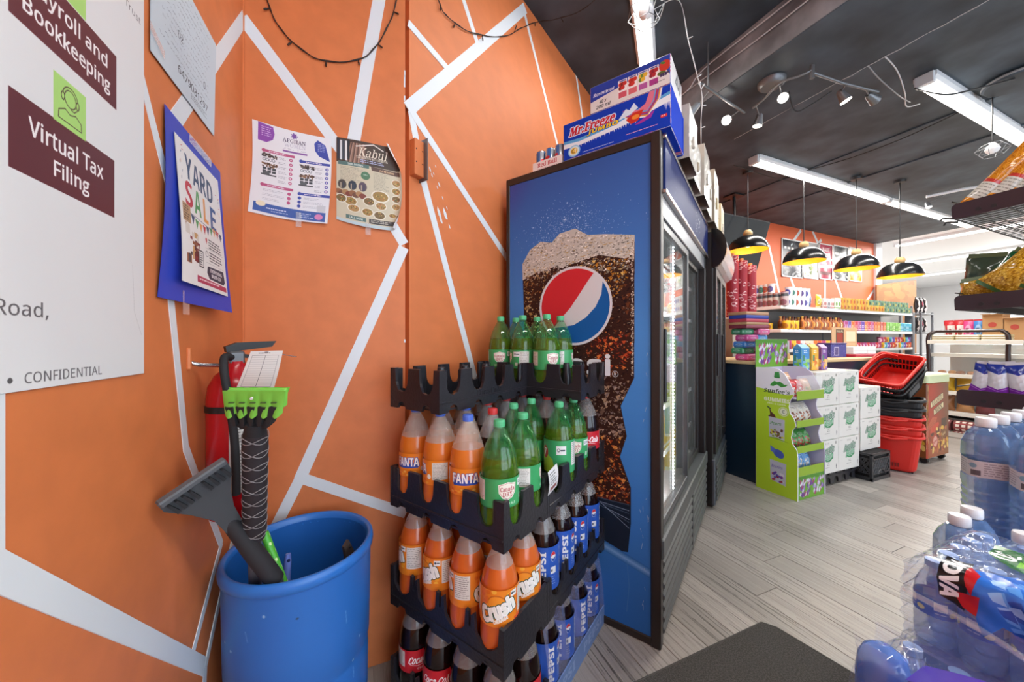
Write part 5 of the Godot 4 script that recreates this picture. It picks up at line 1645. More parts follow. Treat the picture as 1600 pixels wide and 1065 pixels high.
# ---------------------------------------------------------------- barrel, scrapers, extinguisher
func build_barrel() -> void:
	var bp := Pen.new(512, 512, hexc("2c70c4"))
	for i in 70:
		var q := Vector2(rng.randf() * 512, rng.randf() * 470)
		p_mark(bp, q, i)
	var blue := printed(bp.tex(), 0.38, {"texture_repeat": true})
	var b := thing("blue_barrel", "open blue plastic barrel in the orange corner, holding scrapers", "barrel", Vector3(-0.168, 0, -1.155), 0.4)
	put("barrel_body", MB.new().lathe([Vector2(0.0, 0.0), Vector2(0.150, 0.0), Vector2(0.165, 0.012), Vector2(0.172, 0.05), Vector2(0.174, 0.30), Vector2(0.170, 0.315), Vector2(0.170, 0.33), Vector2(0.177, 0.345), Vector2(0.179, 0.45), Vector2(0.181, 0.585), Vector2(0.183, 0.60)], 56), blue, b)
	put("rim", MB.new().lathe([Vector2(0.180, 0.594), Vector2(0.187, 0.600), Vector2(0.1885, 0.612), Vector2(0.187, 0.622), Vector2(0.182, 0.628), Vector2(0.176, 0.627), Vector2(0.171, 0.621), Vector2(0.170, 0.60)], 56, 0, TAU, 0.3), mat(hexc("2f76cc"), 0.3), b)
	put("barrel_inside", MB.new().lathe([Vector2(0.170, 0.61), Vector2(0.168, 0.3), Vector2(0.162, 0.02), Vector2(0.0, 0.015)], 48), mat(hexc("2366b8"), 0.4), b)
	# black foam handled brush, green and black head up
	var t := thing("snow_brush", "snow brush with black foam grip, green and black head raised, standing in the barrel", "brush")
	var top := Vector3(-0.213, 1.020, -0.880)
	var bot := Vector3(-0.244, 0.735, -1.004)
	var foot := Vector3(-0.275, 0.42, -1.141)
	var ax := (top - bot).normalized()
	var foam := []
	var rr := []
	for i in 13:
		foam.append(bot.lerp(top - ax * 0.012, i / 12.0))
		rr.append(0.0235 if i > 0 and i < 12 else 0.021)
	put("foam_grip", MB.new().tube(foam, rr, 20), mat(hexc("2c272b"), 0.8), t)
	for i in 9:
		for s in [-1, 1]:
			var ring := []
			var o := bot.lerp(top, 0.07 + i * 0.107)
			var e1 := ax.cross(Vector3(1, 0, 0)).normalized()
			var e2 := ax.cross(e1)
			for k in 25:
				var a := TAU * k / 24
				ring.append(o + (e1 * cos(a) + e2 * sin(a)) * 0.0238 + ax * (0.007 * s * sin(a * 2.0)))
			put("grey_thread", MB.new().tube(ring, 0.0008, 5, false), mat(hexc("8f8b8c"), 0.6), t)
	put("shaft", MB.new().tube([foot, bot], 0.014, 14), mat(hexc("6d6a6d"), 0.5), t)
	put("neck", MB.new().tube([top - ax * 0.014, top + ax * 0.012], [0.021, 0.017], 16), M.rubber, t)
	var hx := Vector3(0.923, 0, 0.384)
	var hz := hx.cross(ax).normalized()
	var fr := Transform3D(Basis(hx, ax, hz), top)
	var hd := MB.new()
	hd.xf = fr
	hd.prism(PackedVector2Array([Vector2(-0.026, 0.0), Vector2(0.026, 0.0), Vector2(0.035, 0.008), Vector2(0.056, 0.062), Vector2(-0.052, 0.062), Vector2(-0.036, 0.008)]), -0.010, 0.006)
	for i in 5:
		var x := -0.044 + i * 0.022
		hd.prism(PackedVector2Array([Vector2(x * 0.75 - 0.003, 0.012), Vector2(x * 0.75 + 0.003, 0.012), Vector2(x + 0.008, 0.058), Vector2(x - 0.008, 0.058)]), 0.006, 0.014)
	put("black_head", hd, M.rubber, t)
	var gh := MB.new()
	gh.xf = fr
	gh.grid(40, 6, func(u: float, v: float): return Vector3(lerpf(-0.055, 0.062, u) * (1.0 + 0.06 * (1.0 - v)), 0.094 - v * (0.052 + 0.010 * absf(sin(u * PI * 5.0))), 0.010 + 0.006 * absf(sin(u * PI * 5.0)) * v), 0.016)
	gh.box(Vector3(-0.056, 0.05, -0.008), Vector3(0.062, 0.092, 0.004), 0.003)
	put("green_blade", gh, mat(hexc("7cc84a"), 0.4), t)
	for i in 5:
		var sl := MB.new()
		sl.xf = fr
		var x := -0.037 + i * 0.021
		sl.box(Vector3(x - 0.006, 0.068, 0.0135), Vector3(x + 0.006, 0.0705, 0.0175), 0.001)
		put("blade_slot", sl, mat(hexc("3f5a26"), 0.6), t)
	var st := MB.new()
	st.xf = fr
	st.lathe([Vector2(0, 0), Vector2(0.004, 0), Vector2(0.003, 0.003), Vector2(0, 0.003)], 10)
	st.xf = fr * Transform3D(Basis(Vector3.RIGHT, PI / 2), Vector3(0.004, 0.08, 0.016))
	st.lathe([Vector2(0.0032, 0), Vector2(0.003, 0.002), Vector2(0, 0.0022)], 10)
	put("rivet", st, M.white, t)
	# grey ice scraper leaning out to the left
	t = thing("ice_scraper", "wide grey ice scraper with a ribbed blade leaning left out of the barrel", "scraper")
	var a := Vector3(-0.356, 0.898, -0.852)
	var c := Vector3(-0.273, 0.953, -0.904)
	var mid := Vector3(-0.272, 0.766, -0.980)
	var dn := Vector3(-0.206, 0.615, -1.017)
	var end := Vector3(-0.15, 0.40, -1.09)
	var e1 := (c - a).normalized()
	var mouth := (a + c) / 2.0
	var dir := (mid - mouth).normalized()
	var half := 0.058
	# frame: x across the blade, y down to the handle, z to the viewer
	var ydn := (dir - e1 * dir.dot(e1)).normalized()
	var sf := Transform3D(Basis(e1, -ydn, e1.cross(-ydn).normalized()), mouth)
	var gm := mat(hexc("4b4d50"), 0.55)
	var sm := MB.new()
	sm.xf = sf
	var bladep := PackedVector2Array([Vector2(-half, 0.0), Vector2(half, 0.0), Vector2(half * 0.98, -0.03), Vector2(0.036, -0.075), Vector2(0.024, -0.12), Vector2(0.018, -0.185), Vector2(-0.014, -0.185), Vector2(-0.016, -0.12), Vector2(-0.036, -0.066), Vector2(-half, -0.022)])
	sm.prism(bladep, -0.007, 0.003)
	put("blade", sm, gm, t)
	var lip := MB.new()
	lip.xf = sf
	lip.box(Vector3(-half, -0.010, -0.009), Vector3(half, 0.004, 0.008), 0.003)
	put("blade_lip", lip, mat(hexc("5c5f63"), 0.5), t)
	for i in 9:
		if i == 4:
			continue
		var rb := MB.new()
		rb.xf = sf * Transform3D(Basis(Vector3.BACK, 0.16), Vector3(-0.046 + i * 0.0115, -0.025, 0.0))
		rb.prism(PackedVector2Array([Vector2(-0.0022, 0.014), Vector2(0.0022, 0.014), Vector2(0.0034, -0.014), Vector2(-0.0034, -0.014)]), 0.003, 0.011)
		put("blade_rib", rb, mat(hexc("2c2d30"), 0.6), t)
	var neck0: Vector3 = sf * Vector3(0.002, -0.182, -0.002)
	put("handle", MB.new().tube([neck0 - (dn - neck0).normalized() * 0.03, neck0, neck0.lerp(dn, 0.5), dn], [0.014, 0.0175, 0.0205, 0.0205], 16), mat(hexc("29282b"), 0.7), t)
	put("metal_shaft", MB.new().tube([dn, dn.lerp(end, 0.2), end], [0.017, 0.0115, 0.0115], 14), M.steel, t)
	# stick with pale dots
	t = thing("dotted_stick", "bright green stick with pale dots behind the grey scraper in the barrel", "stick")
	var g0 := Vector3(-0.236, 0.72, -1.051)
	var g1 := Vector3(-0.150, 0.49, -1.006)
	var dp := Pen.new(64, 256, hexc("55b83a"))
	for i in 16:
		for k in 3:
			dp.ell(10 + k * 21 + 10 * (i % 2), 8 + i * 16, 3.6, 3.2, hexc("d9f0a8"))
	put("stick_body", MB.new().tube([g0, g0.lerp(g1, 0.33), g0.lerp(g1, 0.66), g1], 0.0095, 14), printed(dp.tex(), 0.4, {"texture_repeat": true}), t)
	# blue tube
	t = thing("blue_tube", "short pale blue tube handle with a hole, inside the barrel", "handle")
	var q0 := Vector3(-0.199, 0.612, -1.134)
	var q1 := Vector3(-0.201, 0.42, -1.09)
	put("tube_body", MB.new().tube([q1, q0.lerp(q1, 0.1), q0], [0.009, 0.009, 0.0065], 14), mat(hexc("6f86d8"), 0.4), t)
	put("hang_hole", MB.new().tube([q0.lerp(q1, 0.07) + Vector3(0.003, 0, 0.0078), q0.lerp(q1, 0.07) + Vector3(0.0035, 0, 0.0094)], 0.0042, 12), mat(hexc("1d2c66"), 0.6), t)
	# dark clip end on the right
	t = thing("dark_scraper_edge", "dark worn scraper edge sticking up at the barrel's right side", "scraper")
	var ds := MB.new()
	ds.xf = Transform3D(Basis(UP, 0.9) * Basis(Vector3.BACK, 0.35), Vector3(-0.02, 0.48, -1.13))
	ds.prism(PackedVector2Array([Vector2(-0.03, 0), Vector2(0.03, 0), Vector2(0.012, 0.165), Vector2(-0.008, 0.16)]), -0.004, 0.004)
	put("plate", ds, mat(hexc("3d302a"), 0.7), t)
	for i in 4:
		var tt := MB.new()
		tt.xf = ds.xf
		tt.box(Vector3(0.004 + 0.003 * i, 0.14 - i * 0.03, 0.004), Vector3(0.012 + 0.003 * i, 0.15 - i * 0.03, 0.010), 0.002)
		put("plate_tooth", tt, M.black, t)
	# fire extinguisher hung on the left wall
	var x := thing("fire_extinguisher", "red fire extinguisher hung in the orange corner behind the snow brush", "fire extinguisher", Vector3(-0.300, 0, -1.072), 0.5)
	put("cylinder", MB.new().lathe([Vector2(0, 0.775), Vector2(0.052, 0.775), Vector2(0.0575, 0.785), Vector2(0.0575, 1.06), Vector2(0.054, 1.09), Vector2(0.042, 1.115), Vector2(0.022, 1.135), Vector2(0.019, 1.15), Vector2(0, 1.15)], 32), mat(hexc("b4151f"), 0.22), x)
	put("strap", MB.new().lathe([Vector2(0.0578, 1.03), Vector2(0.0592, 1.03), Vector2(0.0592, 1.045), Vector2(0.0578, 1.045)], 32), M.black, x)
	var lp := Pen.new(200, 260, hexc("d9d6d2"))
	lp.words(14, 14, 170, 20, 12, hexc("8a8480"), 0.35)
	lp.rect(10, 110, 180, 6, hexc("3c3a3a"))
	put("instruction_label", MB.new().lathe([Vector2(0.0579, 0.84), Vector2(0.0579, 1.0)], 20, -0.45, 1.5), printed(lp.tex(), 0.4), x)
	put("valve", MB.new().box(Vector3(-0.016, 1.14, -0.016), Vector3(0.016, 1.175, 0.016), 0.004), M.steel, x)
	put("lever", MB.new().prism(PackedVector2Array([Vector2(-0.02, 1.172), Vector2(0.075, 1.185), Vector2(0.085, 1.20), Vector2(0.0, 1.196), Vector2(-0.022, 1.186)]), -0.011, 0.011), M.black, x)
	put("carry_handle", MB.new().prism(PackedVector2Array([Vector2(0.0, 1.160), Vector2(0.075, 1.150), Vector2(0.078, 1.157), Vector2(0.0, 1.170)]), -0.009, 0.009), M.black, x)
	put("hose", MB.new().tube(spline([Vector3(-0.012, 1.16, 0.012), Vector3(-0.030, 1.16, 0.035), Vector3(-0.034, 1.12, 0.058), Vector3(-0.026, 1.05, 0.068), Vector3(-0.018, 0.97, 0.068), Vector3(-0.015, 0.90, 0.067), Vector3(-0.014, 0.84, 0.066)], 5), 0.0085, 10), M.rubber, x)
	put("wall_bracket", MB.new().tube([Vector3(-0.02, 1.14, -0.01), Vector3(-0.07, 1.145, 0.02), Vector3(-0.085, 1.15, 0.015)], 0.005, 8), M.chrome, x)
	put("bracket_plate", MB.new().box(Vector3(-0.096, 1.135, 0.0), Vector3(-0.086, 1.185, 0.03), 0.003), M.orange, x)
	x.get_child(-1).rotation.y = -0.0
	lp = Pen.new(150, 190, hexc("e2e0dc"))
	lp.rect(14, 20, 122, 148, hexc("9a9a98"))
	lp.rect(16, 22, 118, 144, hexc("e2e0dc"))
	for i in 13:
		lp.rect(16, 30 + i * 10.5, 118, 1.2, hexc("a8a6a4"))
	lp.rect(74, 22, 2, 144, hexc("5a5a5a"))
	lp.words(40, 8, 70, 1, 9, hexc("6a6a6a"))
	lp.words(44, 174, 66, 1, 9, hexc("4a4a6a"))
	lp.ell(75, 6, 10, 3, hexc("8a8684"))
	var tg := thing("inspection_tag", "white ruled inspection tag hanging off the fire extinguisher", "tag")
	var k0 := Vector3(-0.247, 1.176, -0.985)
	var k1 := Vector3(-0.178, 1.178, -0.955)
	var k2 := Vector3(-0.277, 1.085, -0.985)
	var k3 := Vector3(-0.197, 1.085, -0.952)
	put("tag_paper", MB.new().grid(4, 6, func(u: float, v: float): return k0.lerp(k1, u).lerp(k2.lerp(k3, u), v) + Vector3(0.2, 0, 0.6) * 0.012 * sin(v * PI), 0.0006), printed(lp.tex(), 0.5), tg)
	put("wire_tie", MB.new().tube([Vector3(-0.23, 1.172, -0.985), Vector3(-0.21, 1.174, -0.978), Vector3(-0.15, 1.163, -0.95)], 0.0012, 5), M.chrome, tg)

func p_mark(p: Pen, q: Vector2, i: int) -> void:
	if i % 3 == 0:
		p.ell(q.x, q.y, 1.6, 2.6, hexc("9fc0e4"))
	elif i % 3 == 1:
		p.ell(q.x, q.y, 1.3, 1.6, hexc("26364c"))
	else:
		p.line(q, q + Vector2(rng.randf_range(-3, 3), rng.randf_range(6, 30)), 0.9, hexc("6fa0dc"))

# ---------------------------------------------------------------- what hangs from the ceiling
func light_string(label: String, pts: Array, drops: Array, m: Material) -> void:
	var t := thing("fairy_light_string", label, "string lights")
	var path := spline(pts, 6)
	var twin := []
	for i in path.size():
		twin.append(path[i] + Vector3(0.0022 * sin(i * 1.3), 0.0022 * cos(i * 1.3), 0.0015))
	put("wire", MB.new().tube(path, 0.0018, 6), m, t)
	put("wire", MB.new().tube(twin, 0.0016, 6), m, t)
	for d in drops:
		var q: Vector3 = path[clampi(int(d[0] * (path.size() - 1)), 0, path.size() - 1)]
		var e: Vector3 = q + d[1]
		put("mini_bulb", MB.new().tube([q, q.lerp(e, 0.5), q.lerp(e, 0.55), e], [0.0022, 0.0022, 0.0034, 0.0026], 7), m, t)

func spot_head(called: String, at: Vector3, aim: Vector3, lit: float, label: String, stem: Vector3) -> void:
	var t := thing(called, label, "spotlight", Vector3.ZERO, 0, "")
	var d := aim.normalized()
	put("head_shell", MB.new().tube([at - d * 0.05, at - d * 0.04, at - d * 0.01, at + d * 0.03], [0.012, 0.02, 0.024, 0.032], 16), M.steel, t)
	put("stem", MB.new().tube([at - d * 0.03, stem], 0.004, 7), M.steel, t)
	var lens := mat(Color.WHITE, 0.3, 0, {"emission_enabled": true, "emission": Color(1, 0.97, 0.92), "emission_energy_multiplier": lit})
	put("lamp_lens", MB.new().tube([at + d * 0.0302, at + d * 0.033], 0.0285, 16), lens, t)
	if lit > 2.0:
		var l := SpotLight3D.new()
		l.name = "lamp_glow"
		l.light_energy = 0.8
		l.spot_range = 30.0
		l.spot_attenuation = 2.0
		l.spot_angle = 40.0
		l.light_size = 0.03
		l.shadow_enabled = true
		t.add_child(l)
		l.position = at + d * 0.04
		l.basis = Basis.looking_at(d, UP if absf(d.y) < 0.95 else Vector3.RIGHT)

func build_ceiling_things() -> void:
	# strings of tiny lights
	var wz := -1.388
	light_string("dark fairy light string hanging in a loop on the narrow orange wall", [Vector3(-0.33, 2.45, wz), Vector3(-0.296, 2.307, wz), Vector3(-0.245, 2.228, wz), Vector3(-0.149, 2.181, wz), Vector3(-0.026, 2.219, wz), Vector3(0.04, 2.298, wz), Vector3(0.096, 2.437, wz), Vector3(0.125, 2.6, wz)],
		[[0.15, Vector3(-0.016, -0.012, 0.004)], [0.31, Vector3(-0.012, -0.018, 0.004)], [0.46, Vector3(0.0, -0.02, 0.004)], [0.58, Vector3(0.003, -0.02, 0.004)], [0.72, Vector3(0.016, -0.012, 0.004)], [0.86, Vector3(0.018, -0.006, 0.004)]], M.cable)
	light_string("fairy light string looping from the side wall up onto the dark ceiling", [fp(-0.50, 0.783, 2.72), fp(-0.42, 0.783, 2.615), fp(-0.368, 0.783, 2.60), fp(-0.224, 0.783, 2.64), fp(0.025, 0.783, 2.798), fp(0.20, 0.775, 2.97), Vector3(0.959, 3.13, -1.9), Vector3(1.051, 3.12, -1.829), Vector3(1.163, 3.11, -1.695), Vector3(1.22, 3.13, -1.5)],
		[[0.12, Vector3(0, -0.03, 0.01)], [0.26, Vector3(-0.01, -0.03, 0.01)], [0.38, Vector3(0.0, -0.035, 0.01)], [0.5, Vector3(0.01, 0.035, 0.01)], [0.66, Vector3(0.0, -0.02, 0.0)], [0.8, Vector3(0.01, -0.03, 0.01)]], M.cable)
	light_string("pale fairy light string dangling straight down beside the ceiling beam", [Vector3(1.52, 3.1, -1.55), Vector3(1.645, 3.143, -1.482), Vector3(1.695, 2.924, -1.461), Vector3(1.746, 2.705, -1.44), Vector3(1.769, 2.596, -1.43), Vector3(1.763, 2.414, -1.433), Vector3(1.769, 2.20, -1.43)],
		[[0.1, Vector3(-0.02, -0.02, 0)], [0.35, Vector3(0.025, 0.012, 0.01)], [0.5, Vector3(0.02, 0.015, 0.01)], [0.62, Vector3(0.016, 0.03, 0.01)], [0.74, Vector3(0.02, 0.0, 0.01)], [0.86, Vector3(0.022, 0.008, 0.01)]], M.wire_white)
	# cables along the beam and across the ceiling
	for c in [["upper of two white cables run along the ceiling beam", [Vector3(2.19, 3.13, 0.2), Vector3(2.19, 3.125, -0.6), Vector3(2.185, 3.10, -1.2), Vector3(2.19, 3.11, -1.75), Vector3(2.16, 3.02, -1.9), Vector3(2.19, 3.11, -2.4)], M.wire_white],
			["lower of two white cables run along the ceiling beam", [Vector3(2.195, 3.06, 0.2), Vector3(2.195, 3.05, -0.7), Vector3(2.195, 3.03, -1.3), Vector3(2.195, 3.05, -1.9), Vector3(2.195, 3.06, -2.6)], M.wire_white],
			["dark cable sagging across the dark ceiling between the two tube lights", [Vector3(4.60, 3.13, -2.40), Vector3(4.61, 3.085, -2.0), Vector3(4.60, 3.08, -1.6), Vector3(4.58, 3.12, -1.22)], M.black],
			["dark cable bundle beside the long tube light", [Vector3(3.72, 3.13, -2.62), Vector3(4.3, 3.10, -2.60), Vector3(4.66, 3.09, -2.57), Vector3(5.3, 3.10, -2.58), Vector3(5.9, 3.09, -2.56), Vector3(6.4, 3.10, -2.55)], M.black],
			["pale cable bundle from the beam to the wide tube light", [Vector3(2.86, 3.02, -1.22), Vector3(3.1, 3.06, -1.26), Vector3(3.4, 3.08, -1.31), Vector3(3.75, 3.06, -1.33), Vector3(4.0, 3.1, -1.36)], M.cable_gray],
			["second pale cable from the beam to the wide tube light", [Vector3(2.86, 3.06, -1.18), Vector3(3.1, 3.10, -1.20), Vector3(3.45, 3.11, -1.24), Vector3(3.8, 3.09, -1.32), Vector3(4.0, 3.08, -1.38), Vector3(4.1, 3.1, -1.34)], M.wire_white]]:
		tag(put("ceiling_cable", MB.new().tube(spline(c[1], 6), 0.004, 7), c[2]), c[0], "cable")
	# track spotlights
	var tr := thing("track_light_rail", "short dark rail with two spotlights left of the ceiling beam", "light rail")
	put("rail", MB.new().tube([Vector3(1.97, 2.85, -1.61), Vector3(2.48, 2.82, -1.665)], 0.009, 8), M.steel, tr)
	put("hanger", MB.new().tube([Vector3(2.06, 2.846, -1.62), Vector3(2.06, 3.15, -1.62)], 0.005, 7), M.steel, tr)
	tr = thing("spiral_light_rail", "curling spotlight rail with a round canopy under the ceiling beam", "light rail")
	put("canopy", MB.new().lathe([Vector2(0, -0.035), Vector2(0.06, -0.035), Vector2(0.075, -0.02), Vector2(0.078, 0.0), Vector2(0, 0.0)], 28), M.steel, tr)
	tr.get_child(-1).position = Vector3(2.44, 2.89, -1.46)
	put("rail", MB.new().tube(spline([Vector3(2.47, 2.81, -1.60), Vector3(2.46, 2.82, -1.52), Vector3(2.40, 2.82, -1.39), Vector3(2.44, 2.815, -1.30), Vector3(2.481, 2.83, -1.25)], 6), 0.007, 8), M.steel, tr)
	put("rail", MB.new().tube([Vector3(2.481, 2.82, -1.259), Vector3(2.75, 2.80, -1.22), Vector3(3.02, 2.79, -1.17)], 0.008, 8), M.steel, tr)
	put("joint", MB.new().tube([Vector3(2.481, 2.78, -1.256), Vector3(2.481, 2.86, -1.256)], 0.012, 10), M.steel, tr)
	put("cord_loop", MB.new().tube(spline([Vector3(2.55, 2.83, -1.42), Vector3(2.62, 2.72, -1.42), Vector3(2.68, 2.74, -1.36), Vector3(2.74, 2.79, -1.28)], 6), 0.004, 7), M.black, tr)
	var hd := [["brightest spotlight, aimed at the viewer beside the beam", Vector3(2.38, 2.775, -1.727), Vector3(-0.72, -0.4, 0.55), 30.0, Vector3(2.42, 2.82, -1.66)],
		["unlit pale spotlight at the rail's left end over the cooler boxes", Vector3(2.071, 2.785, -1.743), Vector3(-0.35, -0.5, -0.4), 1.4, Vector3(2.08, 2.845, -1.63)],  # unlit head, its lens given a weak glow to look pale
		["small cone spotlight pointing down from the curling rail", Vector3(2.591, 2.77, -1.639), Vector3(-0.05, -0.95, -0.2), 3.5, Vector3(2.47, 2.82, -1.58)],
		["round glowing spotlight under the rail's canopy", Vector3(2.524, 2.80, -1.445), Vector3(-0.6, -0.62, 0.5), 9.0, Vector3(2.42, 2.82, -1.40)],
		["elongated glowing spotlight on the straight rail", Vector3(2.82, 2.76, -1.257), Vector3(0.3, -0.8, 0.25), 9.0, Vector3(2.76, 2.80, -1.22)],
		["spotlight turned right at the straight rail's end", Vector3(3.03, 2.77, -1.2), Vector3(0.95, -0.3, 0.1), 6.0, Vector3(2.93, 2.79, -1.19)]]
	for h in hd:
		spot_head("track_spotlight", h[1], h[2], h[3], h[0], h[4])
	# white spotlight on the ceiling panel
	spot_head("ceiling_spotlight", Vector3(6.62, 2.93, -2.09), Vector3(-0.2, -0.9, 0.3), 1.2, "small white spotlight on a white arm, left of the orange bags", Vector3(6.7, 3.03, -1.95))
	tag(put("spotlight_arm", MB.new().tube([Vector3(6.6, 3.04, -2.1), Vector3(6.75, 3.06, -1.85), Vector3(6.9, 3.05, -1.55)], 0.02, 8), M.white_metal), "white arm carrying the small ceiling spotlight", "lamp arm")
	# pendants with black domes, gold inside
	var dome := MB.new().lathe([Vector2(0.200, 0.0), Vector2(0.198, 0.03), Vector2(0.185, 0.07), Vector2(0.160, 0.11), Vector2(0.12, 0.145), Vector2(0.07, 0.163), Vector2(0.03, 0.168)], 40).mesh()
	var gold := MB.new()
	gold.lathe([Vector2(0.03, 0.162), Vector2(0.07, 0.157), Vector2(0.116, 0.139), Vector2(0.155, 0.105), Vector2(0.180, 0.067), Vector2(0.194, 0.03), Vector2(0.196, 0.0), Vector2(0.200, 0.0)], 40)
	var gm := gold.mesh()
	var neck := MB.new().lathe([Vector2(0.0, 0.165), Vector2(0.036, 0.165), Vector2(0.046, 0.18), Vector2(0.046, 0.205), Vector2(0.03, 0.232), Vector2(0.0, 0.236)], 20).mesh()
	var bulb := MB.new().lathe([Vector2(0, 0.035), Vector2(0.02, 0.042), Vector2(0.03, 0.065), Vector2(0.026, 0.09), Vector2(0.014, 0.12), Vector2(0.012, 0.15)], 18).mesh()
	var bm := mat(Color.WHITE, 0.4, 0, {"emission_enabled": true, "emission": Color(1, 0.86, 0.6), "emission_energy_multiplier": 3.0})
	var ps := [[Vector3(4.02, 2.23, -2.66), "black dome pendant half hidden by the silver cooler header"], [Vector3(4.678, 2.115, -2.449), "black dome pendant in front of the foil posters, second from the coolers"], [Vector3(5.338, 2.049, -2.258), "black dome pendant before the orange wall's right end, third from the coolers"], [Vector3(5.924, 1.973, -2.1), "black dome pendant above the plywood board, farthest from the coolers"]]
	for q in ps:
		var t := thing("dome_pendant", q[1], "pendant lamp", q[0], 0, "black dome pendants")
		put_mesh("dome", dome, mat(hexc("17181a"), 0.22), t)
		put_mesh("gold_lining", gm, mat(hexc("c59a2e"), 0.35, 0.35), t)
		put_mesh("wood_neck", neck, M.wood, t)
		put_mesh("bulb", bulb, bm, t)
		put("cord", MB.new().tube([Vector3(0, 0.23, 0), Vector3(0, 3.135 - q[0].y, 0)], 0.005, 7), M.black, t)
		put("ceiling_cup", MB.new().lathe([Vector2(0, 3.10 - q[0].y), Vector2(0.05, 3.10 - q[0].y), Vector2(0.055, 3.124 - q[0].y), Vector2(0, 3.124 - q[0].y)], 20), M.black, t)
		var l := OmniLight3D.new()
		l.name = "bulb_glow"
		l.light_energy = 0.12
		l.light_color = Color(1, 0.86, 0.62)
		l.omni_range = 20.0
		l.omni_attenuation = 2.0
		l.light_size = 0.03
		l.shadow_enabled = true
		l.position = Vector3(0, 0.07, 0)
		t.add_child(l)
	# wire cage pendants
	for q in [[Vector3(1.40, 2.98, -1.475), "wire cage pendant with a pale disc, cut by the picture's top beside the tube light", 0.1], [Vector3(4.53, 2.70, -1.09), "dark wire cage pendant hanging behind the orange bags", 0.09]]:
		var t := thing("cage_pendant", q[1], "pendant lamp", q[0], 0)
		var r: float = q[2]
		var rings := []
		for y in [[0.45, 0.55], [0.0, 1.0], [-0.55, 0.6]]:
			var ring := []
			for k in 7:
				ring.append(Vector3(r * y[1] * cos(TAU * k / 6), r * y[0], r * y[1] * sin(TAU * k / 6)))
			rings.append(ring)
			put("cage_wire", MB.new().tube(ring, 0.002, 5), M.steel, t)
		for k in 6:
			put("cage_wire", MB.new().tube([rings[0][k], rings[1][k], rings[2][k]], 0.002, 5), M.steel, t)
		put("bulb", MB.new().lathe([Vector2(0, -0.035), Vector2(0.03, -0.02), Vector2(0.04, 0.0), Vector2(0.03, 0.025), Vector2(0.012, 0.05)], 18), M.white, t)
		put("cord", MB.new().tube([Vector3(0, r * 0.45, 0), Vector3(0, 3.15 - q[0].y, 0)], 0.005, 7), M.black, t)
	var cn := thing("cord_canopy", "flat round ceiling plate with a cord, right of the wide tube light", "ceiling plate", Vector3(4.45, 3.138, -0.95))
	put("plate", MB.new().lathe([Vector2(0, -0.03), Vector2(0.16, -0.03), Vector2(0.17, -0.018), Vector2(0.17, 0.0), Vector2(0, 0)], 32), M.ceil, cn)
	put("plate_rim", MB.new().lathe([Vector2(0.171, -0.02), Vector2(0.176, -0.012), Vector2(0.171, -0.002)], 32), M.cable_gray, cn)
	put("cord_swag", MB.new().tube(spline([Vector3(-0.10, -0.035, 0.0), Vector3(-0.3, -0.08, -0.12), Vector3(-0.45, -0.1, -0.22), Vector3(-0.7, -0.07, -0.3)], 6), 0.006, 7), M.black, cn)

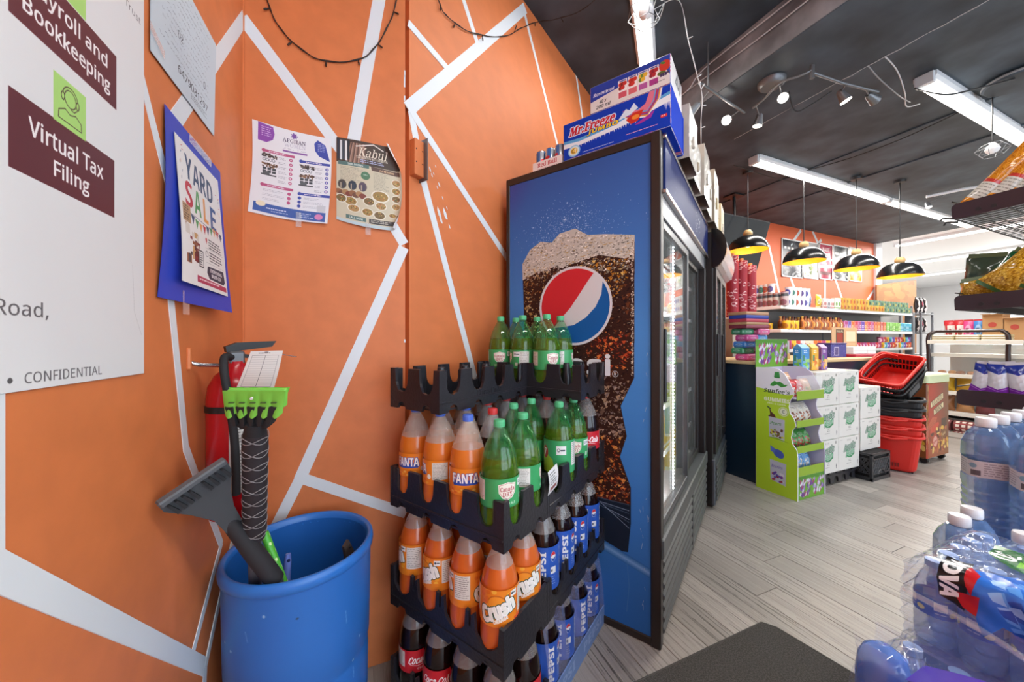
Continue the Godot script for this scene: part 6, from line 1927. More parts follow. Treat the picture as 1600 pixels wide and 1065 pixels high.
# ---------------------------------------------------------------- counter and what stands on it
func build_counter() -> void:
	var navy := mat(hexc("10283c"), 0.35)
	var t := thing("shop_counter", "dark navy counter with a pale wood top behind the gummy display", "counter", Vector3(3.03, 0, -1.92))
	put("counter_body", MB.new().box(Vector3(0, 0.0, -0.62), Vector3(1.9, 1.0, 0), 0.004).box(Vector3(1.9, 0.0, -0.62), Vector3(2.3, 1.0, -0.12), 0.004), navy, t)
	put("counter_body", MB.new().box(Vector3(0.0, 0.0, -1.0), Vector3(0.5, 1.0, -0.62), 0.004), navy, t)
	put("counter_top", MB.new().box(Vector3(-0.02, 1.0, -0.64), Vector3(1.9, 1.03, 0.012), 0.004).box(Vector3(1.9, 1.0, -0.64), Vector3(2.3, 1.03, -0.11), 0.004), mat(hexc("cdb487"), 0.45), t)
	put("counter_top", MB.new().box(Vector3(-0.02, 1.0, -1.0), Vector3(0.52, 1.03, -0.64), 0.004), mat(hexc("cdb487"), 0.45), t)
	# soft packs of tissues in a stack, two by five
	var cols := [hexc("d84a8a"), hexc("3f86d0"), hexc("3f9a6a"), hexc("d0447c"), hexc("3a7cc8"), hexc("4ab0d0"), hexc("b83f86"), hexc("58a0e0"), hexc("2f7f5a"), hexc("cf5a92")]
	for i in 10:
		var p := Pen.new(64, 32, cols[i])
		p.ell(32, 16, 20, 9, cols[i].lightened(0.45))
		p.words(18, 12, 28, 2, 6, cols[i].darkened(0.5))
		var k := thing("tissue_pack", "%s tissue pack, %s layer of the stack on the counter, %s column" % [["pink", "blue", "green", "pink", "blue", "teal", "magenta", "pale blue", "dark green", "rose"][i], ["bottom", "second", "third", "fourth", "top"][i / 2], ["left", "right"][i % 2]], "tissue pack", Vector3(3.10 + (i % 2) * 0.155, 1.0305 + (i / 2) * 0.056, -2.06 - 0.02 * (i % 3)))
		put("pack_body", MB.new().box(Vector3(-0.074, 0, -0.06), Vector3(0.074, 0.055, 0.06), 0.012), tile(p, 0.3), k)
	var tops := [["maroon flat box", hexc("7c2a3c"), 0.0, 0.03], ["tan flat tray", hexc("b08a62"), 0.031, 0.022], ["red flat box", hexc("b23348"), 0.054, 0.03], ["blue shallow tray", hexc("2c3f9c"), 0.085, 0.03], ["tan open box of snacks", hexc("b98a66"), 0.116, 0.028]]
	for e in tops:
		var k := thing("flat_box", "%s lying on the tissue pack stack" % e[0], "box", Vector3(3.17, 1.3115 + e[2], -2.09))
		put("box_body", MB.new().box(Vector3(-0.15, 0, -0.08), Vector3(0.15, e[3], 0.08), 0.003), mat(e[1], 0.5), k)
		put("box_flap", MB.new().box(Vector3(-0.148, e[3] * 0.5, 0.08), Vector3(0.148, e[3] - 0.002, 0.082)), mat(e[1].lightened(0.2), 0.5), k)
	# rolls of wrapping cloth on a low cabinet
	var cb := thing("back_cabinet", "narrow cabinet behind the tissue packs, under the red rolls", "cabinet", Vector3(4.02, 0, -2.74))
	put("cabinet_body", MB.new().box(Vector3(-0.22, 0, -0.2), Vector3(0.22, 1.45, 0.06), 0.005), mat(hexc("a8a29a"), 0.5), cb)
	put("cabinet_top", MB.new().box(Vector3(-0.23, 1.45, -0.2), Vector3(0.23, 1.47, 0.07), 0.003), M.white, cb)
	var rp := Pen.new(128, 256, hexc("9c2236"))
	for i in 60:
		var q := Vector2(rng.randf() * 128, rng.randf() * 256)
		rp.ell(q.x, q.y, 9, 6, hexc("d8b8bc"), rng.randf() * 3.0)
		rp.ell(q.x, q.y, 6, 4, hexc("9c2236"))
	var rmat := printed(rp.tex(), 0.6, {"texture_repeat": true})
	for i in 3:
		var k := thing("cloth_roll", "red patterned roll standing beside the cooler, %s" % ["nearest the cooler", "middle one", "farthest from the cooler"][i], "cloth roll", Vector3(3.875 + i * 0.125, 1.4705, -2.74 + 0.02 * i))
		put("roll_body", MB.new().lathe([Vector2(0, 0), Vector2(0.058, 0.0), Vector2(0.06, 0.01), Vector2(0.06, 0.70 - 0.05 * i), Vector2(0, 0.71 - 0.05 * i)], 22), rmat, k)
		put("roll_core", MB.new().lathe([Vector2(0.02, 0.705 - 0.05 * i), Vector2(0.02, 0.73 - 0.05 * i), Vector2(0, 0.73 - 0.05 * i)], 14), M.card, k)
	# television hung from the ceiling
	var tv := thing("television", "dark flat television hung tilted beside the pendants", "television", Vector3(4.56, 2.50, -3.14), 0.0)
	var tb := MB.new()
	tb.xf = Transform3D(Basis(Vector3.RIGHT, 0.28), Vector3.ZERO)
	tb.box(Vector3(-0.52, -0.33, -0.03), Vector3(0.52, 0.33, 0.0), 0.006)
	put("tv_body", tb, M.black, tv)
	var ts := MB.new()
	ts.xf = tb.xf
	ts.box(Vector3(-0.505, -0.31, 0.0), Vector3(0.505, 0.318, 0.0025))
	put("screen", ts, mat(hexc("1b2024"), 0.08), tv)
	put("bracket", MB.new().tube([Vector3(0.0, 0.1, -0.05), Vector3(0, 0.64, -0.06)], 0.018, 10), M.black, tv)
	put("bracket_plate", MB.new().box(Vector3(-0.1, 0.63, -0.14), Vector3(0.1, 0.645, 0.02), 0.002), M.black, tv)
	# bits on the counter's front edge
	var p := Pen.new(160, 128, hexc("cfa87e"))
	p.rect(24, 8, 50, 100, hexc("4a3426"))
	p.rect(30, 24, 38, 50, hexc("9c3a2c"))
	p.text("HALAL", 49, 16, 10, hexc("e8d8b8"))
	p.ell(50, 92, 20, 12, hexc("6a8a3a"))
	p.rect(90, 16, 60, 46, hexc("e4cfae"))
	p.rect(90, 70, 60, 48, hexc("d8b48a"))
	var k := thing("counter_card", "tan printed card standing on the counter behind the white boxes", "sign", Vector3(4.713, 1.0305, -2.2))
	put("card_panel", MB.new().box(Vector3(0, 0, -0.006), Vector3(0.5, 0.32, 0), 0.001), printed(p.tex(), 0.5), k)
	put("card_foot", MB.new().box(Vector3(0.1, 0, -0.1), Vector3(0.4, 0.004, 0)), M.card, k)
	p = Pen.new(96, 64, hexc("3f3f8e"))
	p.rect(18, 12, 30, 44, hexc("c9c4dc"))
	p.rect(22, 16, 22, 36, hexc("4a3f7e"))
	for i in 24:
		p.ell(rng.randf() * 96, rng.randf() * 64, 2, 2, hexc("8a86c8"))
	k = thing("purple_box", "purple starry box on the counter in front of the tan card", "box", Vector3(4.40, 1.0305, -2.06))
	put("box_body", MB.new().box(Vector3(0, 0, -0.12), Vector3(0.28, 0.135, 0), 0.004), tile(p, 0.35), k)
	put("box_lid", MB.new().box(Vector3(-0.003, 0.135, -0.123), Vector3(0.283, 0.15, 0.003), 0.003), mat(hexc("34327a"), 0.4), k)
	k = thing("red_tray", "flat red tray with white cartons on the counter", "tray", Vector3(4.74, 1.0305, -2.17))
	put("tray_body", MB.new().box(Vector3(0, 0, -0.02), Vector3(0.47, 0.03, 0.16), 0.004), mat(hexc("b52a44"), 0.4), k)
	for i in 2:
		k = thing("white_carton", "low white carton on the red tray, %s" % ["longer left one", "shorter right one"][i], "box", Vector3(4.75 + i * 0.27, 1.061, -2.13))
		put("carton_body", MB.new().box(Vector3(0, 0, 0), Vector3(0.26 if i == 0 else 0.18, 0.08, 0.1), 0.004), M.white, k)
		put("carton_fold", MB.new().box(Vector3(0.0, 0.035, 0.1), Vector3(0.26 if i == 0 else 0.18, 0.038, 0.102)), M.stripe_edge, k)
	k = thing("grey_box", "plain grey box with a wood strip on the counter beside the gummy display's top card", "box", Vector3(3.50, 1.0305, -2.06))
	put("box_body", MB.new().box(Vector3(0, 0.05, -0.1), Vector3(0.21, 0.17, 0), 0.003), mat(hexc("a9adb6"), 0.5), k)
	put("wood_strip", MB.new().box(Vector3(0, 0, -0.1), Vector3(0.21, 0.05, 0.004), 0.002), M.wood, k)

# ---------------------------------------------------------------- display, boxes, baskets, freezer
func build_front_goods() -> void:
	# gummy display
	var t := thing("gummy_display", "lime green cardboard gummy display with four stepped shelves", "display stand", Vector3(2.98, 0, -1.9))
	var side := [[0.0, 0.0], [0.302, 0.0], [0.302, 0.33], [0.296, 0.38], [0.268, 0.42], [0.258, 0.47], [0.27, 0.53], [0.29, 0.56], [0.278, 0.61], [0.25, 0.65], [0.242, 0.70], [0.252, 0.75], [0.275, 0.79], [0.272, 0.83], [0.245, 0.89], [0.21, 0.95], [0.17, 0.98], [0.12, 0.99], [0.0, 0.985]]
	var poly := PackedVector2Array()
	for e in side:
		poly.append(Vector2(e[0], e[1]))
	var s := 640.0
	var p := Pen.new(194, 634, hexc("b9dc2a"))
	var Y := func(y: float) -> float: return (0.99 - y) * s
	p.poly([Vector2(0, 0), Vector2(194, 0), Vector2(194, Y.call(0.80)), Vector2(150, Y.call(0.785)), Vector2(100, Y.call(0.79)), Vector2(40, Y.call(0.815)), Vector2(0, Y.call(0.82))], hexc("f0edf6"))
	# hat and moustache emblem
	p.poly([Vector2(92, 22), Vector2(112, 20), Vector2(116, 48), Vector2(88, 48)], hexc("3f9a4a"))
	p.rect(90, 46, 26, 5, hexc("2f7a3a"))
	p.poly([Vector2(102, 72), Vector2(90, 66), Vector2(78, 76), Vector2(68, 92), Vector2(84, 94), Vector2(102, 84), Vector2(122, 96), Vector2(142, 90), Vector2(152, 80), Vector2(136, 82), Vector2(116, 68)], hexc("3f9a3a"))
	p.text("Sunfee's", 100, 118, 22, hexc("2b4a30"), {"face": "Droid Serif", "skew": 0.2, "width": 120})
	p.text("GUMMIES", 100, 162, 18, hexc("eef4dc"), {"width": 118, "grow": 1})
	p.text("FREE & CLEAN", 100, 182, 8, hexc("eef4dc"), {"width": 84})
	p.ell(132, 216, 23, 23, hexc("eef4dc"))
	p.ell(132, 216, 20, 20, hexc("a9cf22"))
	p.ell(132, 216, 17, 17, hexc("eef4dc"))
	p.text("C", 132, 216, 16, hexc("7a8a7a"))
	for q in [[62, 250], [68, 466]]:
		p.poly([Vector2(q[0], q[1]), Vector2(q[0] + 76, q[1] + 6), Vector2(q[0] + 74, q[1] + 116), Vector2(q[0] + 4, q[1] + 104)], hexc("c2c4d2"))
		p.text(["Pears", "Berries"][0 if q[1] < 300 else 1], q[0] + 34, q[1] + 30, 15, [hexc("4a8a4a"), hexc("7a6ab0")][0 if q[1] < 300 else 1], {"face": "Droid Serif", "skew": 0.2, "width": 52})
		for i in 22:
			p.ell(q[0] + 12 + rng.randf() * 54, q[1] + 56 + rng.randf() * 48, 6, 5, [[hexc("d8d23a"), hexc("7a4a2c"), hexc("5a3020"), hexc("8aa04a")], [hexc("7a3a9c"), hexc("a02a3c"), hexc("5a4ab0"), hexc("e0dce8")]][0 if q[1] < 300 else 1][i % 4])
	p.poly([Vector2(56, 356), Vector2(100, 350), Vector2(160, 366), Vector2(120, 362)], hexc("8ab41c"))
	p.ell(110, 430, 26, 20, hexc("4a5fb8"), 0.4)
	p.poly([Vector2(70, 396), Vector2(96, 410), Vector2(90, 432), Vector2(72, 424)], hexc("5a70c8"))
	p.ell(64, 206, 12, 4, hexc("3a5a2a"), 0.6)
	p.poly([Vector2(66, 208), Vector2(70, 240), Vector2(58, 250), Vector2(98, 252), Vector2(90, 236), Vector2(76, 226)], hexc("5a3426"))
	for i in 2:
		var sd := put("side_panel", MB.new().prism(poly, -0.004, 0.004, Rect2(0, 0, 0.302, 0.99)), printed(p.tex(), 0.5) if i == 0 else mat(hexc("cfc8de"), 0.6), t)
		sd.rotation.y = -PI / 2
		sd.position = Vector3(0.35 * i, 0, 0)
	put("back_panel", MB.new().box(Vector3(0.004, 0, -0.008), Vector3(0.346, 0.98, 0)), mat(hexc("c6bfda"), 0.6), t)
	p = Pen.new(200, 120, hexc("6aa62c"))
	p.poly([Vector2(0, 0), Vector2(200, 0), Vector2(200, 30), Vector2(100, 14), Vector2(0, 30)], hexc("4a8a24"))
	for i in 90:
		var q := Vector2(14 + rng.randf() * 172, 26 + rng.randf() * 78)
		p.poly([q, q + Vector2(8, -16), q + Vector2(15, -4), q + Vector2(6, 10)], [hexc("9a7ac0"), hexc("c9c0d8"), hexc("6a3a8c"), hexc("a83a6a"), hexc("d8d4e0")][i % 5])
	var pic := p.tex()
	put("top_card", MB.new().box(Vector3(0.0, 0.98, -0.012), Vector3(0.42, 1.215, -0.004), 0.001), printed(pic, 0.5), t)
	var lip := mat(hexc("8fae2c"), 0.5)
	var clear_lip := mat(Color(0.6, 0.7, 0.45, 0.55), 0.1)
	var levels := [[0.19, 0.25], [0.365, 0.41], [0.56, 0.605], [0.765, 0.825]]
	for i in 4:
		var e: Array = levels[i]
		put("shelf", MB.new().box(Vector3(0.004, e[0] - 0.004, 0.0), Vector3(0.346, e[0], 0.29)), mat(hexc("bdb6d0"), 0.6), t)
		put("shelf_lip", MB.new().box(Vector3(0.004, e[0] - 0.012, 0.29), Vector3(0.346, e[1] - 0.006, 0.296), 0.001), lip, t)
	put("base_picture", MB.new().box(Vector3(0.004, 0, 0.288), Vector3(0.346, 0.178, 0.296), 0.001), printed(pic, 0.4), t)
	var bagt := {}
	for e in [["blue", hexc("4a8ec8"), hexc("e8e2d8")], ["green", hexc("3f8a3a"), hexc("b8382e")], ["white", hexc("d8d2c6"), hexc("b0603a")], ["red", hexc("c8282e"), hexc("e8d8d0")], ["peach", hexc("e0b090"), hexc("c8d88a")]]:
		p = Pen.new(96, 128, e[1])
		p.rect(0, 0, 96, 10, e[1].darkened(0.2))
		p.ell(48, 36, 28, 14, e[1].lightened(0.4))
		p.words(26, 30, 44, 2, 9, e[1].darkened(0.4))
		for i in 30:
			p.ell(12 + rng.randf() * 72, 64 + rng.randf() * 54, 8, 7, [e[2], e[1].lightened(0.2), e[2].darkened(0.25)][i % 3])
		bagt[e[0]] = tile(p, 0.22)
	var nth := {}
	for e in [["blue", 0.09, 0], ["blue", 0.175, 0], ["blue", 0.265, 0], ["green", 0.10, 1], ["green", 0.185, 1], ["green", 0.265, 1], ["white", 0.10, 2], ["white", 0.19, 2], ["white", 0.27, 2], ["red", 0.09, 3], ["red", 0.17, 3], ["peach", 0.265, 3], ["peach", 0.18, 3]]:
		var y: float = levels[e[2]][0] + 0.001
		var back: bool = e[0] == "peach" and e[1] < 0.2
		nth[e[0]] = nth.get(e[0], -1) + 1
		var k := thing("gummy_bag", "%s gummy bag on the display's %s shelf, %s" % [e[0], ["lowest", "second", "third", "top"][e[2]], "leaning at the back" if back else ["nearest the lime side panel", "next along", "farthest from the side panel"][mini(nth[e[0]], 2)]], "bag", Vector3(2.98 + e[1], y, -1.9 + (0.17 if back else 0.235)), 0.12 * (nth[e[0]] - 1))
		var h: float = [0.155, 0.135, 0.15, 0.13][e[2]] + (0.05 if back else 0.0)
		var b := put("bag_body", MB.new().pillow(0.10, h, 0.05, 10, 12, 0.05, 0.003, e[1] * 40), bagt[e[0]], k)
		b.rotation.x = -0.36
		b.position.y = 0.006
		var sl := put("bag_seal", MB.new().box(Vector3(-0.038, h - 0.012, -0.0015), Vector3(0.038, h + 0.004, 0.0015)), mat([hexc("3a6ea0"), hexc("2c6a2c"), hexc("b8b2a6"), hexc("a02028"), hexc("c89878")][["blue", "green", "white", "red", "peach"].find(e[0])], 0.3), k)
		sl.rotation.x = -0.36
		sl.position.y = 0.006
	put("clear_cover", MB.new().box(Vector3(0.01, 0.82, 0.286), Vector3(0.34, 0.935, 0.288)), M.clear, t)
	# crate turned over under the white boxes, black milk crate in front
	var ca := make_crate(false, "overturned black soda crate under the stacked white boxes", M.crate)
	ca.position = Vector3(3.70, 0.108, -1.79)
	ca.scale = Vector3(0.95, 0.70, 1.0)
	ca.rotation = Vector3(PI, 0, 0)
	ca.set_meta("group", "")
	ca.remove_meta("group")
	var cbm := mat(hexc("2c2c2f"), 0.28)
	t = thing("milk_crate", "black lattice milk crate on the floor before the rightmost white boxes", "crate", Vector3(3.975, 0, -1.575))
	var fr := MB.new()
	var W := 0.30
	var H := 0.235
	for x in [0.0, W - 0.02]:
		for z in [-W, -0.02]:
			fr.box(Vector3(x, 0.0, z), Vector3(x + 0.02, H, z + 0.02), 0.003)
	for y in [[0.0, 0.03], [0.055, 0.063], [H - 0.055, H - 0.045], [H - 0.02, H]]:
		for e in [[0, -W, W, -W + 0.012], [0, -0.012, W, 0], [0, -W, 0.012, 0], [W - 0.012, -W, W, 0]]:
			fr.box(Vector3(e[0], y[0], e[1]), Vector3(e[2], y[1], e[3]), 0.002)
	put("crate_frame", fr, cbm, t)
	var lat := MB.new()
	for i in 8:
		for sgn in [-1, 1]:
			var x := 0.015 + i * 0.036
			var x2 := clampf(x + sgn * 0.085, 0.01, W - 0.01)
			var ft := absf(x2 - x) / 0.085
			var ya := 0.06
			var yb := 0.06 + 0.12 * ft
			lat.tube([Vector3(x, ya, -0.006), Vector3(x2, yb, -0.006)], 0.004, 5)
			lat.tube([Vector3(0.006, ya, -x), Vector3(0.006, yb, -x2)], 0.004, 5)
			lat.tube([Vector3(x, 0.18, -0.006), Vector3(x2, 0.18 - 0.12 * ft, -0.006)], 0.004, 5)
			lat.tube([Vector3(0.006, 0.18, -x), Vector3(0.006, 0.18 - 0.12 * ft, -x2)], 0.004, 5)
	put("lattice", lat, mat(hexc("3a3a3d"), 0.3), t)
	put("hand_hold", MB.new().tube(bez(Vector3(0.09, 0.055, -0.002), Vector3(0.15, 0.125, -0.002), Vector3(0.21, 0.055, -0.002)), 0.008, 7), cbm, t)
	put("crate_floor", MB.new().box(Vector3(0.01, 0.0, -W + 0.01), Vector3(W - 0.01, 0.01, -0.01)), cbm, t)
	put("crate_inside_shade", MB.new().box(Vector3(0.014, 0.01, -W + 0.014), Vector3(W - 0.014, H - 0.004, -0.016)), mat(hexc("0e0e0f"), 0.8), t)  # near-black box stands for the shade inside the crate
	# white boxes with a green script mark
	p = Pen.new(300, 264, hexc("dcd8d2"))
	var grn := hexc("2f6a48")
	for g in [[7.0, hexc("2b4a3c")], [3.5, hexc("e8e8e2")]]:
		p.text("Arctic", 156, 78, 54, g[1], {"face": "Droid Serif", "skew": 0.3, "width": 168, "rot": -0.14, "grow": g[0]})
		p.text("Rain", 166, 126, 54, g[1], {"face": "Droid Serif", "skew": 0.3, "width": 122, "rot": -0.14, "grow": g[0]})
	p.text("Arctic", 156, 78, 54, grn, {"face": "Droid Serif", "skew": 0.3, "width": 168, "rot": -0.14, "grow": 0.6})
	p.text("Rain", 166, 126, 54, hexc("4a9a6a"), {"face": "Droid Serif", "skew": 0.3, "width": 122, "rot": -0.14, "grow": 0.6})
	p.poly([Vector2(96, 138), Vector2(140, 158), Vector2(190, 158), Vector2(230, 122), Vector2(218, 152), Vector2(180, 174), Vector2(130, 170)], hexc("3f8a5a"))
	p.words(140, 184, 40, 2, 12, hexc("8d8a86"))
	p.words(110, 216, 90, 1, 10, hexc("8d8a86"))
	p.words(20, 16, 40, 1, 8, hexc("a5a29c"))
	p.rect(270, 200, 8, 38, hexc("3a3a3c"))
	p.rect(266, 214, 16, 5, hexc("3a3a3c"))
	p.rect(256, 14, 18, 22, hexc("9a978f"))
	for k in 3:
		p.rect(118 + k * 20, 18, 12, 14, hexc("bab6b0"))
	var bm := printed(p.tex(), 0.6)
	var spots := []
	for c in 2:
		for r in 3:
			spots.append([3.34 + c * 0.318, 0.109 + r * 0.2805, 0.312, 0.278, "white green marked box, %s of the %s tall stack" % [["bottom", "middle", "top"][r], ["left", "right"][c]]])
	for r in 2:
		spots.append([3.995, 0.2365 + r * 0.2785, 0.33, 0.276, "white green marked box on the milk crate, %s one" % ["lower", "upper"][r]])
	for q in spots:
		var k := thing("white_box", q[4], "box", Vector3(q[0], q[1], -1.915), 0, "white boxes with green script")
		k.rotation.y = rng.randf_range(-0.012, 0.012)
		put("box_body", MB.new().box(Vector3(0, 0, 0), Vector3(q[2], q[3], 0.255), 0.004, {"left": Rect2(0.35, 0.7, 0.02, 0.02), "top": Rect2(0.02, 0.5, 0.02, 0.02), "right": Rect2(0.02, 0.5, 0.02, 0.02), "back": Rect2(0.02, 0.5, 0.02, 0.02)}), bm, k)
		put("tape_strip", MB.new().box(Vector3(q[2] * 0.44, q[3], 0.0), Vector3(q[2] * 0.56, q[3] + 0.0008, 0.2545)), mat(hexc("d2c9b8"), 0.3), k)
	# fruit drink pouches on the left white stack
	var pc := [["blue", hexc("3f8ed0"), hexc("7ac04a")], ["orange", hexc("e8b02c"), hexc("e0782a")], ["purple", hexc("7a4a9a"), hexc("e8a83a")]]
	for i in 3:
		p = Pen.new(64, 128, pc[i][1])
		for k2 in 16:
			p.ell(32 + rng.randf_range(-20, 24), 60 + rng.randf() * 56, 12, 11, [pc[i][2], pc[i][2].lightened(0.3), pc[i][1].lightened(0.3)][k2 % 3])
		p.rect(8, 40, 16, 34, hexc("3f8a6a"))
		p.words(16, 12, 32, 2, 10, Color.WHITE)
		var k := thing("drink_carton", "%s fruit drink carton standing on the left white boxes" % pc[i][0], "carton", Vector3(3.40 + i * 0.135, 0.951, -1.80), 0.06 * (i - 1))
		put("carton_body", MB.new().box(Vector3(-0.05, 0, -0.035), Vector3(0.05, 0.19, 0.035), 0.004), tile(p, 0.3), k)
		put("gable", MB.new().prism(PackedVector2Array([Vector2(-0.035, 0.19), Vector2(0.035, 0.19), Vector2(0.004, 0.222), Vector2(-0.004, 0.222)]), -0.05, 0.05), mat(pc[i][1].lightened(0.25), 0.3), k).rotation.y = PI / 2
	# rolling baskets nested: red at the bottom, black over them
	var red := mat(hexc("d3271f"), 0.32)
	var blk := mat(hexc("222326"), 0.35)
	var at := Vector3(4.60, 0, -1.69)
	for i in 5:
		var col: Material = red if i < 3 else blk
		var k := thing("rolling_basket", ["lowest red rolling basket, standing on the floor", "second red rolling basket, nested in the lowest", "third red rolling basket, nested under the black ones", "lower black rolling basket nested over the red ones", "upper black rolling basket under the tilted hand baskets"][i], "shopping basket", at + Vector3(0.004 * i, 0.082 * i, 0.0), 0.35, "nested rolling baskets")
		var rings := []
		var inner := []
		for e in [[0.0, 0.21, 0.29], [0.02, 0.235, 0.315], [0.30, 0.29, 0.375]]:
			rings.append(MB.rrect(e[1], e[2], 0.05, e[0] + 0.012, 4))
			inner.append(MB.rrect(e[1] - 0.012, e[2] - 0.012, 0.045, e[0] + 0.018, 4))
		var sh := MB.new().loft(rings, true, true, false)
		inner.reverse()
		put("basket_shell", sh, col, k)
		put("basket_inside", MB.new().loft(inner, true, false, true), col, k)
		var rim := []
		for q in MB.rrect(0.31, 0.395, 0.06, 0.315, 6) + [MB.rrect(0.31, 0.395, 0.06, 0.315, 6)[0]]:
			rim.append(q + UP * (0.02 * absf(q.z) / 0.19))
		put("rim", MB.new().tube(rim, 0.014, 8, false), col, k)
		put("carry_handle", MB.new().tube([Vector3(-0.16, 0.32, -0.10), Vector3(-0.175, 0.305, 0.0), Vector3(-0.16, 0.32, 0.10)], 0.012, 8), col, k)
		if i == 0:
			for s2 in 6:
				put("drain_slot", MB.new().box(Vector3(-0.1275, 0.05, -0.05 + s2 * 0.018), Vector3(-0.1185, 0.085, -0.04 + s2 * 0.018)), mat(hexc("7a1410"), 0.5), k)
			for s2 in 4:
				put("caster", MB.new().tube([Vector3(-0.09 + 0.18 * (s2 % 2), 0.008, -0.13 + 0.26 * (s2 / 2)), Vector3(-0.075 + 0.18 * (s2 % 2), 0.008, -0.13 + 0.26 * (s2 / 2))], 0.0078, 10), M.black, k)
	# hand baskets tilted on top
	for i in 3:
		var col: Material = blk if i < 2 else red
		var k := thing("hand_basket", ["lower black hand basket tilted on the rolling baskets", "upper black hand basket tilted inside the stack", "red hand basket tilted on top of the basket stack"][i], "shopping basket", Vector3.ZERO, 0.0, "tilted hand baskets")
		var bx := Vector3(0.834, 0.545, 0.087).normalized()
		var bn := Vector3(-0.12, -0.2, 0.97).normalized().cross(bx).normalized()
		k.transform = Transform3D(Basis(bx, bn, bx.cross(bn)), Vector3(4.70, 0.775, -1.72) - bn * (0.058 * (2 - i)))
		var w := 0.46
		var d := 0.33
		var h := 0.20
		var ring := []
		for q in MB.rrect(w, d, 0.05, h, 5) + [MB.rrect(w, d, 0.05, h, 5)[0]]:
			ring.append(q)
		put("rim", MB.new().tube(ring, 0.011, 8, false), col, k)
		var fl := MB.new().loft([MB.rrect(w - 0.09, d - 0.08, 0.04, 0.0, 4), MB.rrect(w - 0.08, d - 0.07, 0.04, 0.012, 4)], true, true, true)
		put("basket_floor", fl, col, k)
		var bo: Array = MB.rrect(w - 0.085, d - 0.075, 0.04, 0.006, 7)
		var to: Array = MB.rrect(w - 0.004, d - 0.004, 0.05, h, 7)
		for band in [[0.0, 0.26], [0.5, 0.56], [0.78, 1.0]]:
			var r0 := []
			var r1 := []
			var r2 := []
			var r3 := []
			for q in bo.size():
				r0.append(bo[q].lerp(to[q], band[0])); r1.append(bo[q].lerp(to[q], band[1]))
			for q in bo.size():
				r2.append(r1[q] * Vector3(0.975, 1, 0.965)); r3.append(r0[q] * Vector3(0.975, 1, 0.965))
			put("side_band", MB.new().loft([r0, r1, r2, r3, r0]), col, k)
		var sl := MB.new()
		for q in bo.size():
			var nx := (q + 1) % bo.size()
			var dist: float = to[q].distance_to(to[nx])
			for s2 in maxi(1, int(dist / 0.028)):
				var f := float(s2) / maxi(1, int(dist / 0.028))
				sl.tube([bo[q].lerp(bo[nx], f), to[q].lerp(to[nx], f)], 0.0045, 4, false)
		put("side_slats", sl, col, k)
		if i < 2:
			var pl := MB.new()
			pl.box(Vector3(-0.09, 0.07, d / 2 - 0.03), Vector3(0.09, 0.17, d / 2 - 0.012), 0.003)
			put("handle_plate", pl, mat(hexc("4a4b4e"), 0.5), k)
		put("carry_handle", MB.new().tube(spline([Vector3(-0.20, h, -0.02), Vector3(-0.19, h + 0.012, -0.12), Vector3(0.0, h + 0.014, -0.15), Vector3(0.19, h + 0.012, -0.12), Vector3(0.20, h, -0.02)], 5), 0.007, 7), col, k)
	# promotional freezer on casters
	p = Pen.new(264, 480, hexc("8a2418"))
	p.soft(8, 16, func(u: float, v: float): return hexc("a8341c").lerp(hexc("6a4a2c"), clampf(u * 1.2 - 0.3, 0, 1)).lerp(hexc("9a5a2c"), clampf(v * 1.4 - 0.7, 0, 0.8)))
	for g in [[0.0, 0.0]]:
		p.poly([Vector2(24, 120), Vector2(190, 60), Vector2(194, 104), Vector2(30, 160)], hexc("3a2218"))
		p.poly([Vector2(28, 122), Vector2(188, 65), Vector2(191, 102), Vector2(32, 156)], hexc("d8c89a"))
		p.poly([Vector2(64, 168), Vector2(196, 122), Vector2(200, 164), Vector2(70, 210)], hexc("3a2218"))
		p.poly([Vector2(68, 171), Vector2(193, 127), Vector2(196, 161), Vector2(72, 205)], hexc("d8c89a"))
	p.text("LOADED", 110, 111, 28, hexc("4a2a1c"), {"width": 136, "rot": -0.34, "face": "Droid Serif"})
	p.text("MAX", 132, 166, 28, hexc("4a2a1c"), {"width": 96, "rot": -0.34, "face": "Droid Serif"})
	for i in 8:
		p.line(Vector2(110 - i * 8, 220), Vector2(70 - i * 14, 300), 3, hexc("d8805a"))
	p.ell(80, 290, 62, 22, hexc("c8442c"), -0.45)
	p.rect(168, 236, 70, 130, hexc("4a3020"))
	for i in 44:
		p.ell(20 + rng.randf() * 230, 290 + rng.randf() * 150, 14 + rng.randf() * 10, 11, [hexc("d8a83a"), hexc("8a3a1c"), hexc("e0c06a"), hexc("5a2416"), hexc("b8602c")][i % 5], rng.randf() * 3)
	p.ell(88, 380, 34, 42, hexc("b8442c"))
	p.ell(88, 380, 28, 34, hexc("d8a090"))
	p.text("KitKat", 88, 380, 16, hexc("a82018"), {"width": 50, "rot": -0.4})
	p.ell(204, 340, 30, 34, hexc("7a4a22"))
	p.text("MAX", 204, 340, 15, hexc("e0c89a"), {"rot": -0.4})
	t = thing("promotional_freezer", "tall printed snack freezer on casters with a pale lid, right of the baskets", "freezer", Vector3(5.03, 0, -1.59))
	put("freezer_body", MB.new().box(Vector3(0, 0.05, -0.4), Vector3(0.46, 0.79, 0), 0.012), printed(p.tex(), 0.3), t)
	var lr := []
	for e in [[0.79, 0.475, 0.415], [0.86, 0.475, 0.415], [0.875, 0.45, 0.39]]:
		var rr := []
		for q in MB.rrect(e[1], e[2], 0.03, e[0], 4):
			rr.append(q + Vector3(0.23, 0, -0.2))
		lr.append(rr)
	put("freezer_lid", MB.new().loft(lr, true, true, true), mat(hexc("c9d2a8"), 0.4), t)
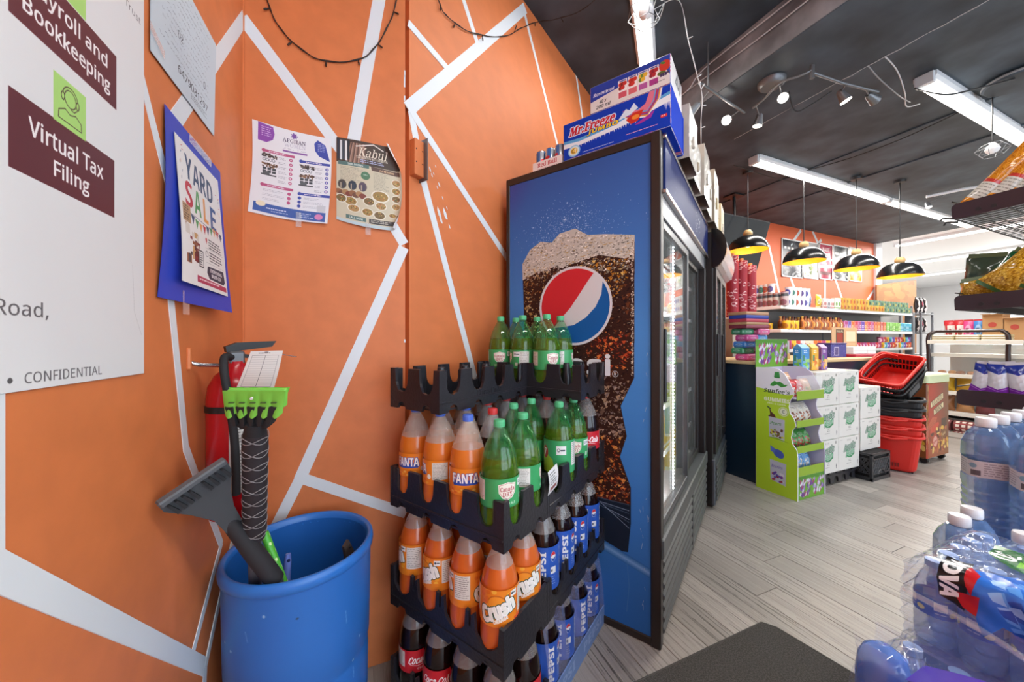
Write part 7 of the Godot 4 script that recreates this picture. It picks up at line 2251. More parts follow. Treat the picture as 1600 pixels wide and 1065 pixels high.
	for i in 4:
		var c := Vector3(0.05 + 0.36 * (i % 2), 0.028, -0.36 + 0.32 * (i / 2))
		put("caster", MB.new().tube([c - Vector3(0.018, 0, 0), c + Vector3(0.018, 0, 0)], 0.028, 16), M.black, t)

# ---------------------------------------------------------------- far shelves and the room beyond
func goods(called: String, label: String, cat: String, group: String, me: Mesh, mats: Array, from: Vector3, step: Vector3, n: int, extra := {}) -> void:
	for i in n:
		var at := from + step * i
		var m: Material = mats[i % mats.size()]
		var o := MeshInstance3D.new()
		o.name = numbered(called)
		o.mesh = me
		o.material_override = m
		add_child(o)
		o.position = at
		o.rotation.y = extra.get("turn", 0.0) + (rng.randf_range(-0.08, 0.08) if not extra.has("still") else 0.0)
		tag(o, "%s, %s from left" % [label, ORD[mini(i, 19)]] if n > 1 else label, cat, group)

func pack_tex(base: Color, mark: Color, lid := Color(0, 0, 0, 0)) -> Pen:
	var p := Pen.new(64, 64, base)
	if lid.a > 0.0:
		p.rect(0, 0, 64, 12, lid)
	for c in [8, 40]:
		p.ell(c + 8, 36, 10, 12, mark)
		p.words(c, 32, 16, 2, 6, base.darkened(0.4), 0.5, 3)
	p.rect(0, 56, 64, 5, mark)
	return p

func build_far_shelf() -> void:
	var x0 := 5.40
	var x1 := 9.20
	var zf := -3.10
	var zb := -3.54
	var t := thing("shop_shelf", "long white gondola shelf of jars and packets below the orange wall", "shelf", Vector3(x0, 0, zb))
	put("back_board", MB.new().box(Vector3(0, 0.1, -0.02), Vector3(x1 - x0 + 0.9, 1.75, 0)), mat(hexc("8b8a88"), 0.5), t)
	for x in [-0.02, (x1 - x0) * 0.5 - 0.01, x1 - x0]:
		put("upright", MB.new().box(Vector3(x, 0, -0.03), Vector3(x + 0.025, 1.90 if x < 0 else 1.7, 0.01), 0.002), M.white_metal if x < 1 else mat(hexc("6f7278"), 0.4), t)
	put("end_post", MB.new().box(Vector3(x1 - x0 + 0.005, 0, 0.34), Vector3(x1 - x0 + 0.075, 1.72, 0.45), 0.004), mat(hexc("6b6e74"), 0.4), t)
	for y in [0.35, 0.72, 1.085, 1.37, 1.70]:
		put("shelf_board", MB.new().box(Vector3(0, y - 0.03, 0.0), Vector3(x1 - x0, y - 0.004, 0.43), 0.002), mat(hexc("a5a5a6"), 0.5), t)
		put("price_rail", MB.new().box(Vector3(-0.004, y - 0.045, 0.43), Vector3(x1 - x0, y, 0.445), 0.003), M.white_metal, t)
		put("side_rail", MB.new().box(Vector3(-0.012, y - 0.045, 0.0), Vector3(0.0, y, 0.44), 0.002), M.white_metal, t)
	put("base_board", MB.new().box(Vector3(0, 0, 0.0), Vector3(x1 - x0, 0.1, 0.42)), M.black, t)
	put("end_panel", MB.new().box(Vector3(-0.03, 0, -0.02), Vector3(0.0, 1.92, 0.06), 0.003), M.white_metal, t)
	# shapes of packages
	var jar := MB.new().lathe([Vector2(0, 0), Vector2(0.048, 0), Vector2(0.05, 0.008), Vector2(0.05, 0.15), Vector2(0.043, 0.165), Vector2(0.043, 0.168)], 16)
	jar.lathe([Vector2(0.046, 0.168), Vector2(0.046, 0.195), Vector2(0, 0.195)], 16)
	var jm := jar.mesh()
	var can := MB.new().lathe([Vector2(0, 0), Vector2(0.046, 0), Vector2(0.048, 0.006), Vector2(0.048, 0.115), Vector2(0.044, 0.122), Vector2(0, 0.12)], 16).mesh()
	var tub := MB.new().lathe([Vector2(0, 0), Vector2(0.042, 0), Vector2(0.046, 0.12), Vector2(0.049, 0.12), Vector2(0.049, 0.135), Vector2(0, 0.137)], 16).mesh()
	var bot := MB.new().lathe([Vector2(0, 0), Vector2(0.03, 0), Vector2(0.032, 0.006), Vector2(0.032, 0.11), Vector2(0.014, 0.145), Vector2(0.013, 0.17), Vector2(0.016, 0.171), Vector2(0.016, 0.192), Vector2(0, 0.192)], 14).mesh()
	var pkt := MB.new().box(Vector3(-0.045, 0, -0.03), Vector3(0.045, 0.15, 0.03), 0.006).mesh()
	var low := MB.new().lathe([Vector2(0, 0), Vector2(0.04, 0), Vector2(0.042, 0.005), Vector2(0.042, 0.07), Vector2(0.044, 0.07), Vector2(0.044, 0.09), Vector2(0, 0.09)], 14).mesh()
	var m := func(a: String, b: String, c := "", r := 0.35) -> StandardMaterial3D: return tile(pack_tex(hexc(a), hexc(b), hexc(c) if c else Color(0, 0, 0, 0)), r)
	var grey := [m.call("b9b2ac", "8a4a4e", "3a3e46"), m.call("a89aa0", "7a4a5a", "3a3e46"), m.call("b5a8a4", "94505a", "3a3e46")]
	var whites := [m.call("d8d8dc", "4a4a9a", "c82a30"), m.call("d4d8d8", "3f7a6a", "c82a30"), m.call("dad6d0", "b0503a", "c82a30"), m.call("d6d6d8", "5a4a8a", "c82a30")]
	var ambers := [m.call("b8702c", "7a3a1c", "c9a04a"), m.call("8a4a2c", "c89a4a", "6a2a20"), m.call("9c5a34", "d8c8a0", "3a2a22")]
	var yel := [m.call("d8b02c", "a86a1c", "8a2a20"), m.call("d2a82a", "8a4a1c", "c9b44a")]
	var yjar := [m.call("d0a040", "c86a2a", "d8c890"), m.call("c89a48", "b8502a", "d8b870"), m.call("d4b050", "9a6a2a", "d8c890")]
	var gjar := [m.call("7a9a7a", "3f5a4a", "c8b46a"), m.call("6a8a7c", "c8b86a", "a8a860")]
	var red := [m.call("c8502c", "e8c88a"), m.call("b83a3a", "e0d0c0"), m.call("d0702c", "f0d8a0"), m.call("a83a6a", "e8c8d8"), m.call("d8c8b8", "b84a3a")]
	var bright := [m.call("b04a86", "e8d0e0"), m.call("6a4aa8", "d8c8f0"), m.call("d86a2c", "f0e0b0"), m.call("c83a4a", "f0d8d8")]
	var lime := [m.call("7ab84a", "d8f0c0"), m.call("8ac85a", "4a8a3a")]
	var aqua := [m.call("4aa0c0", "d0ecf4"), m.call("58b0c8", "2a6a8a")]
	# left end, angled
	var dirv := Vector3(0, 0, 0.42)
	goods("dark_lid_jar", "pale jar with dark lid in the row on the shelf's left end", "jar", "dark lidded jars on the shelf's left end", jm, grey, Vector3(5.46, 1.7005, -3.47), dirv / 6.3, 4)
	goods("red_lid_tub", "white tub with red lid standing on the dark lidded jars", "tub", "red lidded tubs on the shelf's left end", tub, whites, Vector3(5.46, 1.8965, -3.47), dirv / 6.3, 4)
	goods("sauce_bottle", "yellow sauce bottle at the middle shelf's left end", "bottle", "sauces on the shelf's left end", low, yel, Vector3(5.46, 1.3705, -3.48), dirv / 7.0, 4)
	goods("amber_jar", "amber jar on the lower shelf's left end", "jar", "jars on the lower shelf's left end", can, ambers, Vector3(5.46, 1.0855, -3.48), dirv / 7.0, 4)
	goods("dark_lid_jar", "pale dark-lidded jar at the top shelf's front left corner", "jar", "dark lidded jars at the front corner", jm, grey, Vector3(5.46, 1.7005, -3.20), Vector3(0, 0, 0.105), 2)
	# top shelf
	goods("white_tub", "red-lidded white tub, lower layer on the top shelf", "tub", "red lidded tubs, lower layer", tub, whites, Vector3(5.60, 1.7005, zf - 0.03), Vector3(0.104, 0, 0), 5)
	goods("white_tub", "red-lidded white tub, upper layer on the top shelf", "tub", "red lidded tubs, upper layer", tub, whites, Vector3(5.62, 1.8378, zf - 0.03), Vector3(0.104, 0, 0), 5)
	goods("white_tub", "white tub with red lid, back row of the top shelf", "tub", "red lidded tubs, back row", tub, whites, Vector3(5.60, 1.7005, zf - 0.15), Vector3(0.104, 0, 0), 6)
	goods("blue_bag", "blue and white bag behind the yellow packet on the top shelf", "bag", "", MB.new().pillow(0.16, 0.26, 0.09).mesh(), [m.call("3f7ac0", "e0e4ea")], Vector3(6.25, 1.7005, zf - 0.13), Vector3.ZERO, 1)
	goods("yellow_packet", "yellow packet on the top shelf right of the white tubs", "packet", "", MB.new().pillow(0.15, 0.20, 0.07).mesh(), [m.call("d8b02c", "e8e0c0")], Vector3(6.30, 1.7005, zf - 0.01), Vector3.ZERO, 1)
	goods("small_box", "small white and red box right of the yellow packet", "box", "small boxes on the top shelf", pkt, [m.call("d8d4d0", "b02a30"), m.call("cfd0d8", "4a3a3c")], Vector3(6.44, 1.7005, zf - 0.02), Vector3(0.1, 0, 0), 3)
	goods("green_packet", "white packet with a leaf picture on the top shelf", "packet", "", MB.new().box(Vector3(-0.07, 0, -0.03), Vector3(0.07, 0.17, 0.03), 0.004).mesh(), [m.call("d8dcd4", "6aa03a")], Vector3(6.79, 1.7005, zf - 0.02), Vector3.ZERO, 1)
	goods("small_jar", "small amber jar in the top shelf's front row", "jar", "amber jars on the top shelf", low, yjar, Vector3(6.93, 1.7005, zf - 0.02), Vector3(0.094, 0, 0), 14)
	goods("small_jar", "small amber jar stacked on the top shelf row", "jar", "amber jars, upper layer", low, yjar, Vector3(6.93, 1.7915, zf - 0.03), Vector3(0.094, 0, 0), 9)
	goods("green_jar", "small green jar at the right of the top shelf", "jar", "green jars on the top shelf", low, gjar, Vector3(8.25, 1.7005, zf - 0.02), Vector3(0.094, 0, 0), 10)
	goods("green_jar", "green jar, upper layer at the top shelf's right", "jar", "green jars, upper layer", low, gjar, Vector3(7.79, 1.7915, zf - 0.03), Vector3(0.094, 0, 0), 14)
	# middle shelf
	goods("mustard_jar", "wide yellow jar at the left of the middle shelf", "jar", "yellow jars on the middle shelf", can, yel, Vector3(5.56, 1.3705, zf - 0.03), Vector3(0.104, 0, 0), 3)
	goods("spice_bottle", "amber spice bottle on the middle shelf, front row", "bottle", "spice bottles, front row", bot, ambers, Vector3(5.90, 1.3705, zf - 0.01), Vector3(0.072, 0, 0), 15)
	goods("spice_bottle", "amber spice bottle on the middle shelf, raised back row", "bottle", "spice bottles, back row", bot, ambers, Vector3(5.62, 1.3705, zf - 0.14), Vector3(0.072, 0, 0), 19)
	goods("snack_packet", "pink or purple snack packet on the middle shelf", "packet", "snack packets on the middle shelf", pkt, bright, Vector3(7.02, 1.3705, zf - 0.02), Vector3(0.098, 0, 0), 9)
	goods("orange_packet", "orange and red snack packet on the middle shelf", "packet", "orange packets on the middle shelf", pkt, [red[0], red[2], red[1]], Vector3(7.91, 1.3705, zf - 0.02), Vector3(0.098, 0, 0), 4)
	goods("lime_packet", "lime green snack packet on the middle shelf", "packet", "lime packets on the middle shelf", pkt, lime, Vector3(8.31, 1.3705, zf - 0.02), Vector3(0.098, 0, 0), 5)
	goods("aqua_packet", "aqua blue snack packet at the right of the middle shelf", "packet", "aqua packets on the middle shelf", pkt, aqua, Vector3(8.80, 1.3705, zf - 0.02), Vector3(0.098, 0, 0), 4)
	# lower shelf
	goods("preserve_jar", "orange preserve jar on the lower shelf", "jar", "jars on the lower shelf", can, [red[0], red[3], yel[0], red[1], whites[0], red[4], red[4], red[2]], Vector3(5.48, 1.0855, zf - 0.03), Vector3(0.106, 0, 0), 16)
	goods("candy_packet", "pink candy packet on the lower shelf", "packet", "candy packets on the lower shelf", low, [red[3], bright[0], bright[3]], Vector3(7.20, 1.0855, zf - 0.02), Vector3(0.094, 0, 0), 10)
	goods("candy_packet", "mixed candy tub at the right of the lower shelf", "packet", "candy tubs on the lower shelf", low, [yel[0], aqua[0], bright[1], red[1], red[0], red[4]], Vector3(8.15, 1.0855, zf - 0.02), Vector3(0.094, 0, 0), 11)
	goods("candy_packet", "mixed candy tub, upper layer of the lower shelf", "packet", "candy tubs, upper layer", low, [red[3], red[1], yel[1], aqua[1], bright[1], red[0]], Vector3(8.15, 1.1765, zf - 0.03), Vector3(0.094, 0, 0), 11)
	goods("rice_bag", "brown bag low on the shelf", "bag", "bags on the low shelf", MB.new().pillow(0.2, 0.26, 0.1).mesh(), [m.call("8a6a4a", "d8c8a0"), m.call("6a4a3a", "c8a06a")], Vector3(5.6, 0.7205, zf - 0.1), Vector3(0.24, 0, 0), 14)
	# foil posters above
	var pcols := [["dark foil poster with a long dark bag, leftmost above the shelf", "3a3d46", "8a8d96"], ["silver foil poster with a green picture, second from the left", "c9c9c6", "7a8a5a"], ["red and white poster, middle of the five foil posters", "b03a54", "e6dcdc"], ["black and silver foil poster, right of the red one", "4a4f52", "c9c9c6"], ["white poster with a yellow lower half, rightmost of the five", "e6e4dc", "d0b02a"]]
	var px := [6.36, 6.96, 7.42, 7.86, 8.38, 8.84]
	for i in 5:
		var b := hexc(pcols[i][1])
		var c := hexc(pcols[i][2])
		var p := Pen.new(128, 180, b)
		if i == 4:
			p.rect(0, 90, 128, 90, c)
			p.poly([Vector2(50, 70), Vector2(80, 66), Vector2(76, 110), Vector2(60, 116)], hexc("a83a2a"))
			for k in 40:
				p.ell(8 + rng.randf() * 112, 100 + rng.randf() * 70, 7, 6, [hexc("e0c84a"), hexc("b8902a"), hexc("d8782a")][k % 3])
			p.text("SPECIAL", 64, 34, 16, hexc("b8b4a8"))
		elif i == 2:
			p.rect(0, 70, 128, 12, c)
			p.poly([Vector2(0, 110), Vector2(128, 100), Vector2(128, 118), Vector2(0, 124)], c)
			p.rect(52, 96, 26, 40, c)
			p.text("MAKE", 64, 28, 20, c, {"width": 70})
			p.text("IT SWEET", 64, 52, 14, c, {"width": 84})
			p.rect(0, 140, 128, 16, hexc("6a2a34"))
		else:
			for k in 46:
				var q := Vector2(rng.randf() * 128, 40 + rng.randf() * 136)
				p.poly([q, q + Vector2(rng.randf_range(8, 34), rng.randf_range(-14, 14)), q + Vector2(rng.randf_range(4, 20), rng.randf_range(6, 22))], [b.lightened(0.5), b.darkened(0.45), c, hexc("e4e4e2"), b][k % 5])
			p.rect(0, 0, 128, 34, hexc("30333c") if i == 0 else b.darkened(0.1))
			p.words(16, 36, 90, 1, 18, hexc("e4e4e2"), 0.6, i)
			if i == 0:
				p.poly([Vector2(30, 60), Vector2(64, 64), Vector2(80, 130), Vector2(56, 128)], hexc("6a4038"))
			if i == 1:
				for k in 16:
					p.ell(44 + rng.randf() * 50, 100 + rng.randf() * 34, 9, 7, [hexc("7a9a3a"), hexc("4a5a2a"), hexc("c8b48a")][k % 3])
		var sh := thing("foil_poster", pcols[i][0], "poster", Vector3(px[i], 2.27 + 0.015 * i, -3.66))
		put("sheet", MB.new().grid(8, 8, func(u: float, v: float): return Vector3(u * (px[i + 1] - px[i] - 0.02), (1.0 - v) * 0.64, 0.006 + 0.006 * sin(u * 9.0 + i) * sin(v * 8.0)), 0.001), printed(p.tex(), 0.25, {"metallic": 0.15}), sh)
		var bd := MB.new()
		var w: float = px[i + 1] - px[i] - 0.02
		for e in [[0, 0, w, 0.018], [0, 0.622, w, 0.64], [0, 0, 0.018, 0.64], [w - 0.018, 0, w, 0.64]]:
			bd.box(Vector3(e[0], e[1], 0.013), Vector3(e[2], e[3], 0.0145))
		put("pale_border", bd, M.white, sh)

func build_far_room() -> void:
	# plywood sheet behind the shelf's right end
	var pw := Pen.new(256, 200, hexc("9a6632"))
	for i in 160:
		var q := Vector2(rng.randf() * 256, rng.randf() * 200)
		pw.ell(q.x, q.y, 10 + rng.randf() * 26, 3 + rng.randf() * 8, hexc("9a6632").lerp([hexc("a8763c"), hexc("8a582a"), hexc("94602f")][i % 3], 0.7))
	var t := thing("plywood_board", "warm brown plywood board standing behind the shelf's right end", "board", Vector3(9.2, 0, -3.602))
	put("board_sheet", MB.new().prism(PackedVector2Array([Vector2(0, 0.4), Vector2(1.61, 0.4), Vector2(1.61, 2.50), Vector2(0, 2.295)]), 0, 0.02, Rect2(0, 0.4, 1.61, 2.1)), printed(pw.tex(), 0.6), t)
	put("board_stay", MB.new().box(Vector3(0.1, 0, 0.0), Vector3(0.16, 0.5, 0.03)).box(Vector3(1.4, 0, 0.0), Vector3(1.46, 0.5, 0.03)), M.card, t)
	# black rack of coffee bags
	t = thing("coffee_rack", "grey metal rack with black bags right of the gondola shelf", "rack", Vector3(9.62, 0, -3.15))
	for x in [0.0, 0.47]:
		put("rack_post", MB.new().box(Vector3(x, 0, -0.28), Vector3(x + 0.03, 1.9, -0.25), 0.003).box(Vector3(x, 0, 0.0), Vector3(x + 0.03, 1.75, 0.03), 0.003), mat(hexc("6a6d73"), 0.4), t)
	for y in [0.6, 0.95, 1.36, 1.72]:
		put("rack_shelf", MB.new().box(Vector3(0, y - 0.02, -0.28), Vector3(0.5, y, 0.035), 0.003), mat(hexc("7a7d83"), 0.4), t)
	for i in 6:
		var p := Pen.new(64, 96, hexc("1c1619"))
		p.ell(32, 40, 16, 16, [hexc("c8b8b0"), hexc("8a3a4a"), hexc("d8d0cc")][i % 3])
		p.poly([Vector2(8, 70), Vector2(30, 50), Vector2(58, 74), Vector2(40, 92)], hexc("c9c0c0"))
		p.words(14, 12, 36, 2, 8, hexc("9a9290"))
		var k := thing("coffee_bag", "black coffee bag on the grey rack, %s shelf, %s" % [["upper", "middle"][i / 3], ["left", "middle", "right"][i % 3]], "bag", Vector3(9.73 + (i % 3) * 0.15, [1.7205, 1.3605][i / 3], -3.22))
		put("bag_body", MB.new().pillow(0.14, 0.32 if i < 3 else 0.29, 0.08, 10, 12), tile(p, 0.25), k)
		put("bag_clip", MB.new().box(Vector3(-0.05, 0.30 if i < 3 else 0.27, -0.006), Vector3(0.05, 0.315 if i < 3 else 0.285, 0.006), 0.002), M.black, k)
	# glass bakery case with bent black rails
	t = thing("bakery_case", "glass bakery case with bent black rails right of the printed freezer", "display case", Vector3(7.42, 0, -2.0))
	var d := MB.new()
	put("case_base", MB.new().box(Vector3(0, 0.0, -0.33), Vector3(0.7, 0.14, 0.45), 0.004), mat(hexc("4a4644"), 0.5), t)
	for e in [[0.22, 0.0], [0.50, 0.03], [0.74, 0.0], [1.02, 0.06], [1.20, -0.06]]:
		put("case_shelf", MB.new().box(Vector3(e[1], e[0] - 0.02, -0.33), Vector3(0.7, e[0], 0.46), 0.003), M.white, t)
		put("shelf_front", MB.new().box(Vector3(e[1] - 0.01, e[0] - 0.04, -0.33), Vector3(e[1], e[0] + 0.012, 0.46), 0.003), mat(hexc("d9d6cc"), 0.4), t)
	put("case_back", MB.new().box(Vector3(0.66, 0.14, -0.33), Vector3(0.7, 1.18, 0.45)), mat(hexc("b9b0a2"), 0.6), t)
	put("case_side", MB.new().box(Vector3(0.05, 0.14, -0.335), Vector3(0.68, 0.74, -0.322)), mat(hexc("8d8a86"), 0.5), t)
	put("glass_front", MB.new().box(Vector3(0.05, 0.75, -0.32), Vector3(0.056, 1.17, 0.45)), M.glass, t)
	for z in [-0.33, 0.34]:
		put("bent_rail", MB.new().tube(spline([Vector3(-0.02, 0.76, z), Vector3(-0.03, 1.05, z), Vector3(-0.03, 1.27, z), Vector3(0.0, 1.335, z + (0.06 if z < 0 else -0.06))], 5), 0.022, 10), mat(hexc("2a1c1a"), 0.3), t)
	put("bent_rail", MB.new().tube([Vector3(0.0, 1.335, -0.27), Vector3(0.0, 1.335, 0.28)], 0.02, 10), mat(hexc("2a1c1a"), 0.3), t)
	put("case_light_strip", MB.new().box(Vector3(0.07, 1.155, -0.3), Vector3(0.10, 1.175, 0.42)), M.lamp, t)
	var cl := AreaLight3D.new()
	cl.name = "case_glow"
	cl.area_size = Vector2(0.03, 0.7)
	cl.light_energy = 0.35
	cl.area_range = 10.0
	cl.area_attenuation = 2.0
	cl.shadow_enabled = true
	cl.position = Vector3(0.085, 1.15, 0.1)
	cl.rotation.x = -PI / 2
	t.add_child(cl)
	# what is in and on it
	var bun := MB.new().lathe([Vector2(0, 0), Vector2(0.034, 0.0), Vector2(0.041, 0.02), Vector2(0.035, 0.04), Vector2(0.018, 0.05), Vector2(0, 0.052)], 14).mesh()
	for i in 7:
		tag(put_mesh("bread_roll", bun, mat([hexc("a86a34"), hexc("b8803f"), hexc("8a5028")][i % 3], 0.6), self), "small brown bread roll on the glass case's middle shelf, %s from the left" % ORD[i], "bread roll", "rolls in the bakery case")
		get_child(-1).position = Vector3(7.52 + 0.03 * (i % 2), 0.7405, -2.24 + i * 0.085)
	for i in 9:
		var k := thing("flat_bread_pack", "stacked pale flatbread packet on top of the bakery case, %s" % ["lowest left", "second left", "third left", "lowest middle", "second middle", "topmost middle", "lowest right", "second right", "third right"][i], "bread", Vector3(7.52, 1.2005 + 0.028 * (i % 3), -2.20 + (i / 3) * 0.215))
		put("bread_pack", MB.new().box(Vector3(-0.13, 0, -0.105), Vector3(0.13, 0.027, 0.105), 0.01), mat([hexc("d8caa0"), hexc("cdbf92"), hexc("e0d6b8")][(i + i / 3) % 3], 0.4), k)
		put("pack_fold", MB.new().box(Vector3(-0.137, 0.008, -0.09), Vector3(-0.13, 0.018, 0.09), 0.002), M.white, k)
	var gy := [["yellow sack low in the bakery case, left one", hexc("c8a024"), 0.5005, -2.23], ["yellow sack low in the bakery case, middle one", hexc("b88a1c"), 0.5005, -2.06], ["brown loaf sack low in the bakery case, right one", hexc("9a6a3a"), 0.5005, -1.89], ["brown box on the case's lowest shelf, left", hexc("8a5a34"), 0.2205, -2.23], ["tan box on the case's lowest shelf, middle", hexc("b07f4f"), 0.2205, -2.06], ["maroon box on the case's lowest shelf, right", hexc("6a2a2c"), 0.2205, -1.89]]
	for e in gy:
		var k := thing("bread_sack", e[0], "sack", Vector3(7.62, e[2], e[3]))
		var b := put("sack_body", MB.new().pillow(0.165, 0.2 if e[2] > 0.4 else 0.22, 0.14, 10, 10), mat(e[1], 0.4), k)
		b.rotation.y = -PI / 2
		put("sack_tie", MB.new().box(Vector3(-0.01, 0.19, -0.05), Vector3(0.01, 0.215, 0.05), 0.004), M.white, k)
	for i in 4:
		var k := thing("red_snack_bag", "red and white snack bag standing on the bakery case's back, %s" % ["leftmost", "second", "third", "rightmost leaning"][i], "bag", Vector3(7.84, 1.2005, -2.27 + i * 0.09))
		var p := Pen.new(64, 96, hexc("d6cfc8"))
		p.rect(0, 0, 64, 22, hexc("c02a34"))
		p.poly([Vector2(10, 22), Vector2(24, 22), Vector2(34, 96), Vector2(20, 96)], hexc("b02a34"))
		p.ell(44, 56, 12, 18, hexc("8a3a34"))
		var b := put("bag_body", MB.new().pillow(0.10, 0.29, 0.06, 10, 12), tile(p, 0.3), k)
		b.rotation.y = -PI / 2
		b.rotation.z = 0.0
		put("bag_seal", MB.new().box(Vector3(-0.003, 0.28, -0.043), Vector3(0.003, 0.30, 0.043)), mat(hexc("c02a34"), 0.4), k)
	for i in 3:
		var k := thing("cardboard_box", ["large brown cardboard box with open flaps on the bakery case", "second brown cardboard box beside the open one", "low brown cardboard box at the bakery case's right"][i], "box", Vector3(7.86, 1.2005, -1.86 + i * 0.175))
		var w := [0.17, 0.165, 0.16][i] as float
		var h := [0.36, 0.30, 0.2][i] as float
		put("box_body", MB.new().box(Vector3(-0.13, 0, -w / 2), Vector3(0.13, h, w / 2), 0.004), M.card, k)
		put("box_flap", MB.new().box(Vector3(-0.20, h - 0.006, -w / 2), Vector3(-0.13, h, w / 2), 0.001), mat(hexc("c49a6c"), 0.7), k)
		put("red_print", MB.new().tube([Vector3(-0.1315, h * 0.6, 0.0), Vector3(-0.1335, h * 0.6, 0)], 0.035, 18), mat(hexc("b04438"), 0.6), k)
	# checked cloths rolled on the floor shelf below
	var cp := Pen.new(128, 64, hexc("cfc6bd"))
	for i in 8:
		cp.rect(i * 16, 0, 6, 64, hexc("8a3a3a"))
		cp.rect(0, i * 8, 128, 3, hexc("6a3434"))
	var ck := printed(cp.tex(), 0.8)
	for i in 3:
		var k := thing("checked_cloth", "rolled checked cloth at the foot of the bakery case, %s" % ["left", "middle", "right"][i], "cloth", Vector3(7.22, 0.0, -2.2 + i * 0.30))
		put("cloth_roll", MB.new().tube([Vector3(0, 0.075, -0.14), Vector3(0.005, 0.078, 0), Vector3(0, 0.075, 0.14)], [0.07, 0.075, 0.07], 16), ck, k)
		put("cloth_tail", MB.new().box(Vector3(-0.085, 0.0, -0.13), Vector3(0.03, 0.012, 0.13), 0.004), ck, k)

# ---------------------------------------------------------------- snack rack at the right, water in front
func build_rack() -> void:
	var plate := mat(hexc("33242a"), 0.35)
	var wire := mat(hexc("17181a"), 0.4)
	var t := thing("wire_rack", "tall black wire snack rack with dark plum end plates at the right edge", "rack", Vector3(2.39, 0, -0.685))
	var lv := [[1.755, 0.0, 0.026], [1.355, 0.03, 0.018], [0.94, 0.055, 0.0]]
	for i in 3:
		var y: float = lv[i][0]
		var x: float = lv[i][1]
		var r := 0.018
		var h := 0.068
		var pl := PackedVector2Array()
		for c in [[r, -h + r, PI, 1.5 * PI], [0.62, -h, 0, 0], [0.62, 0, 0, 0], [r, -r, 0.5 * PI, PI]]:
			if c[2] == c[3]:
				pl.append(Vector2(c[0], c[1]))
			else:
				for k in 6:
					var a := lerpf(c[2], c[3], k / 5.0)
					pl.append(Vector2(c[0], c[1]) + Vector2(cos(a), sin(a)) * r)
		var m := put("end_plate", MB.new().prism(pl, 0.0, 0.004), plate, t)
		m.transform = Transform3D(Basis(UP, -PI / 2) * Basis(Vector3.BACK, lv[i][2] * 1.6), Vector3(x, y + 0.045, 0.0))
		for k in 2:
			var b := put("plate_slot", MB.new().tube([Vector3(0, 0, -0.001), Vector3(0, 0, 0.002)], 0.008, 10), M.black, t)
			b.transform = Transform3D(Basis(UP, -PI / 2), Vector3(x - 0.0045, y + 0.002, 0.075 + k * 0.04))
		var w := MB.new()
		for k in 30:
			w.tube([Vector3(x + 0.004 + k * 0.042, y - 0.012, 0.0), Vector3(x + 0.004 + k * 0.042, y - 0.004, 0.60)], 0.0022, 5, false)
		for k in 5:
			w.tube([Vector3(x, y - 0.016, 0.004 + k * 0.145), Vector3(x + 1.25, y - 0.016, 0.004 + k * 0.145)], 0.0035, 6)
		for k in 2:
			w.tube([Vector3(x, y + 0.028 + k * 0.03, 0.003), Vector3(x + 1.25, y + 0.028 + k * 0.03, 0.003)], 0.003, 6)
		put("wire_deck", w, wire, t)
	for x in [0.05, 1.2]:
		put("rack_post", MB.new().box(Vector3(x, 0.0, 0.60), Vector3(x + 0.04, 2.1, 0.64), 0.003), wire, t)
	put("rack_foot", MB.new().box(Vector3(0.05, 0.0, 0.1), Vector3(1.24, 0.06, 0.62), 0.004), wire, t)
	put("hook_bracket", MB.new().tube([Vector3(-0.002, 1.742, -0.03), Vector3(0.02, 1.755, -0.03), Vector3(0.02, 1.74, 0.005)], 0.004, 6).tube([Vector3(0.03, 1.725, -0.03), Vector3(0.05, 1.74, -0.03), Vector3(0.05, 1.73, 0.005)], 0.004, 6), wire, t)
	# noodle bags leaning on the top level
	var p := Pen.new(128, 320, hexc("c47a1c"))
	for i in 900:
		var q := Vector2(rng.randf() * 128, rng.randf() * 320)
		p.line(q, q + Vector2(rng.randf_range(-26, 26), rng.randf_range(-22, 22)), 1.4, [hexc("e0a03a"), hexc("a85c12"), hexc("d88a24"), hexc("e8b45a"), hexc("8a4a10")][i % 5])
	p.rect(0, 190, 128, 90, hexc("c9c6bd"))
	p.rect(0, 190, 128, 14, hexc("b83a34"))
	p.words(10, 212, 108, 5, 13, hexc("8a8780"), 0.3)
	p.rect(0, 0, 128, 14, hexc("d8c08a"))
	p.rect(0, 306, 128, 14, hexc("c8a84a"))
	var nm := printed(p.tex(), 0.14)
	for i in 5:
		var k := thing("noodle_bag", "long golden noodle bag leaning on the rack's top level, %s" % ["frontmost and tallest", "second", "third", "fourth", "fifth, mostly past the picture's edge"][i], "bag", Vector3(2.44 + i * 0.015, 1.7555, -0.655 + i * 0.058))
		var b := put("bag_body", MB.new().pillow(0.066, 0.30, 0.045, 12, 16, 0.04, 0.002, i), nm, k)
		b.transform = Transform3D(Basis(UP, -PI / 2 + 0.35) * Basis(Vector3.BACK, -0.66) * Basis(Vector3.RIGHT, -0.1), Vector3(0, 0.03, 0))
		var s := put("bag_sleeve", MB.new().box(Vector3(-0.028, 0.288, -0.003), Vector3(0.028, 0.308, 0.003), 0.001), M.clear, k)
		s.transform = b.transform
	# corn snack bags on the middle level
	p = Pen.new(192, 192, hexc("b98a24"))
	for i in 700:
		var q := Vector2(rng.randf() * 192, rng.randf() * 192)
		p.ell(q.x, q.y, rng.randf_range(2, 6), rng.randf_range(2, 4), [hexc("d8b040"), hexc("9a6c18"), hexc("c89a30"), hexc("e4c25a"), hexc("84580f")][i % 5], rng.randf() * 3)
	p.rect(0, 0, 192, 14, hexc("2c4a2c"))
	p.rect(0, 178, 192, 14, hexc("4a6a3a"))
	var corn := printed(p.tex(), 0.12)
	var dark := mat(hexc("14502c"), 0.14)
	var grn := mat(hexc("3c4a3c"), 0.16)
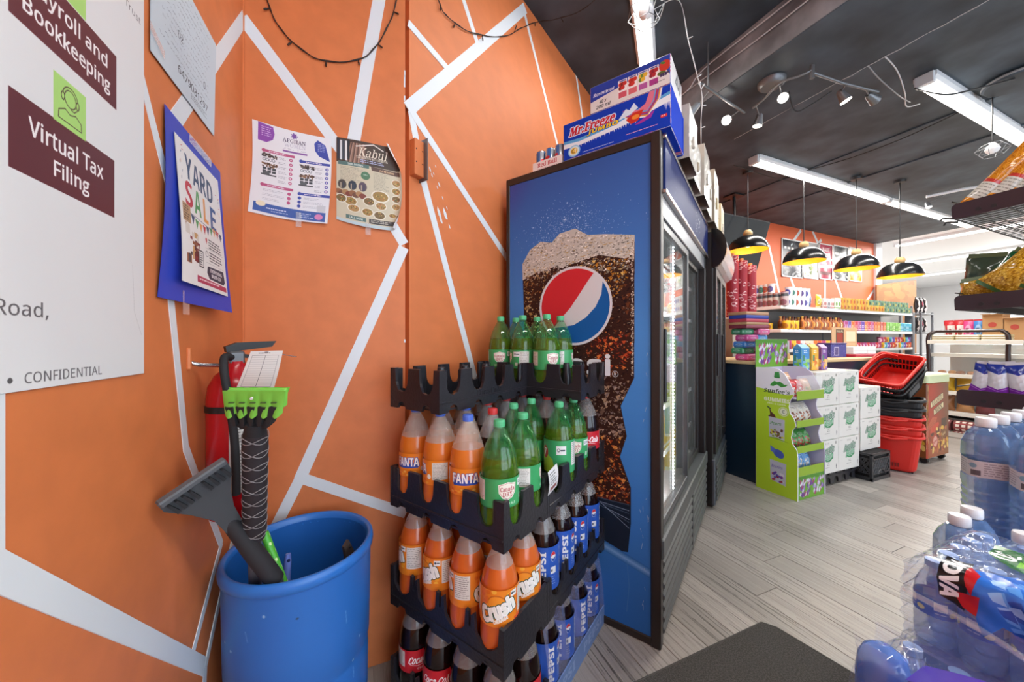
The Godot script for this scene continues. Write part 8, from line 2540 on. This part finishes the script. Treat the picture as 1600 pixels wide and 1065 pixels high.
	for e in [[0, "golden corn snack bag lying at the middle level's left end", 2.50, -0.640, 0.11, 0.09, 0.9, 0.1, corn], [1, "dark green snack bag standing behind the golden ones", 2.53, -0.635, 0.085, 0.19, 0.2, -0.62, dark], [2, "big golden corn snack bag leaning on the middle level", 2.47, -0.595, 0.13, 0.19, 0.3, -0.75, corn], [3, "second golden corn snack bag on the middle level, farther right", 2.46, -0.515, 0.13, 0.17, 0.4, -0.7, corn], [4, "grey green snack bag at the back of the middle level", 2.60, -0.665, 0.12, 0.19, 0.1, -0.12, grn], [5, "golden corn snack bag upright at the picture's right edge", 2.58, -0.52, 0.13, 0.24, 0.2, -0.3, corn]]:
		var k := thing("corn_snack_bag", e[1], "bag", Vector3(e[2], 1.362, e[3]))
		var b := put("bag_body", MB.new().pillow(e[4], e[5], 0.08, 12, 14, 0.06, 0.004, e[0] * 2.0), e[8], k)
		b.transform = Transform3D(Basis(UP, -PI / 2) * Basis(Vector3.BACK, e[7]) * Basis(Vector3.RIGHT, -e[6] * 0.5), Vector3(0, 0.03 + 0.03 * absf(e[7]), 0))
		var s := put("bag_seal", MB.new().box(Vector3(-e[4] * 0.46, e[5] - 0.004, -0.0015), Vector3(e[4] * 0.46, e[5] + 0.016, 0.0015)), mat(hexc("5a6a4a"), 0.2), k)
		s.transform = b.transform
	# purple, white and silver bags on the lower level
	p = Pen.new(128, 160, hexc("c6c4cc"))
	p.poly([Vector2(0, 0), Vector2(128, 0), Vector2(128, 36), Vector2(64, 54), Vector2(0, 36)], hexc("1f2f86"))
	p.poly([Vector2(0, 104), Vector2(64, 122), Vector2(128, 104), Vector2(128, 160), Vector2(0, 160)], hexc("7a2aa0"))
	p.line(Vector2(0, 112), Vector2(64, 130), 3, hexc("a86ac8"))
	p.line(Vector2(64, 130), Vector2(128, 112), 3, hexc("a86ac8"))
	p.rect(124, 36, 4, 70, hexc("8a8a92"))
	var pm := printed(p.tex(), 0.22)
	var sm := mat(hexc("8d8f96"), 0.2, 0.4)
	for i in 6:
		var k := thing("chip_bag", ["purple and white chip bag at the lower level's left end", "second purple and white chip bag from the left end", "silver backed chip bag behind the purple ones", "purple and white chip bag right of the silver one", "fifth purple and white chip bag along the lower level", "purple and white chip bag at the picture's right edge"][i], "bag", Vector3([2.50, 2.50, 2.55, 2.51, 2.52, 2.52][i], 0.9465, -0.640 + [0.0, 0.050, 0.075, 0.115, 0.165, 0.225][i]))
		var b := put("bag_body", MB.new().pillow(0.062, 0.15, 0.04, 12, 14, 0.06, 0.003, i * 1.7), sm if i == 2 else pm, k)
		b.transform = Transform3D(Basis(UP, -PI / 2 + 0.25) * Basis(Vector3.BACK, [-0.16, -0.04, 0.1, 0.12, 0.0, 0.1][i]) * Basis(Vector3.RIGHT, -0.12), Vector3(0, 0.008, 0))
		var s := put("bag_seal", MB.new().box(Vector3(-0.027, 0.146, -0.0012), Vector3(0.027, 0.158, 0.0012)), mat(hexc("b9bac2"), 0.25), k)
		s.transform = b.transform

func build_water() -> void:
	M.water = mat(Color(0.40, 0.54, 0.74, 0.50), 0.05)
	M.pet = mat(Color(0.50, 0.66, 0.92, 0.34), 0.04)
	M.blue_print = mat(hexc("3a62c0"), 0.3)
	# --- big jugs
	var p := Pen.new(512, 96, hexc("c9c2c6"))
	for i in 3:
		p.words(20 + i * 170, 12, 120, 6, 13, hexc("8a8088"), 0.35, i + 3)
		p.ell(154 + i * 170, 30, 14, 14, hexc("7a9ab0"))
		p.rect(146 + i * 170, 56, 34, 30, hexc("5a5258"))
	var jl := printed(p.tex(), 0.4)
	var jug := thing("water_jug", "blue tinted water jug with white cap", "water jug")
	var body := []
	for e in [[0.0, 0.072, 0.014], [0.008, 0.083, 0.02], [0.03, 0.085, 0.02], [0.036, 0.080, 0.02], [0.052, 0.085, 0.02], [0.058, 0.080, 0.02], [0.074, 0.085, 0.02], [0.080, 0.080, 0.02], [0.096, 0.085, 0.02], [0.102, 0.080, 0.02], [0.118, 0.085, 0.02], [0.124, 0.080, 0.02], [0.140, 0.085, 0.02], [0.162, 0.085, 0.02], [0.166, 0.082, 0.02], [0.216, 0.082, 0.02], [0.220, 0.086, 0.022], [0.262, 0.085, 0.024], [0.290, 0.070, 0.026], [0.304, 0.054, 0.024], [0.310, 0.044, 0.020]]:
		body.append(MB.rrect(e[1], e[1], e[2], e[0], 4))
	put("jug_body", MB.new().loft(body, true, true, true), M.water, jug)
	put("jug_cap", MB.new().lathe([Vector2(0.019, 0.312), Vector2(0.0205, 0.315), Vector2(0.0205, 0.334), Vector2(0.019, 0.338), Vector2(0, 0.339)], 24), mat(hexc("e6e6e8"), 0.4), jug)
	put("jug_label", MB.new().loft([MB.rrect(0.0830, 0.0830, 0.020, 0.167, 6), MB.rrect(0.0830, 0.0830, 0.020, 0.215, 6)]), jl, jug)
	var lab := jug.get_child(-1) as MeshInstance3D
	lab.mesh = wrap_label(0.0830, 0.020, 0.167, 0.215)
	var first := true
	var n := 0
	for e in [[1.713, 0.632, -0.424, "water jug at the left front of the upper row, nearest the aisle"],
			[1.668, 0.632, -0.325, "water jug cut by the picture's right edge, in the upper row"],
			[1.813, 0.632, -0.424, "upper layer water jug in the second rank, on the aisle side"],
			[1.768, 0.632, -0.325, "upper layer water jug in the second rank, second from the aisle"],
			[1.913, 0.632, -0.424, "upper layer water jug in the third rank, on the aisle side"],
			[1.868, 0.632, -0.325, "upper layer water jug in the third rank, second from the aisle"],
			[2.013, 0.632, -0.424, "upper layer water jug in the fourth rank, on the aisle side"],
			[1.968, 0.632, -0.325, "upper layer water jug in the fourth rank, second from the aisle"],
			[2.113, 0.632, -0.424, "upper layer water jug in the fifth rank, on the aisle side"],
			[2.068, 0.632, -0.325, "upper layer water jug in the fifth rank, second from the aisle"],
			[2.213, 0.632, -0.424, "upper layer water jug in the sixth rank, on the aisle side"],
			[2.168, 0.632, -0.325, "upper layer water jug in the sixth rank, second from the aisle"],
			[1.462, 0.398, -0.405, "lower water jug before the upper row, by the aisle"],
			[1.470, 0.398, -0.305, "lower water jug before the upper row, second from the aisle"],
			[1.560, 0.398, -0.410, "lower water jug tucked under film beside the upper row"]]:
		var at := Vector3(e[0], e[1], e[2])
		if first:
			jug.position = at
			jug.rotation.y = 0.55
			jug.set_meta("label", e[3])
			first = false
		else:
			copy_of(jug, at, 0.55 if n != 1 else 0.5, e[3])
		n += 1
	# base cases that carry the jugs
	for i in 2:
		var c := thing("water_case", ["filmed case of water under the jugs, nearer the camera", "filmed case of water under the jugs, farther back"][i], "case of water", Vector3([1.41, 1.612][i], 0, -0.475))
		put("case_body", MB.new().box(Vector3(0, 0, 0), Vector3(0.20 if i == 0 else 0.66, 0.396 if i == 0 else 0.63, 0.44), 0.02), M.blue_print, c)
		put("case_film", MB.new().box(Vector3(-0.003, 0.0, -0.003), Vector3(0.2005 if i == 0 else 0.663, 0.3975 if i == 0 else 0.6315, 0.443), 0.02), M.wrap, c)
	# --- bottle for the packs
	var bp := [Vector2(0, 0), Vector2(0.026, 0.0), Vector2(0.0305, 0.008), Vector2(0.0305, 0.03), Vector2(0.029, 0.034), Vector2(0.0305, 0.038), Vector2(0.0305, 0.052), Vector2(0.029, 0.056), Vector2(0.0305, 0.06), Vector2(0.0305, 0.10), Vector2(0.027, 0.122), Vector2(0.018, 0.142), Vector2(0.012, 0.152), Vector2(0.012, 0.158)]
	p = Pen.new(256, 64, hexc("3c66c4"))
	for i in 4:
		p.rect(10 + i * 64, 8, 26, 30, hexc("d8dee8"))
		p.ell(48 + i * 64, 44, 9, 9, hexc("d8d89a"))
		p.words(12 + i * 64, 46, 30, 1, 8, hexc("aebfe6"))
	var small := thing("water_bottle", "small water bottle", "bottle")
	put("bottle_body", MB.new().lathe(bp, 20), M.pet, small)
	put("label_band", MB.new().lathe([Vector2(0.0309, 0.062), Vector2(0.0309, 0.098)], 20), printed(p.tex(), 0.3), small)
	put("cap", MB.new().lathe([Vector2(0.0145, 0.157), Vector2(0.0145, 0.170), Vector2(0.0, 0.171)], 16), mat(hexc("7f9fd8"), 0.4), small)
	first = true
	# packs: corner, columns, rows, bottom height, label
	var packs := [[Vector3(1.085, 0.565, -0.375), 5, 6, "upper filmed water pack nearest the camera, with the printed band"], [Vector3(0.955, 0.395, -0.385), 6, 6, "lower filmed water pack sticking out towards the camera"]]
	for k in packs.size():
		var o: Vector3 = packs[k][0]
		for i in packs[k][1]:
			for j in packs[k][2]:
				if k == 1 and i > 3:
					continue
				var at := o + Vector3(0.032 + i * 0.0625, 0.0, 0.032 + j * 0.0625)
				var lb := "water bottle in the %s filmed pack, %s rank, %s from the aisle" % [["upper", "lower"][k], ORD[i], ORD[j]]
				if first:
					small.position = at
					tag(small, lb, "bottle", "bottles in the upper water pack")
					first = false
				else:
					copy_of(small, at, rng.randf() * 6.0, lb, ["bottles in the upper water pack", "bottles in the lower water pack"][k])
	for k in packs.size():
		var o: Vector3 = packs[k][0]
		var w: float = packs[k][1] * 0.0625 + 0.004
		var d: float = packs[k][2] * 0.0625 + 0.004
		var t := thing("water_pack_film", "clear shrink film of the %s" % packs[k][3], "shrink film", o - Vector3(0.002, 0, 0.002))
		var h := 0.176
		var wr := func(u: float, v: float) -> float:
			# folds running out from the near left corner, with finer crinkles across
			var a := atan2(v + 0.03, u + 0.03)
			var r := Vector2(u, v).length()
			return 0.0045 * (1.0 - absf(sin(a * 13.0 + 2.0 * sin(r * 5.0)))) * (0.4 + r) + 0.0016 * sin(v * 43.0 + u * 17.0 + 5.0 * sin(u * 11.0))
		var film := MB.new()
		film.grid(56, 56, func(u: float, v: float): return Vector3(u * w, h + wr.call(u, v) - 0.012 * (0.5 + 0.5 * cos(u * TAU * packs[k][1])) * (0.5 + 0.5 * cos(v * TAU * packs[k][2])) - 0.02 * pow(absf(2.0 * u - 1.0), 14.0) - 0.02 * pow(absf(2.0 * v - 1.0), 14.0), v * d))
		film.grid(56, 18, func(u: float, v: float): return Vector3(-0.002 - 0.006 * sin(v * PI) + wr.call(u, v), h - 0.02 - v * (h - 0.02), u * d))
		film.grid(50, 18, func(u: float, v: float): return Vector3((1.0 - u) * w, h - 0.02 - v * (h - 0.02), -0.002 - 0.006 * sin(v * PI) + wr.call(u, v)))
		put("film_sheet", film, M.wrap, t)
		if k == 0:
			# printed artwork on the film
			put("film_print", film_art(wr), film_art_material(), t)
			put("torn_edge", MB.new().tube(spline([Vector3(-0.012, 0.10, 0.0), Vector3(-0.014, 0.092, 0.10), Vector3(-0.012, 0.060, 0.22), Vector3(-0.012, 0.055, 0.36)], 8), 0.006, 8), M.clear, t)
		else:
			put("torn_edge", MB.new().tube(spline([Vector3(-0.012, 0.165, 0.01), Vector3(-0.014, 0.16, 0.1), Vector3(-0.012, 0.12, 0.2), Vector3(-0.012, 0.10, 0.34)], 8), 0.005, 8), M.clear, t)
	# stacks beneath, down to the floor
	for e in [[Vector3(1.085, 0.0, -0.375), Vector3(0.33, 0.562, 0.38), "tall filmed base of water cases under the upper pack"], [Vector3(0.955, 0.0, -0.385), Vector3(0.125, 0.392, 0.38), "narrow filmed base of water cases under the lower pack"]]:
		var c := thing("water_case", e[2], "case of water", e[0])
		put("case_body", MB.new().box(Vector3(0.004, 0, 0.004), e[1] - Vector3(0.004, 0.003, 0.004), 0.015), M.blue_print, c)
		put("case_film", MB.new().box(Vector3.ZERO, e[1], 0.018), M.wrap, c)
	# single bigger bottle standing out at the left, and a purple handle near the bottom edge
	var bb := thing("blue_bottle", "blue labelled water bottle bulging out at the pack's near left corner", "bottle", Vector3(0.918, 0.395, -0.347))
	put("bottle_body", MB.new().lathe([Vector2(0, 0), Vector2(0.036, 0), Vector2(0.04, 0.01), Vector2(0.04, 0.165), Vector2(0.037, 0.19), Vector2(0.029, 0.208), Vector2(0.016, 0.218), Vector2(0.0, 0.221)], 24), mat(Color(0.32, 0.53, 0.92, 0.55), 0.06), bb)
	put("label_band", MB.new().lathe([Vector2(0.0405, 0.02), Vector2(0.0405, 0.155)], 24), mat(hexc("3068c8"), 0.25), bb)
	put("film_fold", MB.new().grid(14, 14, func(u: float, v: float): return Vector3(0.048 * sin((u - 0.5) * 4.6) , 0.235 - v * 0.20, 0.048 * cos((u - 0.5) * 4.6) + 0.006 * sin(u * 26.0 + v * 9.0)), 0.0), M.wrap, bb)
	var ph := thing("purple_carrier", "purple plastic carry handle across the lowest visible water pack", "carrier", Vector3(0.79, 0.0, -0.30))
	put("handle_band", MB.new().grid(24, 4, func(u: float, v: float): return Vector3(0.145 - 0.07 * v - 0.25 * u * u * u * 0.2, 0.612 + 0.05 * sin(minf(u * 2.2, 1.0) * PI / 2.0), u * 0.34), 0.004), mat(hexc("4a34b8"), 0.25), ph)
	put("carrier_shell", MB.new().box(Vector3(0.0, 0.0, 0.0), Vector3(0.155, 0.600, 0.36), 0.03), mat(hexc("6a5ac8"), 0.2), ph)
	# door mat
	var mp := noise_tex(0.09, 256, 3, 0.6, 1.0, 21)
	var mt := thing("door_mat", "dark grey door mat with a worn edge before the cola cooler", "mat", Vector3(1.548, 0, -0.966))
	var dirs := [Vector3(-0.657, 0, -0.001), Vector3(0.029, 0, 0.285)]
	var mm := MB.new()
	var a := Vector3(-0.95, 0, 0.25)
	var q := [Vector3(0, 0, 0), Vector3(-1.05, 0, 0.27), Vector3(-0.82, 0, 1.1), Vector3(0.12, 0, 1.0), Vector3(0.06, 0, 0.35)]
	var poly := PackedVector2Array()
	for e in [Vector2(0.0, 0.0), Vector2(-0.90, 0.0), Vector2(-0.90, -1.0), Vector2(0.12, -1.0), Vector2(0.10, -0.5), Vector2(0.055, -0.2), Vector2(0.03, -0.04)]:
		poly.append(e)
	var slab := put("mat_pile", MB.new().prism(poly, 0.0, 0.009), mat(hexc("5d5b57"), 0.95, 0, {"uv1_triplanar": true, "uv1_scale": Vector3(5, 5, 5), "albedo_texture": mp, "heightmap_enabled": true, "heightmap_texture": mp, "heightmap_scale": 0.3}), mt)
	slab.rotation.x = -PI / 2
	var edge := []
	for e in poly:
		edge.append(Vector3(e.x, 0.005, -e.y))
	edge.append(edge[0])
	put("mat_edge", MB.new().tube(edge, 0.0055, 6, false), mat(hexc("4d4c48"), 0.8), mt)

func wrap_label(w: float, r: float, y0: float, y1: float) -> ArrayMesh:
	# a label round a rounded square, its print running once round
	var mb := MB.new()
	var a := MB.rrect(w, w, r, y0, 6)
	var b := MB.rrect(w, w, r, y1, 6)
	var total := 0.0
	var run := [0.0]
	for i in a.size():
		total += a[i].distance_to(a[(i + 1) % a.size()])
		run.append(total)
	for i in a.size():
		var j := (i + 1) % a.size()
		mb.quad(a[i], a[j], b[j], b[i], Rect2(run[i] / total, 0, (run[i + 1] - run[i]) / total, 1))
	return mb.mesh()

func film_art(wr: Callable) -> MB:
	# over the top and down the near face: v runs from the far end of the print to its lower edge
	return MB.new().grid(24, 44, func(u: float, v: float) -> Vector3:
		var q := v * 0.337
		var z := 0.047 + u * 0.28
		var bump: float = wr.call(u * 0.8 + 0.1, v)
		if q < 0.205:
			return Vector3(0.217 - q, 0.1790 + bump, z)
		if q < 0.229:
			var a := (q - 0.205) / 0.024 * PI / 2
			return Vector3(0.012 - 0.019 * sin(a), 0.160 + 0.019 * cos(a) + bump, z)
		return Vector3(-0.0115 + bump, 0.160 - (q - 0.229), z), 0.0)

func film_art_material() -> StandardMaterial3D:
	# film print: lettering, red and blue shapes, green cans; clear elsewhere
	var p := Pen.new(504, 606, Color(0.62, 0.72, 0.90, 0.16))
	p.poly([Vector2(170, 60), Vector2(504, 40), Vector2(504, 606), Vector2(230, 540), Vector2(180, 330)], Color(0.50, 0.66, 0.90, 0.75))
	p.poly([Vector2(40, 10), Vector2(300, 0), Vector2(320, 190), Vector2(120, 200), Vector2(50, 120)], hexc("2a6a34"))
	for i in 4:
		var c := Vector2(150 + (i % 2) * 76, 60 + (i / 2) * 70)
		p.poly([c + Vector2(-30, -30), c + Vector2(30, -34), c + Vector2(34, 26), c + Vector2(-28, 30)], hexc("7ac832"))
		p.ell(c.x, c.y, 20, 16, hexc("a0e050"))
	p.text("30", 84, 90, 60, Color.WHITE, {"rot": PI / 2, "width": 80})
	p.poly([Vector2(70, 330), Vector2(150, 270), Vector2(230, 300), Vector2(250, 380), Vector2(210, 440), Vector2(240, 520), Vector2(150, 500), Vector2(110, 560), Vector2(90, 480)], hexc("2f6fd0"))
	for i in 26:
		var q := Vector2(100 + rng.randf() * 140, 300 + rng.randf() * 220)
		p.poly([q, q + Vector2(26, -10), q + Vector2(40, 22), q + Vector2(12, 18)], [hexc("5a9ae8"), hexc("1f4fb0"), hexc("8ab8f0")][i % 3])
	p.poly([Vector2(0, 300), Vector2(60, 290), Vector2(78, 400), Vector2(70, 500), Vector2(10, 480)], hexc("17171c"))
	p.poly([Vector2(62, 320), Vector2(96, 370), Vector2(84, 440), Vector2(66, 400)], hexc("c01f28"))
	p.poly([Vector2(40, 450), Vector2(104, 430), Vector2(96, 500), Vector2(66, 490)], hexc("c01f28"))
	p.text("NOVA", 34, 392, 40, hexc("ececf0"), {"rot": PI / 2, "width": 170, "grow": 2})
	return printed(p.tex(), 0.22, {"transparency": BaseMaterial3D.TRANSPARENCY_ALPHA})
